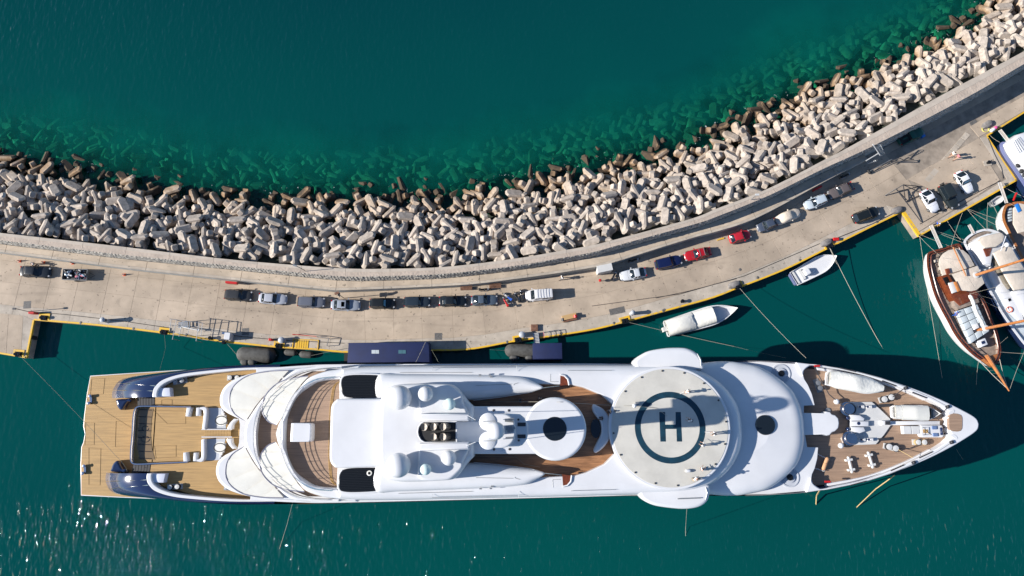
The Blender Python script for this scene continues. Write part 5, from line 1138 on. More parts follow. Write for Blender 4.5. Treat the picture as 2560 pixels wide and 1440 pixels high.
for px, py, deg, lab in ((562,857,0,'small black cleat bollard on the quay beneath the pole frame'), (528,846,0,'black bollard at the right foot of the pole frame'), (1705,754,15,'round black bollard inland of the edge above the covered launch'), (2345,527,0,'bollard on pale block beside the left white beetle-shaped car'), (2468,408,10,'black bollard on its own pale slab in the quay head'), (2437,310,0,'x')):
    if lab == 'x': continue
    t = T('quay_cleat', lab, 'bollard', px, py, ZQ, deg, 'small bollards on the quay'); b = MB(); b.box((0, 0, 0), (1.3 if 'slab' in lab or 'block' in lab else .5, .9 if 'slab' in lab or 'block' in lab else .4, .12)); B(b, 'base', M['conc2'] if 'slab' in lab or 'block' in lab else M['glossblack'], t)
    b = MB(); b.lathe((0, 0, .1), ((.24, 0), (.2, .35), (.32, .48), (.28, .56), (.02, .6)), 14); B(b, 'bollard_head', M['glossblack'], t)
# ---- service pedestals, hydrants, signs
def pedestal(px, py, lab, h=1.9, r=.32, m=None, deg=0):
    t = T('service_pedestal', lab, 'service pedestal', px, py, ZQ, deg, 'service pedestals on the quay'); b = MB(); b.lathe((0, 0, 0), ((r + .08, 0), (r, .1), (r, h - .2), (r + .1, h - .15), (r * .8, h), (.02, h + .05)), 16); B(b, 'column', m or mat('pedestal_grey', (.35, .37, .40), .5), t)
    b = MB(); b.box((r * .9, 0, h * .55), (.12, .3, .4)); B(b, 'socket_panel', M['darksteel'], t)
pedestal(270, 803, 'pale grey service pedestal with long shadow beside the left basin'); pedestal(708, 852, 'pale grey pedestal between the red hydrant and yellow steps', 1.2, .42); pedestal(1305, 838, 'grey domed pedestal left of the rusty plate', 1.1, .42); pedestal(1579, 784, 'grey cylinder pedestal behind the yellow notch', 1.5, .28)
t = T('warning_post', 'thin mooring-line post with small box head at the left basin corner', 'post', 71, 779, ZQ); b = MB(); b.cyl((0, 0, 0), (0, 0, 3.1), .05, n=8); B(b, 'pole', M['darksteel'], t); b = MB(); b.box((-.25, 0, 3.05), (.5, .3, .14)); B(b, 'lamp_head', M['darksteel'], t)
t = T('lamp_post', 'tall lamp post with square sign over the silver sunroof saloon', 'lamp post', 860, 745.5, ZQ); b = MB(); b.cyl((0, 0, 0), (0, 0, 4.2), .055, n=8); B(b, 'pole', M['darksteel'], t)
b = MB(); b.box((0, 0, 2.9), (.06, .7, .6)); B(b, 'sign_plate', M['grey'], t); b = MB(); b.box((-.2, .1, 4.15), (.7, .35, .15), .4); B(b, 'lamp_head', M['rust'], t); b = MB(); b.box((0, 0, 3.6), (.3, .5, .3)); B(b, 'control_box', M['darksteel'], t)
t = T('lamp_post', 'thin leaning lamp post on top of the sea wall above the silver saloon', 'lamp post', 764, 678, ZW); b = MB(); b.tube([(0, 0, 0), (-.1, 0, 2.2), (-.8, .3, 2.6)], .05, 5); B(b, 'pole', M['darksteel'], t); b = MB(); b.box((-.95, .35, 2.55), (.6, .25, .1), -.3); B(b, 'lamp_head', M['grey'], t)
t = T('lamp_post', 'lamp post on the sea wall above the small blue hatchback', 'lamp post', 1878, 499, ZW); b = MB(); b.cyl((0, 0, 0), (0, 0, 2.6), .06, n=8); B(b, 'pole', M['grey'], t); b = MB(); b.box((.1, 0, 2.6), (.6, .28, .12)); B(b, 'lamp_head', M['offwhite'], t)
t = T('drum', 'x', 'x', 0, 0); bpy.data.objects.remove(t)
for px, py, lab, sz, m in ((88, 784, 'red hydrant cabinet at the inner corner of the left basin', (.95, .34, 1.1), M['red']), (679, 850, 'red hydrant box right of the white control cabinet', (.5, .38, .9), M['red']), (2088, 599, 'bright red box next to the concrete hood above the open tender', (.9, .5, .5), M['red'])):
    t = T('hydrant_box', lab, 'hydrant', px, py, ZQ, 0, 'red boxes on the quay'); b = MB(); b.slab(rrect(0, 0, sz[0], sz[1], .08), 0, sz[2], .06, 2); B(b, 'cabinet', m, t); b = MB(); b.box((sz[0] / 2, 0, sz[2] * .4), (.05, .14, .14)); B(b, 'valve', M['darksteel'], t)
t = T('red_ball_marker', 'red ball on a low stand beside the repaired trench in the concrete', 'marker', 1499, 703, ZQ); b = MB(); b.cyl((0, 0, 0), (0, 0, .5), .06, n=8); B(b, 'stand', M['darksteel'], t); b = MB(); b.dome((0, 0, .7), .25, .25, 14, 4, low=-1.1); B(b, 'ball', M['red'], t)
for px, py, lab in ((50, 653, 'orange traffic cone left of the white-helmeted worker'), (110, 656, 'orange traffic cone at the feet of the white-helmeted worker'), (182, 658, 'orange traffic cone above the loaded trailer'), (311, 687, 'orange traffic cone alone to the right of the trailer')):
    t = T('traffic_cone', lab, 'traffic cone', px, py, ZQ, 0, 'orange traffic cones'); b = MB(); b.box((0, 0, 0), (.42, .42, .05)); B(b, 'cone_base', M['orange'], t); b = MB(); b.lathe((0, 0, .04), ((.16, 0), (.03, .72), (.01, .73)), 12); B(b, 'cone', M['orange'], t); b = MB(); b.lathe((0, 0, .3), ((.125, 0), (.095, .16)), 12); B(b, 'stripe', M['wc'], t)
t = T('fire_hose_cabinet', 'long red hose cabinet fixed below the terrace edge above the first parked cars', 'cabinet', 579, 707, ZQ + 1.2, -5); b = MB(); b.box((0, 0, -.5), (1.8, .35, .8)); B(b, 'cabinet', M['red'], t)
t = T('fire_hose_cabinet', 'dull red cabinet in the shade above the silver saloon up the quay', 'cabinet', 2043, 471, ZQ + 1.0, 26); b = MB(); b.box((0, 0, -.5), (1.5, .3, .8)); B(b, 'cabinet', M['red'], t)
t = T('storage_box', 'white metal storage container against the terrace near the silver coupe', 'container', 1512, 670, ZQ + 2.2, 12); t.location.z = ZQ + .006
b = MB(); b.slab(rrect(0, 0, 2.35, 1.05, .04), 0, 2.15, .03, 1); B(b, 'container_body', M['offwhite'], t); b = MB(); b.slab(rrect(0, 0, 2.45, 1.15, .05), 2.15, 2.25, .03, 1); B(b, 'container_lid', M['offwhite'], t)
for k in range(2): b = MB(); b.box((-.6 + 1.2 * k, -.55, .3), (1.05, .03, 1.6)); B(b, 'door', M['offwhite'], t)
for px, py, deg, lab in ((1166, 722, 2, 'brown wooden bench left of the moped under the terrace'), (1238, 717, 3, 'brown wooden bench right of the moped under the terrace')):
    t = T('wooden_bench', lab, 'bench', px, py, ZQ, deg, 'wooden benches under the terrace')
    for k in range(5): b = MB(); b.box((0, -.24 + .12 * k, .42), (1.9, .09, .04)); B(b, 'bench_slat', M['rust'], t)
    for k in range(2): b = MB(); b.box((0, .32 + .04 * k, .6 + .16 * k), (1.9, .04, .12)); B(b, 'back_slat', M['rust'], t)
    for s_ in (1, -1): b = MB(); b.box((s_ * .8, 0, 0), (.08, .5, .42)); B(b, 'leg', M['darksteel'], t)
t = T('yellow_bar', 'yellow painted bar lying by the short red hatchback', 'bar', 1801, 598, ZQ, 17); b = MB(); b.box((0, 0, 0), (1.2, .2, .15)); B(b, 'bar', M['yellow'], t)
# ---- pole frame (trellis for lines) with bits around it
t = T('pole_frame', 'frame of thin galvanised poles standing on the quay edge with lattice shadow', 'frame', 465, 825, ZQ)
def wl_(px, py, z): v = W3(px, py, z) - Vector(t.location); return v
zt_ = ZQ + 2.6
for (a, c, za, zc_) in (((424,797),(507,808),zt_,zt_), ((431,835),(520,851),zt_*.5,zt_*.5), ((441,800),(431,849),zt_,zt_), ((457,802),(447,841),zt_,zt_), ((475,804),(470,836),zt_,zt_), ((498,805),(490,853),zt_,zt_), ((506,808),(502,839),zt_,zt_), ((428,798),(424,828),zt_,zt_), ((424,812),(610,840),ZQ+.5,ZQ+.5)):
    b = MB(); b.tube([wl_(*a, za), wl_(*c, zc_)], .045, 5); B(b, 'frame_pole', M['offwhite'] if abs(a[0] - c[0]) < 20 else M['grey'], t)
for px, py in ((441,800),(498,805),(431,847),(490,852),(470,836)):
    p = wl_(px, py, zt_); b = MB(); b.cyl((p.x, p.y, 0), (p.x, p.y, zt_ - ZQ), .045, n=6); B(b, 'frame_post', M['grey'], t)
t = T('white_davit', 'white tubular davit arm lying across the pole frame', 'davit', 476, 824, ZQ + .5, -4); b = MB(); b.tube([(-1.6, .1, 0), (-1.4, .35, .1), (1.2, 0, .2)], .08, 6); b.box((1.35, 0, .0), (.3, .35, .3)); B(b, 'arm', M['offwhite'], t)
t = T('boarding_steps', 'small chrome boarding steps behind the pole frame', 'steps', 462, 812, ZQ, 4)
for k in range(5): b = MB(); b.box((-.8 + .36 * k, 0, .15 + .12 * k), (.26, .75, .05)); B(b, 'step', M['grey'], t)
for s_ in (1, -1): b = MB(); b.tube([(-1, s_ * .4, .1), (.9, s_ * .4, .85)], .04, 5); B(b, 'side_rail', M['chrome'], t)
t = T('control_cabinet', 'white control cabinet with stainless top near the pole frame', 'cabinet', 571, 841, ZQ + 1, -4); t.location.z = ZQ
b = MB(); b.slab(rrect(0, 0, .9, 1.1, .05), 0, 1.6, .04, 1); B(b, 'cabinet', Wh, t); b = MB(); b.box((-.5, .45, .9), (1.0, .35, .3)); B(b, 'console', M['chrome'], t); b = MB(); b.box((-1.3, -.6, 0), (.9, .3, .3)); B(b, 'foot_block', M['darksteel'], t)
# yellow steps and railing at the quay edge
t = T('yellow_steps', 'yellow ribbed steel steps let into the quay edge', 'steps', 764, 861, ZQ, -3)
for k in range(6): b = MB(); b.box((-1.5 + .36 * k, 0, -.55), (.28, 1.25, .62)); B(b, 'tread', M['yellow'], t)
b = MB(); b.box((1.2, 0, -.9), (1.3, 1.3, .6)); B(b, 'well', M['rust'], t)
for c_, s_ in (((0, .75, 0), (4.0, .12, .12)), ((2.0, 0, 0), (.12, 1.5, .12)), ((-2.0, 0, 0), (.12, 1.5, .12))): b = MB(); b.box(c_, s_); B(b, 'frame_bar', M['yellow'], t)
t = T('pipe_railing', 'red and grey pipe railing between the yellow steps and the navy hut', 'railing', 800, 850, ZQ, -3)
for a, c, m in (((-4.2, .6, .9), (-.4, .45, .9), M['red']), ((-.4, .45, .9), (1.6, .25, .9), M['grey']), ((1.6, .25, .9), (1.4, -.9, .9), M['grey']), ((-4.2, .6, 0), (-4.2, .6, .9), M['red']), ((-.4, .45, 0), (-.4, .45, .9), M['red']), ((1.6, .25, 0), (1.6, .25, .9), M['grey']), ((1.4, -.9, 0), (1.4, -.9, .9), M['grey'])):
    b = MB(); b.tube([a, c], .05, 5); B(b, 'pipe', m, t)
# rusty plate, grey gangway, reel
t = T('rusty_plate', 'square rusty steel plate cover behind the grey gangway', 'plate', 1336, 820, ZQ); b = MB(); b.slab(rrect(0, 0, 1.1, 1.05, .03), 0, .45, .03, 1); B(b, 'plate', M['rust'], t)
t = T('aluminium_gangway', 'short ridged aluminium gangway from the quay to the small navy pontoon', 'gangway', 1341, 847, ZQ + .2, -83)
b = MB(); b.box((0, 0, 0), (1.9, .85, .08)); B(b, 'walkway', M['grey'], t)
for k in range(8): b = MB(); b.box((-.85 + .24 * k, 0, .08), (.06, .8, .05)); B(b, 'tread_bar', M['offwhite'], t)
for s_ in (1, -1): b = MB(); b.box((0, s_ * .42, .0), (1.9, .06, .2)); B(b, 'side_rail', M['chrome'], t)
t = T('red_rope_reel', 'red rope winch with timber board and dark drum on the quay edge', 'winch', 1424, 797, ZQ, 13)
b = MB(); b.box((.0, .3, 0), (2.3, .75, .5)); B(b, 'timber_board', mat('pale_timber', (.42, .27, .12), .8), t); b = MB(); b.box((0, -.25, .1), (2.2, .3, .25)); B(b, 'beam', M['rust'], t); b = MB(); b.cyl((.95, -.1, .55), (.95, .35, .55), .3, n=14); B(b, 'drum', M['red'], t)
b = MB(); b.cyl((-1.1, -.15, .3), (-1.1, .3, .3), .26, n=12); B(b, 'wheel', M['darksteel'], t)
t = T('pipe_railing', 'low magenta and grey pipe rack beside the grey gangway', 'railing', 1378, 834, ZQ, 10)
for k, m in enumerate((M['pc'], M['grey'], M['grey'], M['grey'])): b = MB(); b.tube([(-1.2 + .8 * k, -.45, 0), (-1.2 + .8 * k, -.45, .6), (-1.2 + .8 * k, .35, .6), (-1.2 + .8 * k, .35, 0)], .045, 5); B(b, 'rack_hoop', m, t)
b = MB(); b.tube([(-1.2, .35, .6), (1.2, .35, .6)], .045, 5); B(b, 'rack_rail', M['grey'], t)
# ---- navy hut and pontoon, fenders
q = WL([(871,857),(1072,854.5),(1074,906),(868,907)], 4.7); b = MB(); b.slab(q, .35, 4.7, .12, 2)
t = thing('navy_pontoon_hut', 'long navy blue canvas-covered pontoon hut with two skylights between quay and yacht', 'pontoon'); B(b, 'navy_canopy', M['navy2'], t)
for x0 in (929, 996):
    for k in range(2):
        q = WL([(x0 + k * 9.5, 875), (x0 + 9 + k * 9.5, 875), (x0 + 9 + k * 9.5, 884), (x0 + k * 9.5, 884)], 4.74); b = MB(); b.prism(q, 4.68, 4.74); B(b, 'skylight_pane', M['cushion'] if x0 < 950 else mat('teal_pane', (.06, .14, .17), .3), t)
b = MB(); b.box((*W(960, 886, 0), -.3), (12.6, 2.6, .7)); B(b, 'float', M['black'], t)
t = thing('navy_pontoon', 'small flat navy blue pontoon right of the big striped fender', 'pontoon'); q = WL([(1332,858),(1405,857),(1406,899),(1332,900)], 2.3); b = MB(); b.slab(q, .3, 2.3, .08, 2); B(b, 'navy_canopy', M['navy2'], t); b = MB(); b.prism(inset(ccw(clean(q)), .15), -.3, .3); B(b, 'float', M['black'], t)
def fender(p0, p1, z, r, lab, group='dark rubber fenders between quay and yacht'):
    a, c = W3(*p0, z), W3(*p1, z); o_ = (a + c) / 2; t = thing('rubber_fender', lab, 'fender', o_, 0, group); b = MB(); b.capsule(a - o_, c - o_, r, 20, 5); B(b, 'fender_body', M['fender'], t, ang=60)
    d = (c - a).normalized()
    for e in (a - o_ - d * r, c - o_ + d * r): bb = MB(); bb.cyl(e - d * .05, e + d * .12, .12, n=8); B(bb, 'end_ring', M['grey'], t)
fender((611,886),(671,888),.6,1.22,'largest grey rubber fender by the aft quarter of the yacht'); fender((1279,876),(1330,877),.6,1.1,'large dark fender tucked beside the small navy pontoon')
fender((718,881),(735,882),.4,.5,'small grey fender below the yellow steps, left of its twin'); fender((757,886),(776,887),.4,.55,'small grey fender below the yellow steps, right of its twin')
for px, lab in ((612,'round black fender under the big grey one, nearer the stern'), (630,'round black fender under the big grey one, nearer the bow'), (1285,'round dark fender under the fender at the navy pontoon, left one'), (1324,'round dark fender by the edge of the small navy pontoon')):
    yy = 905 if px < 700 else 895; fender((px - 3, yy), (px + 3, yy), 1.0, .5, lab)
b = MB(); b.box((*W(72, 845, 1.0), .3), (1.9, .55, 1.3), 0.05); o = tag(b.build('quay_fender', M['black']), 'black rubber block fender on the wall of the left basin', 'fender')
# ---- steel trusses and caged ladder on the quay head
def truss(lab, pts, lines, z=ZQ):
    t = T('steel_truss', lab, 'truss', *pts[0][:2], z, 0, 'dark steel truss frames')
    for i, j in lines:
        a, c = W3(*pts[i]) - Vector(t.location), W3(*pts[j]) - Vector(t.location); b = MB(); b.tube([a, c], .07, 5); B(b, 'truss_bar', M['darksteel'], t)
truss('dark steel truss frame leaning over the quay beside the left white beetle-shaped car', [(2212,489,1.9),(2258,462,3.6),(2240,472,3.2),(2300,466,2.0),(2307,484,2.0),(2270,503,2.0),(2264,505,2.0),(2303,555,2.0),(2246,478,3.4)], [(0,1),(0,2),(1,3),(1,4),(2,5),(8,3),(8,7),(1,6),(5,6),(4,6),(2,7)])
truss('dark steel truss frame in the wall shade near the caged ladder', [(2174,435,2.0),(2222,404,2.6),(2250,396,3.8),(2262,402,3.4),(2285,398,2.4)], [(0,1),(1,2),(2,3),(1,3),(3,4)])
t = T('caged_ladder', 'white hooped safety cage and rail at the end of the terrace', 'ladder', 2193, 375, ZT)
def wl2(px, py, z): return W3(px, py, z) - Vector(t.location)
b = MB(); b.tube([wl2(2182, 361, ZW + .6), wl2(2200, 388, ZT + 1.2)], .09, 5); B(b, 'hand_rail', M['offwhite'], t)
b = MB(); b.tube([wl2(2195, 384, ZT + 1.2), wl2(2165, 402, ZT + 1.2)], .08, 5); B(b, 'hand_rail', M['offwhite'], t)
for k in range(8):
    px, py = 2192 + k * 1.4, 365 + k * 2.9; pts = []
    for i in range(9): a = math.pi * i / 8; pts.append(wl2(px + 13 * math.sin(a) * .75, py + 4 * math.cos(a) - 4 * math.sin(a) * .5, ZW + .3 - .25 * k))
    b = MB(); b.tube(pts, .04, 4); B(b, 'cage_hoop', M['grey'], t)
for k in range(6):
    px, py = 2170 + k * 4, 402 - k * 1.0; pts = [wl2(px + 3 * math.cos(a), py + 7 * math.sin(a), ZQ + 1.6) for a in [math.pi * i / 8 for i in range(9)]]; b = MB(); b.tube(pts, .04, 4); B(b, 'cage_hoop', M['grey'], t)
t = T('hand_cart', 'pale steel pole trolley parked in the wall shade', 'trolley', 2205, 412, ZQ, 28); b = MB(); b.tube([(-2.6, 0, .5), (1.6, 0, .6)], .07, 5); B(b, 'pole', M['grey'], t); b = MB(); b.cyl((-2.7, -.3, .25), (-2.7, .3, .25), .25, n=12); B(b, 'wheel', M['black'], t)
t = T('blue_crate', 'bright blue crate beside the green pickup truck in the shade', 'crate', 2304, 342, ZQ, 30); b = MB(); b.box((0, 0, 0), (.55, .5, .6), 0, 1.08); B(b, 'crate_body', M['lblue'], t)
t = T('hose_coil', 'coil of yellow hose on the outer quay corner', 'hose', 2463, 324, ZQ, 0); b = MB()
b.tube([((.55 + .1 * math.sin(k * .9)) * math.cos(k * .5), (.5 + .08 * math.cos(k)) * math.sin(k * .5), .06 + .01 * (k % 9)) for k in range(60)], .045, 4); B(b, 'hose', mat('yellow_hose', (.55, .50, .12), .6), t)
t = T('fender_pile', 'pink and white fender beside the yellow hose coil', 'fender', 2480, 327, ZQ, 20); b = MB(); b.capsule((-.3, 0, .3), (.15, .1, .3), .28, 12, 3); B(b, 'white_fender', M['wc'], t); b = MB(); b.capsule((.5, .2, .3), (.65, .25, .3), .28, 12, 3); B(b, 'pink_fender', mat('magenta_fender', (.6, .08, .25), .5), t)

# ================================================================ small boats
def boat(name, lab, cat, stern, bow, beam, h=1.0, z=0.0, m=None, deckm=None, rim=.16, depth=.45, group=None, full=.55, sternw=.8, bowr=2.2, topm=None):
    """stern, bow: photo points of the ends of the deck outline at its own height"""
    a, c = Vector(W(*stern, z + h)), Vector(W(*bow, z + h)); L = (c - a).length; d = (c - a).normalized(); o = (a + c) / 2
    t = thing(name, lab, cat, (o.x, o.y, z), math.atan2(d.y, d.x), group)
    def out(k, hz, dz=0, bk=0):
        P = []
        for i in range(17):
            u = i / 16; x = -L / 2 + L * u; w_ = beam / 2 * (1 - (1 - sternw) * (1 - u) ** 2) * (1 - max(0, (u - full) / (1 - full)) ** bowr) * k
            P.append((x - bk * u ** 2, max(w_, .02), hz + dz * u ** 2))
        return P + [(x, -y, zz) for x, y, zz in reversed(P)]
    lowm = .55; b = MB(); b.loft([out(.75, -.3, 0, L * .07), out(.86, .12, 0, L * .04), out(1.0, h * .8, .25), out(1.0, h, .3), out(1 - rim / beam, h + .03, .3)], cap1=False); B(b, 'hull', m or Wh, t, ang=50)
    b = MB(); b.loft([out(1 - rim / beam, h + .03, .3), out(1 - 2.4 * rim / beam, h, .3), out(1 - 3 * rim / beam, h - depth, .25, .05)], cap0=False); B(b, 'cockpit', deckm or M['offwhite'], t, ang=50)
    return t, L
def drape(t, x0, x1, wd, zb, prof, name='boat_cover', m=None, nose=.0):
    b = MB(); rings = []; n = 14
    for k in range(n + 1):
        u = k / n; x = x0 + (x1 - x0) * u; h = prof(u); w_ = wd(u) if callable(wd) else wd; row = []
        for i in range(13):
            a = math.pi * i / 12; f = 1 + .035 * math.sin(3.1 * k + 2.2 * i)
            row.append((x, w_ * math.copysign(abs(math.cos(a)) ** .7, math.cos(a)), zb + h * abs(math.sin(a)) ** .8 * f))
        rings.append(row)
    b.loft(rings, closed=False); b.add(rings[0], [tuple(range(13))]); b.add(rings[-1], [tuple(range(13))[::-1]]); return B(b, name, m or M['cover'], t, ang=70)
t, L = boat('covered_launch', 'long white launch with white cloth cover and open bow moored near the quay', 'launch', (1666,822), (1843,770), 3.3, 1.1, 0, deckm=M['white'])
drape(t, -L / 2 + .1, -L * .12, lambda u: 1.35 + .1 * u, 1.0, lambda u: 1.3 - .35 * abs(2 * u - 1) ** 2); drape(t, -L * .13, L * .16, 1.42, 1.0, lambda u: .75 + .5 * u)
b = MB(); b.box((-L / 2 - .25, 0, .3), (.7, .7, 1.0)); B(b, 'outboard_engine', M['offwhite'], t)
t, L = boat('open_tender', 'open white centre-console tender with navy stern moored at the quay edge', 'tender', (1985,697), (2090,640), 3.0, .9, 0, rim=.10, depth=.25, deckm=M['white'])
b = MB(); b.slab(rrect(-1.7, 0, .95, 1.1, .2), .5, 1.6, .15, 2); B(b, 'console', Wh, t); b = MB(); b.box((-2.5, 0, .5), (.5, 1.7, .45)); B(b, 'bench_seat', M['offwhite'], t); b = MB(); b.slab(rrect(-L / 2 + .1, 0, .8, 2.2, .3), .2, .75, .1, 2); B(b, 'navy_stern', mat('royal_blue_paint', (.10, .12, .22), .4), t)
b = MB(); b.box((-L / 2 + .45, 0, .6), (.3, 2.1, .25)); B(b, 'stern_bench', M['offwhite'], t)
zB_ = 9.4
t, L = boat('covered_tender', 'larger tender under a white cover on the bow deck near the port bulwark', 'tender', (2070,945), (2212,972), 2.7, 1.1, zB_, rim=.2)
drape(t, -L / 2 + .15, L * .46, lambda u: 1.28 * (1 - max(0, (u - .55) / .45) ** 2.2 * .62) * min(1, .75 + u * 2), 1.0, lambda u: .75 + .35 * math.exp(-((u - .45) / .18) ** 2) - .4 * max(0, u - .7))
t, L = boat('covered_tender', 'smaller tender under a beige cover on the bow deck above the white channel', 'tender', (2234,1030), (2349,1034), 2.3, 1.0, zB_, rim=.2)
drape(t, -L / 2 + .15, -L * .32, lambda u: 1.0, .9, lambda u: .6); drape(t, -L * .33, L * .24, 1.08, .9, lambda u: .8 - .15 * abs(2 * u - 1), m=M['fabric'])
b = MB(); b.slab(rrect(L * .30, 0, .3, 1.5, .1), .9, 1.5, .08, 2); B(b, 'windscreen', M['glass'], t)
t = T('jet_tender', 'small white open jet boat with blue seats on the starboard bow deck', 'jet boat', 2322, 1078, zB_, 0)
b = MB(); b.slab(rrect(0, 0, 3.4, 1.75, .35), 0, .85, .2, 3); B(b, 'hull', Wh, t)
for x_, y_ in ((.35, .5), (.4, -.5)): b = MB(); b.slab(rrect(x_, y_, .7, .5, .1), .8, 1.0, .05, 2); B(b, 'seat', mat('blue_seat', (.10, .16, .30), .7), t)
b = MB(); b.slab(rrect(1.3, 0, .3, 1.1, .1), .8, 1.15, .08, 2); B(b, 'dashboard', M['navy'], t); b = MB(); b.box((-.95, 0, .84), (.7, .5, .06)); B(b, 'teak_pad', M['teak'], t); b = MB(); b.tube([(-1.3, -.5, .9), (-1.2, -.5, 1.3), (-1.2, .5, 1.3), (-1.3, .5, .9)], .05, 5); B(b, 'tow_arch', M['darksteel'], t); b = MB(); b.tube([(-1.2, .3, .95), (-.3, -.5, .95)], .04, 4); B(b, 'paddle', M['rope2'], t)
for k, lab in enumerate(('white deck box on the bow farthest from the jet boat', 'white deck box on the bow touching the jet boat')):
    t = T('deck_box', lab, 'box', 2261.5 + k * 20.5, 1075, zB_, 0, 'white boxes beside the jet boat'); b = MB(); b.slab(rrect(0, 0, 1.15, 1.15, .06), 0, .75, .06, 2); B(b, 'box_body', Wh, t); b = MB(); b.slab(rrect(0, 0, 1.1, 1.1, .06), .75, .8, .02, 1); B(b, 'lid', M['offwhite'], t)

# ================================================================ wooden sailing yachts moored stern-to
def outline_boat(name, lab, px, z, zk, hullm, railm, deckm, group=None, keel=.75, capw=.28, dz=-.75, bow=None):
    q = ccw(clean([tuple(p) for p in spline(WL(px, z), 3, True)])); c = (sum(p[0] for p in q) / len(q), sum(p[1] for p in q) / len(q))
    t = thing(name, lab, 'sailing boat', (*c, 0), 0, group); loc = lambda P, zz, k=1.0: [((x - c[0]) * k, (y - c[1]) * k, zz) for x, y in P]
    b = MB(); b.loft([loc(q, -.6, .80), loc(q, .2, .90), loc(q, z * .6, .98), loc(q, z)], cap1=False); B(b, 'hull', hullm, t, ang=50)
    i1 = inset(q, capw); b = MB(); b.loft([loc(q, z - .02), loc(q, z + .06), loc(i1, z + .06), loc(i1, z - .25)], False, False); B(b, 'cap_rail', railm, t)
    b = MB(); i2 = inset(q, capw + .04); b.loft([loc(inset(q, capw - .02), z - .02), loc(i2, z + dz), ], False, True); B(b, 'deck', deckm, t)
    return t, c
GU = [(2320,632),(2317,645),(2318,668),(2325,700),(2336,738),(2352,773),(2368,802),(2385,834),(2406,862),(2430,886),(2452,902),(2478,918),(2496,902),(2502,880),(2500,859),(2492,827),(2480,796),(2464,757),(2448,728),(2433,693),(2419,661),(2409,633),(2400,611),(2384,611),(2350,622),(2333,626)]
M['gdeck'] = mat('grey_teak_deck', (.24, .19, .155), .8, var=.25, scale=2, stretch=(1, 1, 1))
t, c = outline_boat('wooden_gulet', 'varnished wooden gulet with cream awnings and two masts moored at the quay head', GU, 2.4, 0, M['white2'], M['mahog'], M['gdeck'])
G_ = t; gl = lambda px, py, z: W3(px, py, z) - Vector(G_.location)
def gpoly(t, px, z0, z1, r, name, m, n=0):
    q = [(v.x, v.y) for v in (W3(p[0], p[1], z1) - Vector(t.location) for p in px)]
    if n: q = spline(q, n, True)
    b = MB(); b.slab(q, z0, z1, r, 2); return B(b, name, m, t)
gpoly(t, [(2347,661),(2348,648),(2358,634),(2372,625),(2390,622),(2408,625),(2423,638),(2437,664),(2415,672),(2385,681),(2356,689),(2352,677)], 4.1, 4.2, .05, 'aft_awning', M['canvas'])
b = MB(); A_ = [gl(*p, 4.4) for p in ((2379,686),(2444,664),(2461,708),(2441,725),(2428,728),(2401,726),(2390,704))]; ctr = gl(2418, 694, 4.75); b.add(A_ + [ctr], [(i, (i + 1) % 7, 7) for i in range(7)]); b.f = [f[::-1] for f in b.f]; B(b, 'main_awning', M['canvas'], t, ang=80)
gpoly(t, [(2352,690),(2372,684),(2392,722),(2440,726),(2452,742),(2400,764),(2380,745)], 1.7, 3.2, .1, 'deckhouse', M['mahog'])
gpoly(t, [(2357,695),(2368,691),(2376,708),(2366,713)], 3.2, 3.25, .02, 'companion_hatch', M['glossblack']); gpoly(t, [(2364,672),(2373,670),(2377,683),(2368,686)], 4.2, 4.5, .05, 'skylight', M['mahog'])
gpoly(t, [(2372,707),(2384,704),(2394,729),(2382,733)], 3.2, 3.5, .08, 'white_locker', Wh); gpoly(t, [(2386,705),(2392,703),(2402,726),(2396,729)], 4.3, 4.6, .06, 'orange_surfboard', M['mast'])
gpoly(t, [(2384,745),(2442,735),(2450,756),(2396,774),(2386,764)], 2.0, 3.0, .15, 'forward_house', M['gdeck'])
for i in range(3):
    for j in range(5):
        f = lambda u, v: (2392 + 52 * u + 36 * v - 6 * u * v, 777 - 17 * u + 82 * v - 14 * u * v)
        gpoly(t, [f((i + .04) / 3, (j + .04) / 5), f((i + .96) / 3, (j + .04) / 5), f((i + .96) / 3, (j + .96) / 5), f((i + .04) / 3, (j + .96) / 5)], 2.2, 3.05 if (i, j) != (1, 3) else 2.4, .08, 'deck_cushion', M['cushion'])
gpoly(t, [(2432,812),(2444,808),(2449,819),(2437,824)], 2.5, 3.3, .06, 'white_hatch', Wh); gpoly(t, [(2446,852),(2463,845),(2470,861),(2453,868)], 2.0, 2.9, .06, 'white_hatch', Wh); gpoly(t, [(2453,854),(2461,851),(2464,858),(2456,861)], 2.9, 2.95, .02, 'hatch_glass', M['navy'])
gpoly(t, [(2428,740),(2434,738),(2437,744),(2431,747)], 3.0, 3.1, .03, 'deck_vent', M['navy'])
for k in range(5): gpoly(t, [(2335 + k * 5, 650 + k * 9.5), (2344 + k * 4, 648 + k * 9.5), (2346 + k * 4, 655 + k * 9.5), (2337 + k * 5, 657 + k * 9.5)], 1.8, 2.0, .04, 'side_cushion', M['gdeck'] if k % 2 else M['canvas'])
b = MB(); b.tube([gl(2383, 618, 4.6), gl(2415, 690, 5.0)], .12, 6); B(b, 'mizzen_boom', M['mast'], t)
pts = [gl(2424 + 33 * u + 1.5 * math.sin(9 * u), 738 + 77 * u, 4.4 + .3 * math.sin(5 * u)) for u in [k / 16 for k in range(17)]]; b = MB(); b.tube(pts, [.22 + .1 * abs(math.sin(k * 1.3)) for k in range(17)], 7); B(b, 'furled_sail', M['fabric'], t, ang=70)
for px, py, h in ((2416, 695, 24), (2440, 826, 24)):
    p = gl(px, py, 2.0); b = MB(); b.cyl(p, (p.x + .15, p.y, h), .26, .12, 12); m_ = B(b, 'mast', M['mast'], t); b = MB(); b.lathe((p.x, p.y, 4.4), ((.5, 0), (.5, .25), (.3, .3)), 12); B(b, 'mast_collar', M['offwhite'], m_)
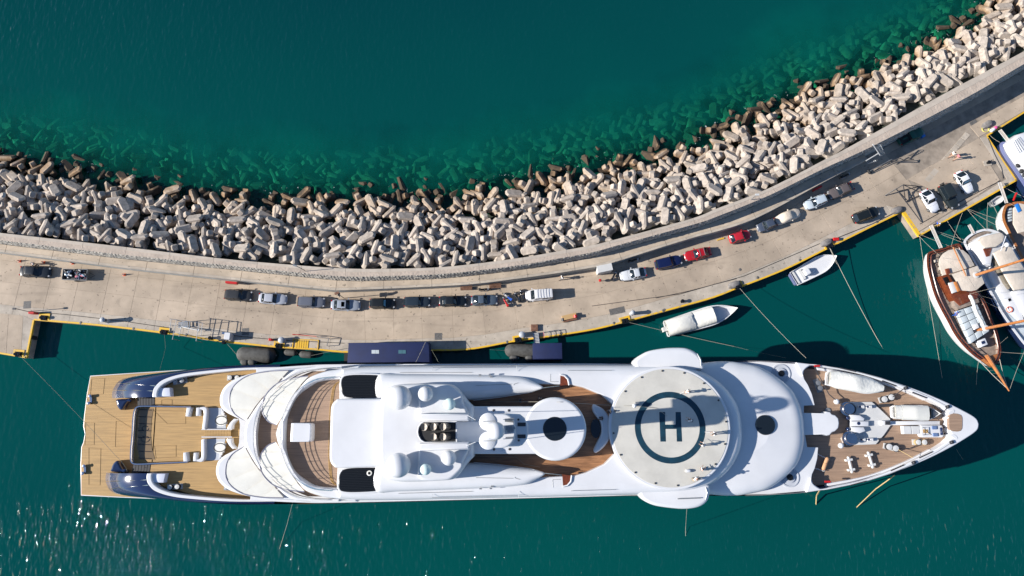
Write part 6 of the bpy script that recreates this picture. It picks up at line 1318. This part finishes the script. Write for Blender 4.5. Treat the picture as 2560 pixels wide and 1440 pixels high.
b = MB(); b.tube([gl(2466, 888, 2.6), gl(2490, 925, 3.2), gl(2523, 978, 4.4)], [.35, .25, .10], 8); B(b, 'bowsprit', M['mast'], t)
for sx in (0, 1):
    a0 = [gl(2449, 903, 2.5), gl(2499, 898, 2.5)][sx]; tip = gl(2521, 974, 4.2); mid = gl(2475, 902, 2.5)
    b = MB(); b.tube([a0, a0.lerp(tip, .5) - Vector((0, 0, .2)), tip], .05, 4); B(b, 'bow_net_rope', M['rope'], t)
    for k in range(1, 9): u = k / 9; b = MB(); b.tube([a0.lerp(tip, u) - Vector((0, 0, .4 * u * (1 - u))), mid.lerp(tip, u)], .022, 3); B(b, 'net_line', M['ropeg'], t)
b = MB(); wdk = [(2476,917),(2452,900),(2468,893),(2492,885),(2500,890)]; gpoly(t, wdk, 2.2, 2.5, .04, 'foredeck_planking', M['mast'])
qi = ccw(clean([(v.x, v.y) for v in (gl(x, y, 2.4) for x, y in GU)])); qi = Curve(inset([tuple(p) for p in spline(qi, 3, True)], .5), 1.0)
for k in range(52):
    p = qi.at(qi.len * (k + .5) / 52); b = MB(); b.cyl((p.x, p.y, 1.7), (p.x, p.y, 2.6), .05, n=5); B(b, 'rail_stanchion', M['mahog'], t)
for off_, nm in ((.55, 2.6),):
    q = ccw(clean([(v.x, v.y) for v in (gl(x, y, 2.4) for x, y in GU)])); q = inset([tuple(p) for p in spline(q, 3, True)], .55); b = MB(); b.tube([(x, y, 2.62) for x, y in q] + [(*q[0], 2.62)], .07, 4); B(b, 'inner_rail', M['mahog'], t)
def plank_gangway(a, c, lab, z0, z1, wd=.55):
    p0, p1 = W3(*a, z0), W3(*c, z1); o_ = (p0 + p1) / 2; t = thing('gangplank', lab, 'gangplank', o_, 0, 'gangplanks from boats to the quay'); d = (p1 - p0); d.z = 0; d.normalize(); n = Vector((-d.y, d.x, 0)) * wd / 2
    for s_ in (0, 1): b = MB(); b.loft([[p - o_ + n * k + Vector((0, 0, zz)) for k, zz in ((1, 0), (1, .1), (.75, .1), (.75, 0))] if s_ else [p - o_ - n * k + Vector((0, 0, zz)) for k, zz in ((.75, 0), (.75, .1), (1, .1), (1, 0))] for p in (p0, p1)]); B(b, 'edge_beam', M['offwhite'], t)
    for k in range(14): u = (k + .5) / 14; p = p0.lerp(p1, u) - o_; b = MB(); b.box((p.x, p.y, p.z + .03), ((p1 - p0).length / 15, wd * .75, .04), math.atan2(d.y, d.x)); B(b, 'plank', M['canvas'], t)
plank_gangway((2327,564),(2352,620),'narrow slatted gangplank from quay to the stern of the gulet',2.3,2.8); plank_gangway((2422,562),(2434,584),'short grey gangplank raised at the stern of the white motor sailer',2.6,2.4,.5)
plank_gangway((2498,456),(2516,508),'gangplank to the second gulet at the right edge',2.6,3.0,.5); plank_gangway((2499,325),(2532,368),'grey gangplank with railing to the white motor yacht',2.4,2.8,.6)
# white motor sailer
MS = [(2409,606),(2414,595),(2426,585),(2440,578),(2462,572),(2484,575),(2506,585),(2520,600),(2540,632),(2562,668),(2590,720),(2612,772),(2622,830),(2618,880),(2608,905),(2590,895),(2560,862),(2525,816),(2498,775),(2480,741),(2462,709),(2438,662),(2417,624)]
t, c = outline_boat('motor_sailer', 'white motor sailer with beige canvas covers lying beside the wooden gulet', MS, 2.3, 0, M['navy'], Wh, M['cushion'], capw=.35, dz=-.35); S_ = t
gpoly(t, [(2412,608),(2430,588),(2462,577),(2480,580),(2450,598),(2432,608),(2436,632),(2428,640)], 1.9, 2.1, .03, 'aft_deck', M['gdeck'])
gpoly(t, [(2432,606),(2448,592),(2470,583),(2510,584),(2515,602),(2505,622),(2482,640),(2478,664),(2462,660),(2448,640),(2436,622)], 2.0, 3.6, .25, 'wheelhouse', Wh)
gpoly(t, [(2448,602),(2458,591),(2478,586),(2503,580),(2514,589),(2510,604),(2490,618),(2463,620),(2454,612)], 3.6, 4.3, .3, 'canvas_dodger', M['canvas'])
gpoly(t, [(2454,612),(2464,622),(2480,620),(2474,640),(2466,642)], 3.5, 3.7, .04, 'cockpit_sole', M['mahog'])
gpoly(t, [(2484,632),(2526,610),(2542,640),(2560,668),(2580,706),(2556,724),(2536,726),(2522,704),(2506,676)], 3.9, 4.2, .15, 'boom_awning', M['canvas'])
gpoly(t, [(2484,646),(2494,640),(2530,712),(2524,722),(2512,706),(2496,676)], 2.4, 3.1, .05, 'side_windows', mat('smoked_screen', (.16, .14, .11), .3))
gpoly(t, [(2478,664),(2520,722),(2548,752),(2560,800),(2548,800),(2520,770),(2498,732),(2474,690)], 1.9, 2.5, .1, 'coachroof', Wh); gpoly(t, [(2530,728),(2562,722),(2590,770),(2596,830),(2570,800),(2548,756)], 2.4, 3.0, .15, 'forward_coachroof', Wh)
for q in ([(2520,747),(2526,745),(2529,751),(2523,754)],): gpoly(t, q, 2.5, 2.55, .01, 'deck_hatch', M['glossblack'])
b = MB(); p = W3(2523, 774, 2.6) - Vector(t.location); b.tube([(p.x + .45 * math.cos(k * .6), p.y + .45 * math.sin(k * .6), p.z + .05) for k in range(26)], .07, 4); B(b, 'orange_rope_coil', M['orange'], t)
for px, py in ((2461,708),(2505,778),(2440,650)):
    p = W3(px - 4, py + 2, 1.3) - Vector(t.location); b = MB(); b.capsule((p.x, p.y, .9), (p.x, p.y, 1.5), .28, 10, 3); B(b, 'hanging_fender', M['wc'], t)
p = W3(2517, 612, 5) - Vector(t.location); b = MB(); b.cyl((p.x, p.y, 3.5), (p.x, p.y, 5.0), .06, n=6); b.dome((p.x, p.y, 5.0), .38, .4, 14, 5, low=-.8); B(b, 'radar_dome', Wh, t)
b = MB(); b.tube([W3(2515, 590, 4.8) - Vector(t.location), W3(2502, 628, 4.8) - Vector(t.location)], .06, 5); B(b, 'targa_bar', Wh, t)
# second gulet
G2 = [(2512,514),(2524,508),(2545,504),(2575,508),(2600,540),(2622,590),(2640,650),(2650,710),(2640,745),(2618,730),(2580,690),(2548,636),(2530,602),(2517,575),(2508,556),(2505,536)]
t, c = outline_boat('second_gulet', 'wooden gulet with cream awning and blue mat cut off by the right edge', G2, 2.5, 0, M['white2'], M['mast'], M['gdeck'], capw=.4)
gpoly(t, [(2533,520),(2550,508),(2580,515),(2600,560),(2575,575),(2545,583),(2533,560)], 4.3, 4.4, .05, 'cream_awning', M['canvas']); gpoly(t, [(2537,512),(2545,508),(2554,527),(2546,531)], 4.4, 4.5, .02, 'blue_mat', M['lblue'])
for k in range(5): gpoly(t, [(2518, 522 + k * 7), (2530, 519 + k * 7), (2531, 524 + k * 7), (2519, 527 + k * 7)], 2.0, 2.2, .03, 'stern_cushion', M['cushion'])
b = MB(); p0 = W3(2534, 500, 2.6) - Vector(t.location); p1 = W3(2541, 483, 4.2) - Vector(t.location); b.cyl(p0, p1, .16, n=8); B(b, 'red_davit', M['red'], t)
# white motor yacht at the right edge
MY = [(2499,362),(2505,355),(2517,355),(2540,352),(2575,362),(2610,400),(2640,460),(2650,520),(2630,545),(2600,520),(2568,478),(2542,438),(2518,404),(2503,380)]
t, c = outline_boat('motor_yacht', 'white motor yacht with navy side tube at the right edge of the quay head', MY, 2.4, 0, M['navy'], mat('blue_grey_tube', (.16, .18, .33), .4), Wh, capw=.5, dz=-.1)
gpoly(t, [(2526,352),(2540,336),(2565,328),(2600,350),(2630,410),(2620,450),(2590,420),(2560,396),(2542,378)], 2.2, 4.4, .5, 'superstructure', Wh); gpoly(t, [(2540,378),(2552,384),(2572,418),(2562,420)], 2.35, 2.5, .02, 'side_screen', M['gdeck'])
for k in range(5): b = MB(); b.tube([W3(2530 + 4 * k, 352 - 2.5 * k, 4.6) - Vector(t.location), W3(2545 + 6 * k, 382 - 3 * k, 4.6) - Vector(t.location)], .04, 4); B(b, 'roof_rib', M['grey'], t)
for px, py in ((2537,418),(2546,432),(2553,442)): p = W3(px, py, 1.5) - Vector(t.location); b = MB(); b.capsule((p.x, p.y, 1.0), (p.x, p.y, 2.2), .42, 12, 3); B(b, 'hanging_fender', M['black'], t)
# small grey dinghy hanging between gulets
t, L = boat('hanging_dinghy', 'small grey dinghy slung behind the second gulet', 'dinghy', (2480,510), (2508,492), 1.3, .5, 1.5, m=M['grey'])

# ================================================================ ropes
def rope(lab, pts, r=.05, m=None, sag=0.0, group='mooring lines'):
    r = r * .48 if m not in (M['rope2'], M['darkrope']) else r * .8
    P = [W3(*p) for p in pts]; Q = []
    for a, c in zip(P, P[1:]):
        for k in range(10): u = k / 10; q = a.lerp(c, u); q.z -= sag * 4 * u * (1 - u); Q.append(q)
    Q.append(P[-1]); o_ = Q[0].copy(); b = MB(); b.tube([q - o_ for q in Q], r, 4)
    o = b.build('mooring_line', m or M['ropeg']); o.location = o_; tag(o, lab, 'rope', group)
rope('long thin line from the left pier bollard across the teak stern platform', [(47,887,2.0),(290,1140,5.0),(318,1178,5.2)], .05, M['ropeg'], .4)
rope('slack line from the bollard by the pole frame to the yacht quarter', [(411,836,2.0),(414,870,1.2),(399,928,4.6)], .045, M['ropeg'])
rope('pale line running from the yellow notch over the covered launch', [(1565,804,2.0),(1835,866,.3)], .065, M['rope'], .5)
rope('faint end of the pale line dipping toward the yacht side', [(1835,866,.3),(1965,895,6)], .03, M['ropeg'], .4)
rope('thin line from the bollard above the launch bow to the forward hull', [(1848,719,2.0),(2015,895,8.5)], .05, M['rope'], .6)
rope('thick grey line from the bollard above the tender towards the bow', [(2076,622,2.0),(2232,914,-.1)], .085, M['rope'], .5)
rope('short second strand beside the thick grey line above the tender', [(2074,620,2.0),(2092,660,1.6)], .06, M['rope'])
rope('line from the quay head corner down past the gulet bow', [(2299,590,2.0),(2320,735,1.2),(2358,960,-.1)], .055, M['rope'])
rope('pale line hanging from the yacht quarter into the near water', [(734,1247,6.2),(718,1310,1.0),(697,1378,-.1)], .055, M['rope'])
rope('pale line hanging from the lower bridge wing', [(1717,1273,9.0),(1714,1318,.4),(1714,1350,-.2)], .05, M['rope'])
rope('short tan fuzzy rope hanging under the bow', [(2050,1224,7.0),(2041,1240,1.0),(2040,1262,-.1)], .12, M['rope2'])
rope('long tan fuzzy rope leading from under the bow into green water', [(2237,1188,6.0),(2190,1222,1.5),(2140,1270,-.1)], .11, M['rope2'])
rope('thin anchor line off the stem on the near side', [(2390,1122,6),(2408,1150,-.1)], .04, M['ropeg'])
rope('black line from the port fairlead to the upper capstan', [(2036,918,10.9),(2072,985,10.2),(2112,1020,10.2)], .09, M['darkrope'])
rope('black line from stem fairlead to the upper bollard', [(2262,970,11.1),(2232,992,10.0)], .08, M['darkrope']); rope('black line from stem fairlead to the bow beam', [(2368,1018,11.1),(2346,1050,10.0)], .08, M['darkrope'])
rope('tan line from the lower fairlead to the lower bollard pair', [(2282,1144,11.1),(2246,1124,10.0)], .06, M['rope2']); rope('dark line linking the two lower bollard pairs on the bow', [(2300,1110,9.9),(2272,1122,9.6),(2240,1122,9.8)], .07, M['darkrope'])
rope('pale line from the navy hut to the yacht side', [(1064,855,4.8),(1040,905,6.5)], .05, M['rope']); rope('line from the navy hut to the yacht side, right of the pale one', [(1076,868,4.0),(1096,905,6.5)], .04, M['ropeg'])
rope('line from quay to the big fender beside the small pontoon', [(1225,874,1.9),(1262,876,.9)], .05, M['rope']); rope('line from quay to the largest grey fender', [(560,850,1.9),(590,885,.9)], .05, M['rope'])
rope('line along the quay from the steps to the navy hut', [(778,889,.9),(868,870,2.2)], .05, M['ropeg'])
for k, (a, c, lab) in enumerate((((2296,588,2),(2350,640,2.8),'stern line of the gulet from the quay corner, steeper one'), ((2300,586,2),(2410,628,2.8),'stern line of the gulet crossing toward its right quarter'), ((2330,574,2),(2432,605,2.6),'thick double line to the motor sailer stern'), ((2335,578,2),(2470,630,3),'longest line from the blue-shirted person to the motor sailer'),
        ((2418,523,2),(2466,575,2.5),'line from the corner cleat to the motor sailer stern'), ((2420,522,2),(2508,552,2.6),'upper of two lines from the corner cleat to the second gulet'), ((2419,524,2),(2510,572,2.6),'lower of two lines from the corner cleat to the second gulet'), ((2406,532,2),(2378,615,2.8),'line from quay edge to the gulet right quarter'),
        ((2470,506,2),(2468,572,2.4),'nearly straight line from quay edge down to the motor sailer'), ((2478,500,2),(2506,556,2.6),'line from quay edge to the side of the second gulet'), ((2500,462,2),(2560,492,3),'line from outer corner toward the right edge'), ((2475,338,2),(2500,356,2.5),'short line from outer corner to the white motor yacht'),
        ((2368,552,2),(2402,600,2.6),'crossing line near the stern of the gulet'), ((2512,500,3),(2548,520,3),'short rigging line on the second gulet stern'), ((2523,978,4.3),(2562,876,3),'bow line of the gulet running off to the right'), ((2446,905,2.5),(2441,965,-.1),'anchor line under the gulet bow'), ((2500,880,2.6),(2562,884,3),'pale line from the gulet bow to the right edge'))):
    rope(lab, [a, c], .05, M['rope'], .15, 'mooring lines at the quay head')
for k, (a, c) in enumerate((((2423,735,5),(2560,700,14)), ((2428,738,4),(2506,775,2.6)), ((2500,778,2.6),(2560,840,3)), ((2424,732,4),(2500,752,3)), ((2418,690,18),(2350,640,2.6)), ((2418,690,18),(2462,757,2.6)), ((2500,859,2.6),(2520,842,2.8)))):
    rope(['rigging wire from the forward awning up to the right','wire from the awning down to the motor sailer rail','wire crossing the motor sailer foredeck','wire from awning corner to the sailer side deck','stay from the main mast down to the gulet stern','stay from the main mast to the right bulwark','short wire at the right bow of the gulet'][k], [a, c], .03, M['rope'], 0, 'rigging wires of the gulet')
for i, pts in enumerate(([(72,779),(160,786),(300,802),(425,820)], [(560,836),(640,845),(700,850),(860,858)], [(1480,765),(1700,735),(1860,690),(2070,600)], [(1640,745),(1720,728),(1840,697)], [(2080,600),(2180,560),(2240,530)], [(2470,345),(2486,385),(2504,420),(2508,446)], [(2500,452),(2450,478),(2380,515),(2300,560)])):
    rope(['thin dark cable lying on the quay beside the left basin', 'thin dark cable lying on the quay below the parked row', 'long cable lying along the quay edge on the right', 'short cable lying above the covered launch', 'dark hose lying beside the black hatchback', 'dark hose curving along the quay head rim', 'dark line lying along the lower rim of the quay head'][i], [(x, y, ZQ + .05) for x, y in pts], .05 if i < 4 else .07, M['darkrope'], 0, 'cables lying on the quay')
rope('thin pale hose snaking over the well deck and helipad', [(1180,1000,13.2),(1260,1004,13.1),(1400,1005,17.8),(1500,1012,14.2),(1583,1015,15.3),(1640,1020,15.1),(1668,1040,15.1)], .05, M['rope'], 0, 'hoses on the yacht')
rope('thin pale hose lying along the lower well deck', [(1180,1140,13.1),(1290,1142,13.1),(1310,1160,13.1),(1350,1168,13.1)], .05, M['rope'], 0, 'hoses on the yacht')
t = T('globe_light', 'white globe on a bracket at the aft rim of the helipad', 'light', 1583, 1015, 15.0); b = MB(); b.cyl((0, 0, 0), (0, 0, .8), .06, n=6); B(b, 'stem', M['grey'], t); b = MB(); b.dome((0, 0, 1.0), .3, .3, 14, 5, low=-1.1); B(b, 'globe', Wh, t); b = MB(); b.box((.5, .3, 0), (.5, .5, .6)); B(b, 'bracket', M['grey'], t)
t = T('deck_canister', 'small white canister on the helipad near its lower edge', 'canister', 1718, 1177, 15.0); b = MB(); b.capsule((-.15, 0, .25), (.25, 0, .25), .22, 10, 3); B(b, 'canister', Wh, t)

# ================================================================ PEOPLE
def figure_meshes(pose):
    """one continuous skinned body with clothes as separate shells; pose: stand, walk, bend, sit, crouch"""
    J = {'pelvis': (0, 0, .95), 'belly': (.0, 0, 1.12), 'chest': (.01, 0, 1.34), 'neck': (.01, 0, 1.52), 'chin': (.03, 0, 1.58), 'head': (.02, 0, 1.70)}
    for s_, n in ((1, 'l'), (-1, 'r')):
        J.update({n + 'hip': (0, s_ * .10, .92), n + 'knee': (.03, s_ * .11, .50), n + 'ank': (0, s_ * .11, .09), n + 'toe': (.17, s_ * .12, .04), n + 'sho': (.0, s_ * .19, 1.44), n + 'elb': (-.02, s_ * .25, 1.16), n + 'wri': (.08, s_ * .27, .92), n + 'palm': (.11, s_ * .27, .85)})
    if pose == 'walk': J['lknee'] = (.18, .11, .52); J['lank'] = (.30, .11, .10); J['ltoe'] = (.46, .12, .06); J['rknee'] = (-.06, -.11, .50); J['rank'] = (-.30, -.11, .16); J['rtoe'] = (-.16, -.12, .05); J['relb'] = (.1, -.27, 1.18); J['rwri'] = (.32, -.25, 1.05); J['rpalm'] = (.39, -.24, 1.04); J['lelb'] = (-.18, .26, 1.2); J['lwri'] = (-.18, .3, .95); J['lpalm'] = (-.17, .3, .88)
    if pose in ('bend', 'work'):
        k = .9 if pose == 'bend' else .5
        for n in list(J):
            if n in ('belly', 'chest', 'neck', 'chin', 'head', 'lsho', 'rsho', 'lelb', 'relb', 'lwri', 'rwri', 'lpalm', 'rpalm'):
                x, y, z = J[n]; dz = z - .95; J[n] = (x * math.cos(k) + dz * math.sin(k), y, .95 + dz * math.cos(k) - x * math.sin(k))
        for s_, n in ((1, 'l'), (-1, 'r')): sx, sy, sz = J[n + 'sho']; J[n + 'elb'] = (sx + .12, s_ * .24, sz - .25); J[n + 'wri'] = (sx + .33, s_ * .18, sz - .36); J[n + 'palm'] = (sx + .4, s_ * .17, sz - .38)
    if pose == 'sit':
        for n in list(J): x, y, z = J[n]; J[n] = (x, y, z - .47)
        for s_, n in ((1, 'l'), (-1, 'r')): J[n + 'knee'] = (.42, s_ * .12, .52); J[n + 'ank'] = (.46, s_ * .12, .10); J[n + 'toe'] = (.62, s_ * .13, .05); J[n + 'wri'] = (.25, s_ * .2, .62); J[n + 'palm'] = (.32, s_ * .19, .60)
    if pose == 'crouch':
        for n in list(J): x, y, z = J[n]; J[n] = (x + .15, y, z - .55)
        for s_, n in ((1, 'l'), (-1, 'r')): J[n + 'knee'] = (.42, s_ * .16, .50); J[n + 'ank'] = (.10, s_ * .14, .10); J[n + 'toe'] = (.28, s_ * .15, .05); J[n + 'elb'] = (.4, s_ * .26, .72); J[n + 'wri'] = (.62, s_ * .2, .6); J[n + 'palm'] = (.69, s_ * .19, .58)
    def skin(name, bones, rad, mt, fingers=False):
        names = []; E = []
        for a, c_ in bones:
            for q in (a, c_):
                if q not in names: names.append(q)
            E.append((names.index(a), names.index(c_)))
        V = [Vector(J[n]) for n in names]; RR = [rad[n] for n in names]
        if fingers:
            for s_, n in ((1, 'l'), (-1, 'r')):
                if n + 'palm' not in names: continue
                pi_ = names.index(n + 'palm'); P = V[pi_]; d = (P - Vector(J[n + 'wri'])).normalized(); sd_ = Vector((0, 0, 1)).cross(d); sd_ = sd_.normalized() if sd_.length > .1 else Vector((1, 0, 0))
                for q, ln in ((-1.5, .06), (-.5, .075), (.5, .07), (1.5, .055)):
                    i0 = len(V); V += [P + d * .03 + sd_ * .018 * q, P + d * (.03 + ln * .5) + sd_ * .02 * q, P + d * (.03 + ln) + sd_ * .02 * q - Vector((0, 0, .012))]; RR += [.012, .009, .008]; E += [(pi_, i0), (i0, i0 + 1), (i0 + 1, i0 + 2)]
                i0 = len(V); V += [P + sd_ * .04 * s_, P + sd_ * .06 * s_ + d * .03]; RR += [.012, .010]; E += [(pi_, i0), (i0, i0 + 1)]
        me = bpy.data.meshes.new(name); me.from_pydata(V, E, []); o = bpy.data.objects.new(name, me); sc.collection.objects.link(o)
        md = o.modifiers.new('skin', 'SKIN'); md.use_smooth_shade = True
        lay = me.skin_vertices[0].data if me.skin_vertices else None
        if lay is None: 
            bm = bmesh.new(); bm.from_mesh(me); bm.verts.layers.skin.verify(); bm.to_mesh(me); bm.free(); lay = me.skin_vertices[0].data
        for i, r_ in enumerate(RR): lay[i].radius = (r_, r_)
        lay[0].use_root = True; sb = o.modifiers.new('sub', 'SUBSURF'); sb.levels = sb.render_levels = 1
        dg = bpy.context.evaluated_depsgraph_get(); ev = bpy.data.meshes.new_from_object(o.evaluated_get(dg)); bpy.data.objects.remove(o); ev.materials.clear(); ev.name = name
        return ev
    legs = [(a, b_) for n in 'lr' for a, b_ in (('pelvis', n + 'hip'), (n + 'hip', n + 'knee'), (n + 'knee', n + 'ank'))]
    torso = [('pelvis', 'belly'), ('belly', 'chest')] + [(a, b_) for n in 'lr' for a, b_ in (('chest', n + 'sho'), (n + 'sho', n + 'elb'))]
    rb = {'pelvis': .13, 'belly': .125, 'chest': .14, 'neck': .055, 'chin': .075, 'head': .095}
    for n in 'lr': rb.update({n + 'hip': .085, n + 'knee': .058, n + 'ank': .04, n + 'toe': .035, n + 'sho': .065, n + 'elb': .045, n + 'wri': .028, n + 'palm': .035})
    body = skin('body', torso + [('chest', 'neck'), ('neck', 'chin'), ('chin', 'head')] + legs + [(n + 'ank', n + 'toe') for n in 'lr'] + [(n + 'elb', n + 'wri') for n in 'lr'] + [(n + 'wri', n + 'palm') for n in 'lr'], rb, None, True)
    rs = {k: v + .022 for k, v in rb.items()}
    return {'body': body, 'shirt': skin('shirt', torso, rs, None), 'trousers': skin('trousers', legs, rs, None), 'head': J['head'], 'toes': (J['ltoe'], J['rtoe'])}
POSES = {}
def person(px, py, z, deg, lab, pose, shirt, trousers, hair=None, hat=None, group='people', k=1.0):
    if pose not in POSES: POSES[pose] = figure_meshes(pose)
    F = POSES[pose]; t = thing('person', lab, 'person', (*W(px, py, z), z), R(deg), group); t.scale = (k, k, k)
    for nm, m in (('body', M['skin']), ('shirt', shirt), ('trousers', trousers)):
        me = F[nm].copy(); me.materials.append(m); o = bpy.data.objects.new(nm, me); sc.collection.objects.link(o); o.parent = t
    h = Vector(F['head']); b = MB(); b.dome((h.x - .015, h.y, h.z + .02), .112, .115, 12, 4, low=-.35); B(b, 'helmet' if hat else 'hair', hat or hair or M['hair'], t)
    b = MB(); b.box((h.x + .105, h.y, h.z - .04), (.03, .025, .04)); B(b, 'nose', M['skin'], t)
    for s_ in (1, -1): b = MB(); b.dome((h.x + .09, s_ * .035, h.z), .012, .012, 6, 2); B(b, 'eye', M['glossblack'], t); 
    for s_ in (1, -1): b = MB(); b.box((h.x, s_ * .10, h.z - .04), (.03, .02, .055)); B(b, 'ear', M['skin'], t)
    for q in F['toes']: b = MB(); b.box((q[0] - .06, q[1], 0), (.26, .10, .09)); B(b, 'shoe', M['glossblack'], t)
    return t
person(88, 661, ZQ, -25, 'person in white helmet bending over beside the black saloon', 'bend', M['gc'], M['gc'], hat=M['wc'])
person(1404, 697, ZQ, 200, 'person in white top walking alone above the white van', 'walk', M['wc'], M['gc'])
person(2374, 390, ZQ, 215, 'person in white top walking on the quay head', 'walk', M['wc'], M['skin'], group='two people walking on the quay head'); person(2386, 397, ZQ, 215, 'person in pink top walking beside the one in white', 'walk', M['pc'], M['skin'], group='two people walking on the quay head')
person(2334, 560, ZQ, -70, 'person in blue shirt and white cap handling ropes by the gangplank', 'work', M['blue'], M['gc'], hat=M['wc'])
cw = 'crew on the helipad'
person(1711, 981, 15.0, 20, 'crew member in white working with a hose near the painted ring', 'work', M['wc'], M['skin'], group=cw); person(1726, 1052, 15.0, 160, 'crew member bending in the shade right of the letter H', 'bend', M['wc'], M['gc'], group=cw)
person(1784, 1084, 15.0, 180, 'crew member in white standing at the right rim of the helipad', 'work', M['wc'], M['skin'], group=cw); person(1756, 1113, 15.0, 150, 'crew member in white with a pole on the lower right of the ring', 'work', M['wc'], M['wc'], group=cw)
person(1752, 1176, 15.0, 60, 'crew member in white kneeling near the white canister', 'crouch', M['wc'], M['skin'], group=cw); person(1730, 1198, 15.0, 20, 'crew member nearest to the lower rim of the helipad', 'bend', M['wc'], M['khaki'] if 'khaki' in M else M['kc'], group=cw)
wd = 'crew on the well deck'
person(1297, 1002, 12.9, 0, 'dark-dressed crew member crouching on the upper side of the well deck', 'crouch', M['gc'], M['gc'], group=wd); person(1349, 996, 12.9, 90, 'dark-dressed crew member standing on the upper well deck near the round roof', 'stand', M['gc'], M['gc'], group=wd)
person(1504, 1046, 13.4, 180, 'dark-dressed person sitting on the crescent sofa', 'sit', M['gc'], M['gc'], group=wd); person(1527, 1028, 14.4, 200, 'dark-dressed person crouching at the helipad rim above the sofa', 'crouch', M['gc'], M['gc'], group=wd)
person(2381, 789, 1.7, 100, 'person in blue leaning on the port rail of the gulet', 'work', M['blue'], M['blue'], hair=M['blue'])
# poles some of the crew hold
for a, c_, lab in (((1712,978,16.0),(1700,985,15.1),'mop held by the crew member near the painted ring'), ((1783,1082,16.0),(1762,1080,15.1),'long mop held at the right rim of the helipad'), ((1755,1112,16.0),(1766,1097,15.1),'mop held on the lower right of the ring')):
    p0, p1 = W3(*a), W3(*c_); b = MB(); b.tube([Vector((0, 0, 0)), p1 - p0], .025, 5); o = b.build('mop_pole', M['offwhite']); o.location = p0; tag(o, lab, 'mop', 'mops on the helipad')

# ================================================================ names for the breakwater blocks
LM = sorted([(W(px, 0, 0)[0], s_) for px, s_ in ((88,'black saloon by the helmeted worker'), (188,'loaded trailer'), (311,'lone traffic cone'), (420,'pole frame'), (500,'middle of the pole frame'), (596,'dark grey hatchback'), (682,'light silver saloon'), (779,'mid grey estate'), (864,'sunroof saloon'), (956,'sunshade hatchback'), (1043,'slate estate'), (1132,'black saloon in the row'), (1211,'blue grey coupe'), (1290,'parked motorcycles'), (1348,'white van'), (1425,'rope winch'), (1512,'white storage container'), (1583,'bright silver coupe'), (1671,'navy estate'), (1744,'barred red saloon'), (1850,'short red hatchback'), (1917,'small blue hatchback'), (1970,'cloth-covered car'), (2039,'pale silver hatchback'), (2101,'brownish saloon'), (2165,'black hatchback'), (2200,'caged ladder'), (2277,'green pickup'), (2340,'left beetle-shaped car'), (2411,'right beetle-shaped car'), (2480,'outer quay corner'))])
ORD = ['nearest', 'second', 'third', 'fourth', 'fifth', 'sixth', 'seventh', 'eighth', 'ninth', 'tenth']
cols = {}
for o, c_ in BLOCKS:
    v = c_[4]; px_ = 1280 + v.x * 15.4; x0 = v.x
    i = min(range(len(LM)), key=lambda k: abs(LM[k][0] * 1.02 - v.x)); cols.setdefault(i, []).append((c_[2], o, v, c_))
for i, lst in cols.items():
    lst.sort(key=lambda q: q[0]); seen = {}
    for r_, (d, o, v, c_) in enumerate(lst):
        tone = 'brown weathered' if v.z < 1.3 else 'tan stained' if v.z < 2.0 else 'clean pale'
        up = o.rotation_euler.to_matrix() @ Vector((0, 0, 1)); lean = 'upright' if abs(up.z) > .8 else 'tilted' if abs(up.z) > .5 else 'lying'
        row = min(9, int(d / 1.9)); side = 'left of' if v.x < LM[i][0] * 1.02 else 'right of'
        key = (tone, lean, row, side); seen[key] = seen.get(key, 0) + 1
        lab = f'{tone} {lean} block, {ORD[row]} row, {side} the {LM[i][1]}'
        if seen[key] > 1: lab = f'{tone} {lean} block, {ORD[row]} row, again {side} the {LM[i][1]}'
        tag(o, lab, 'breakwater block', 'interlocking concrete breakwater blocks')
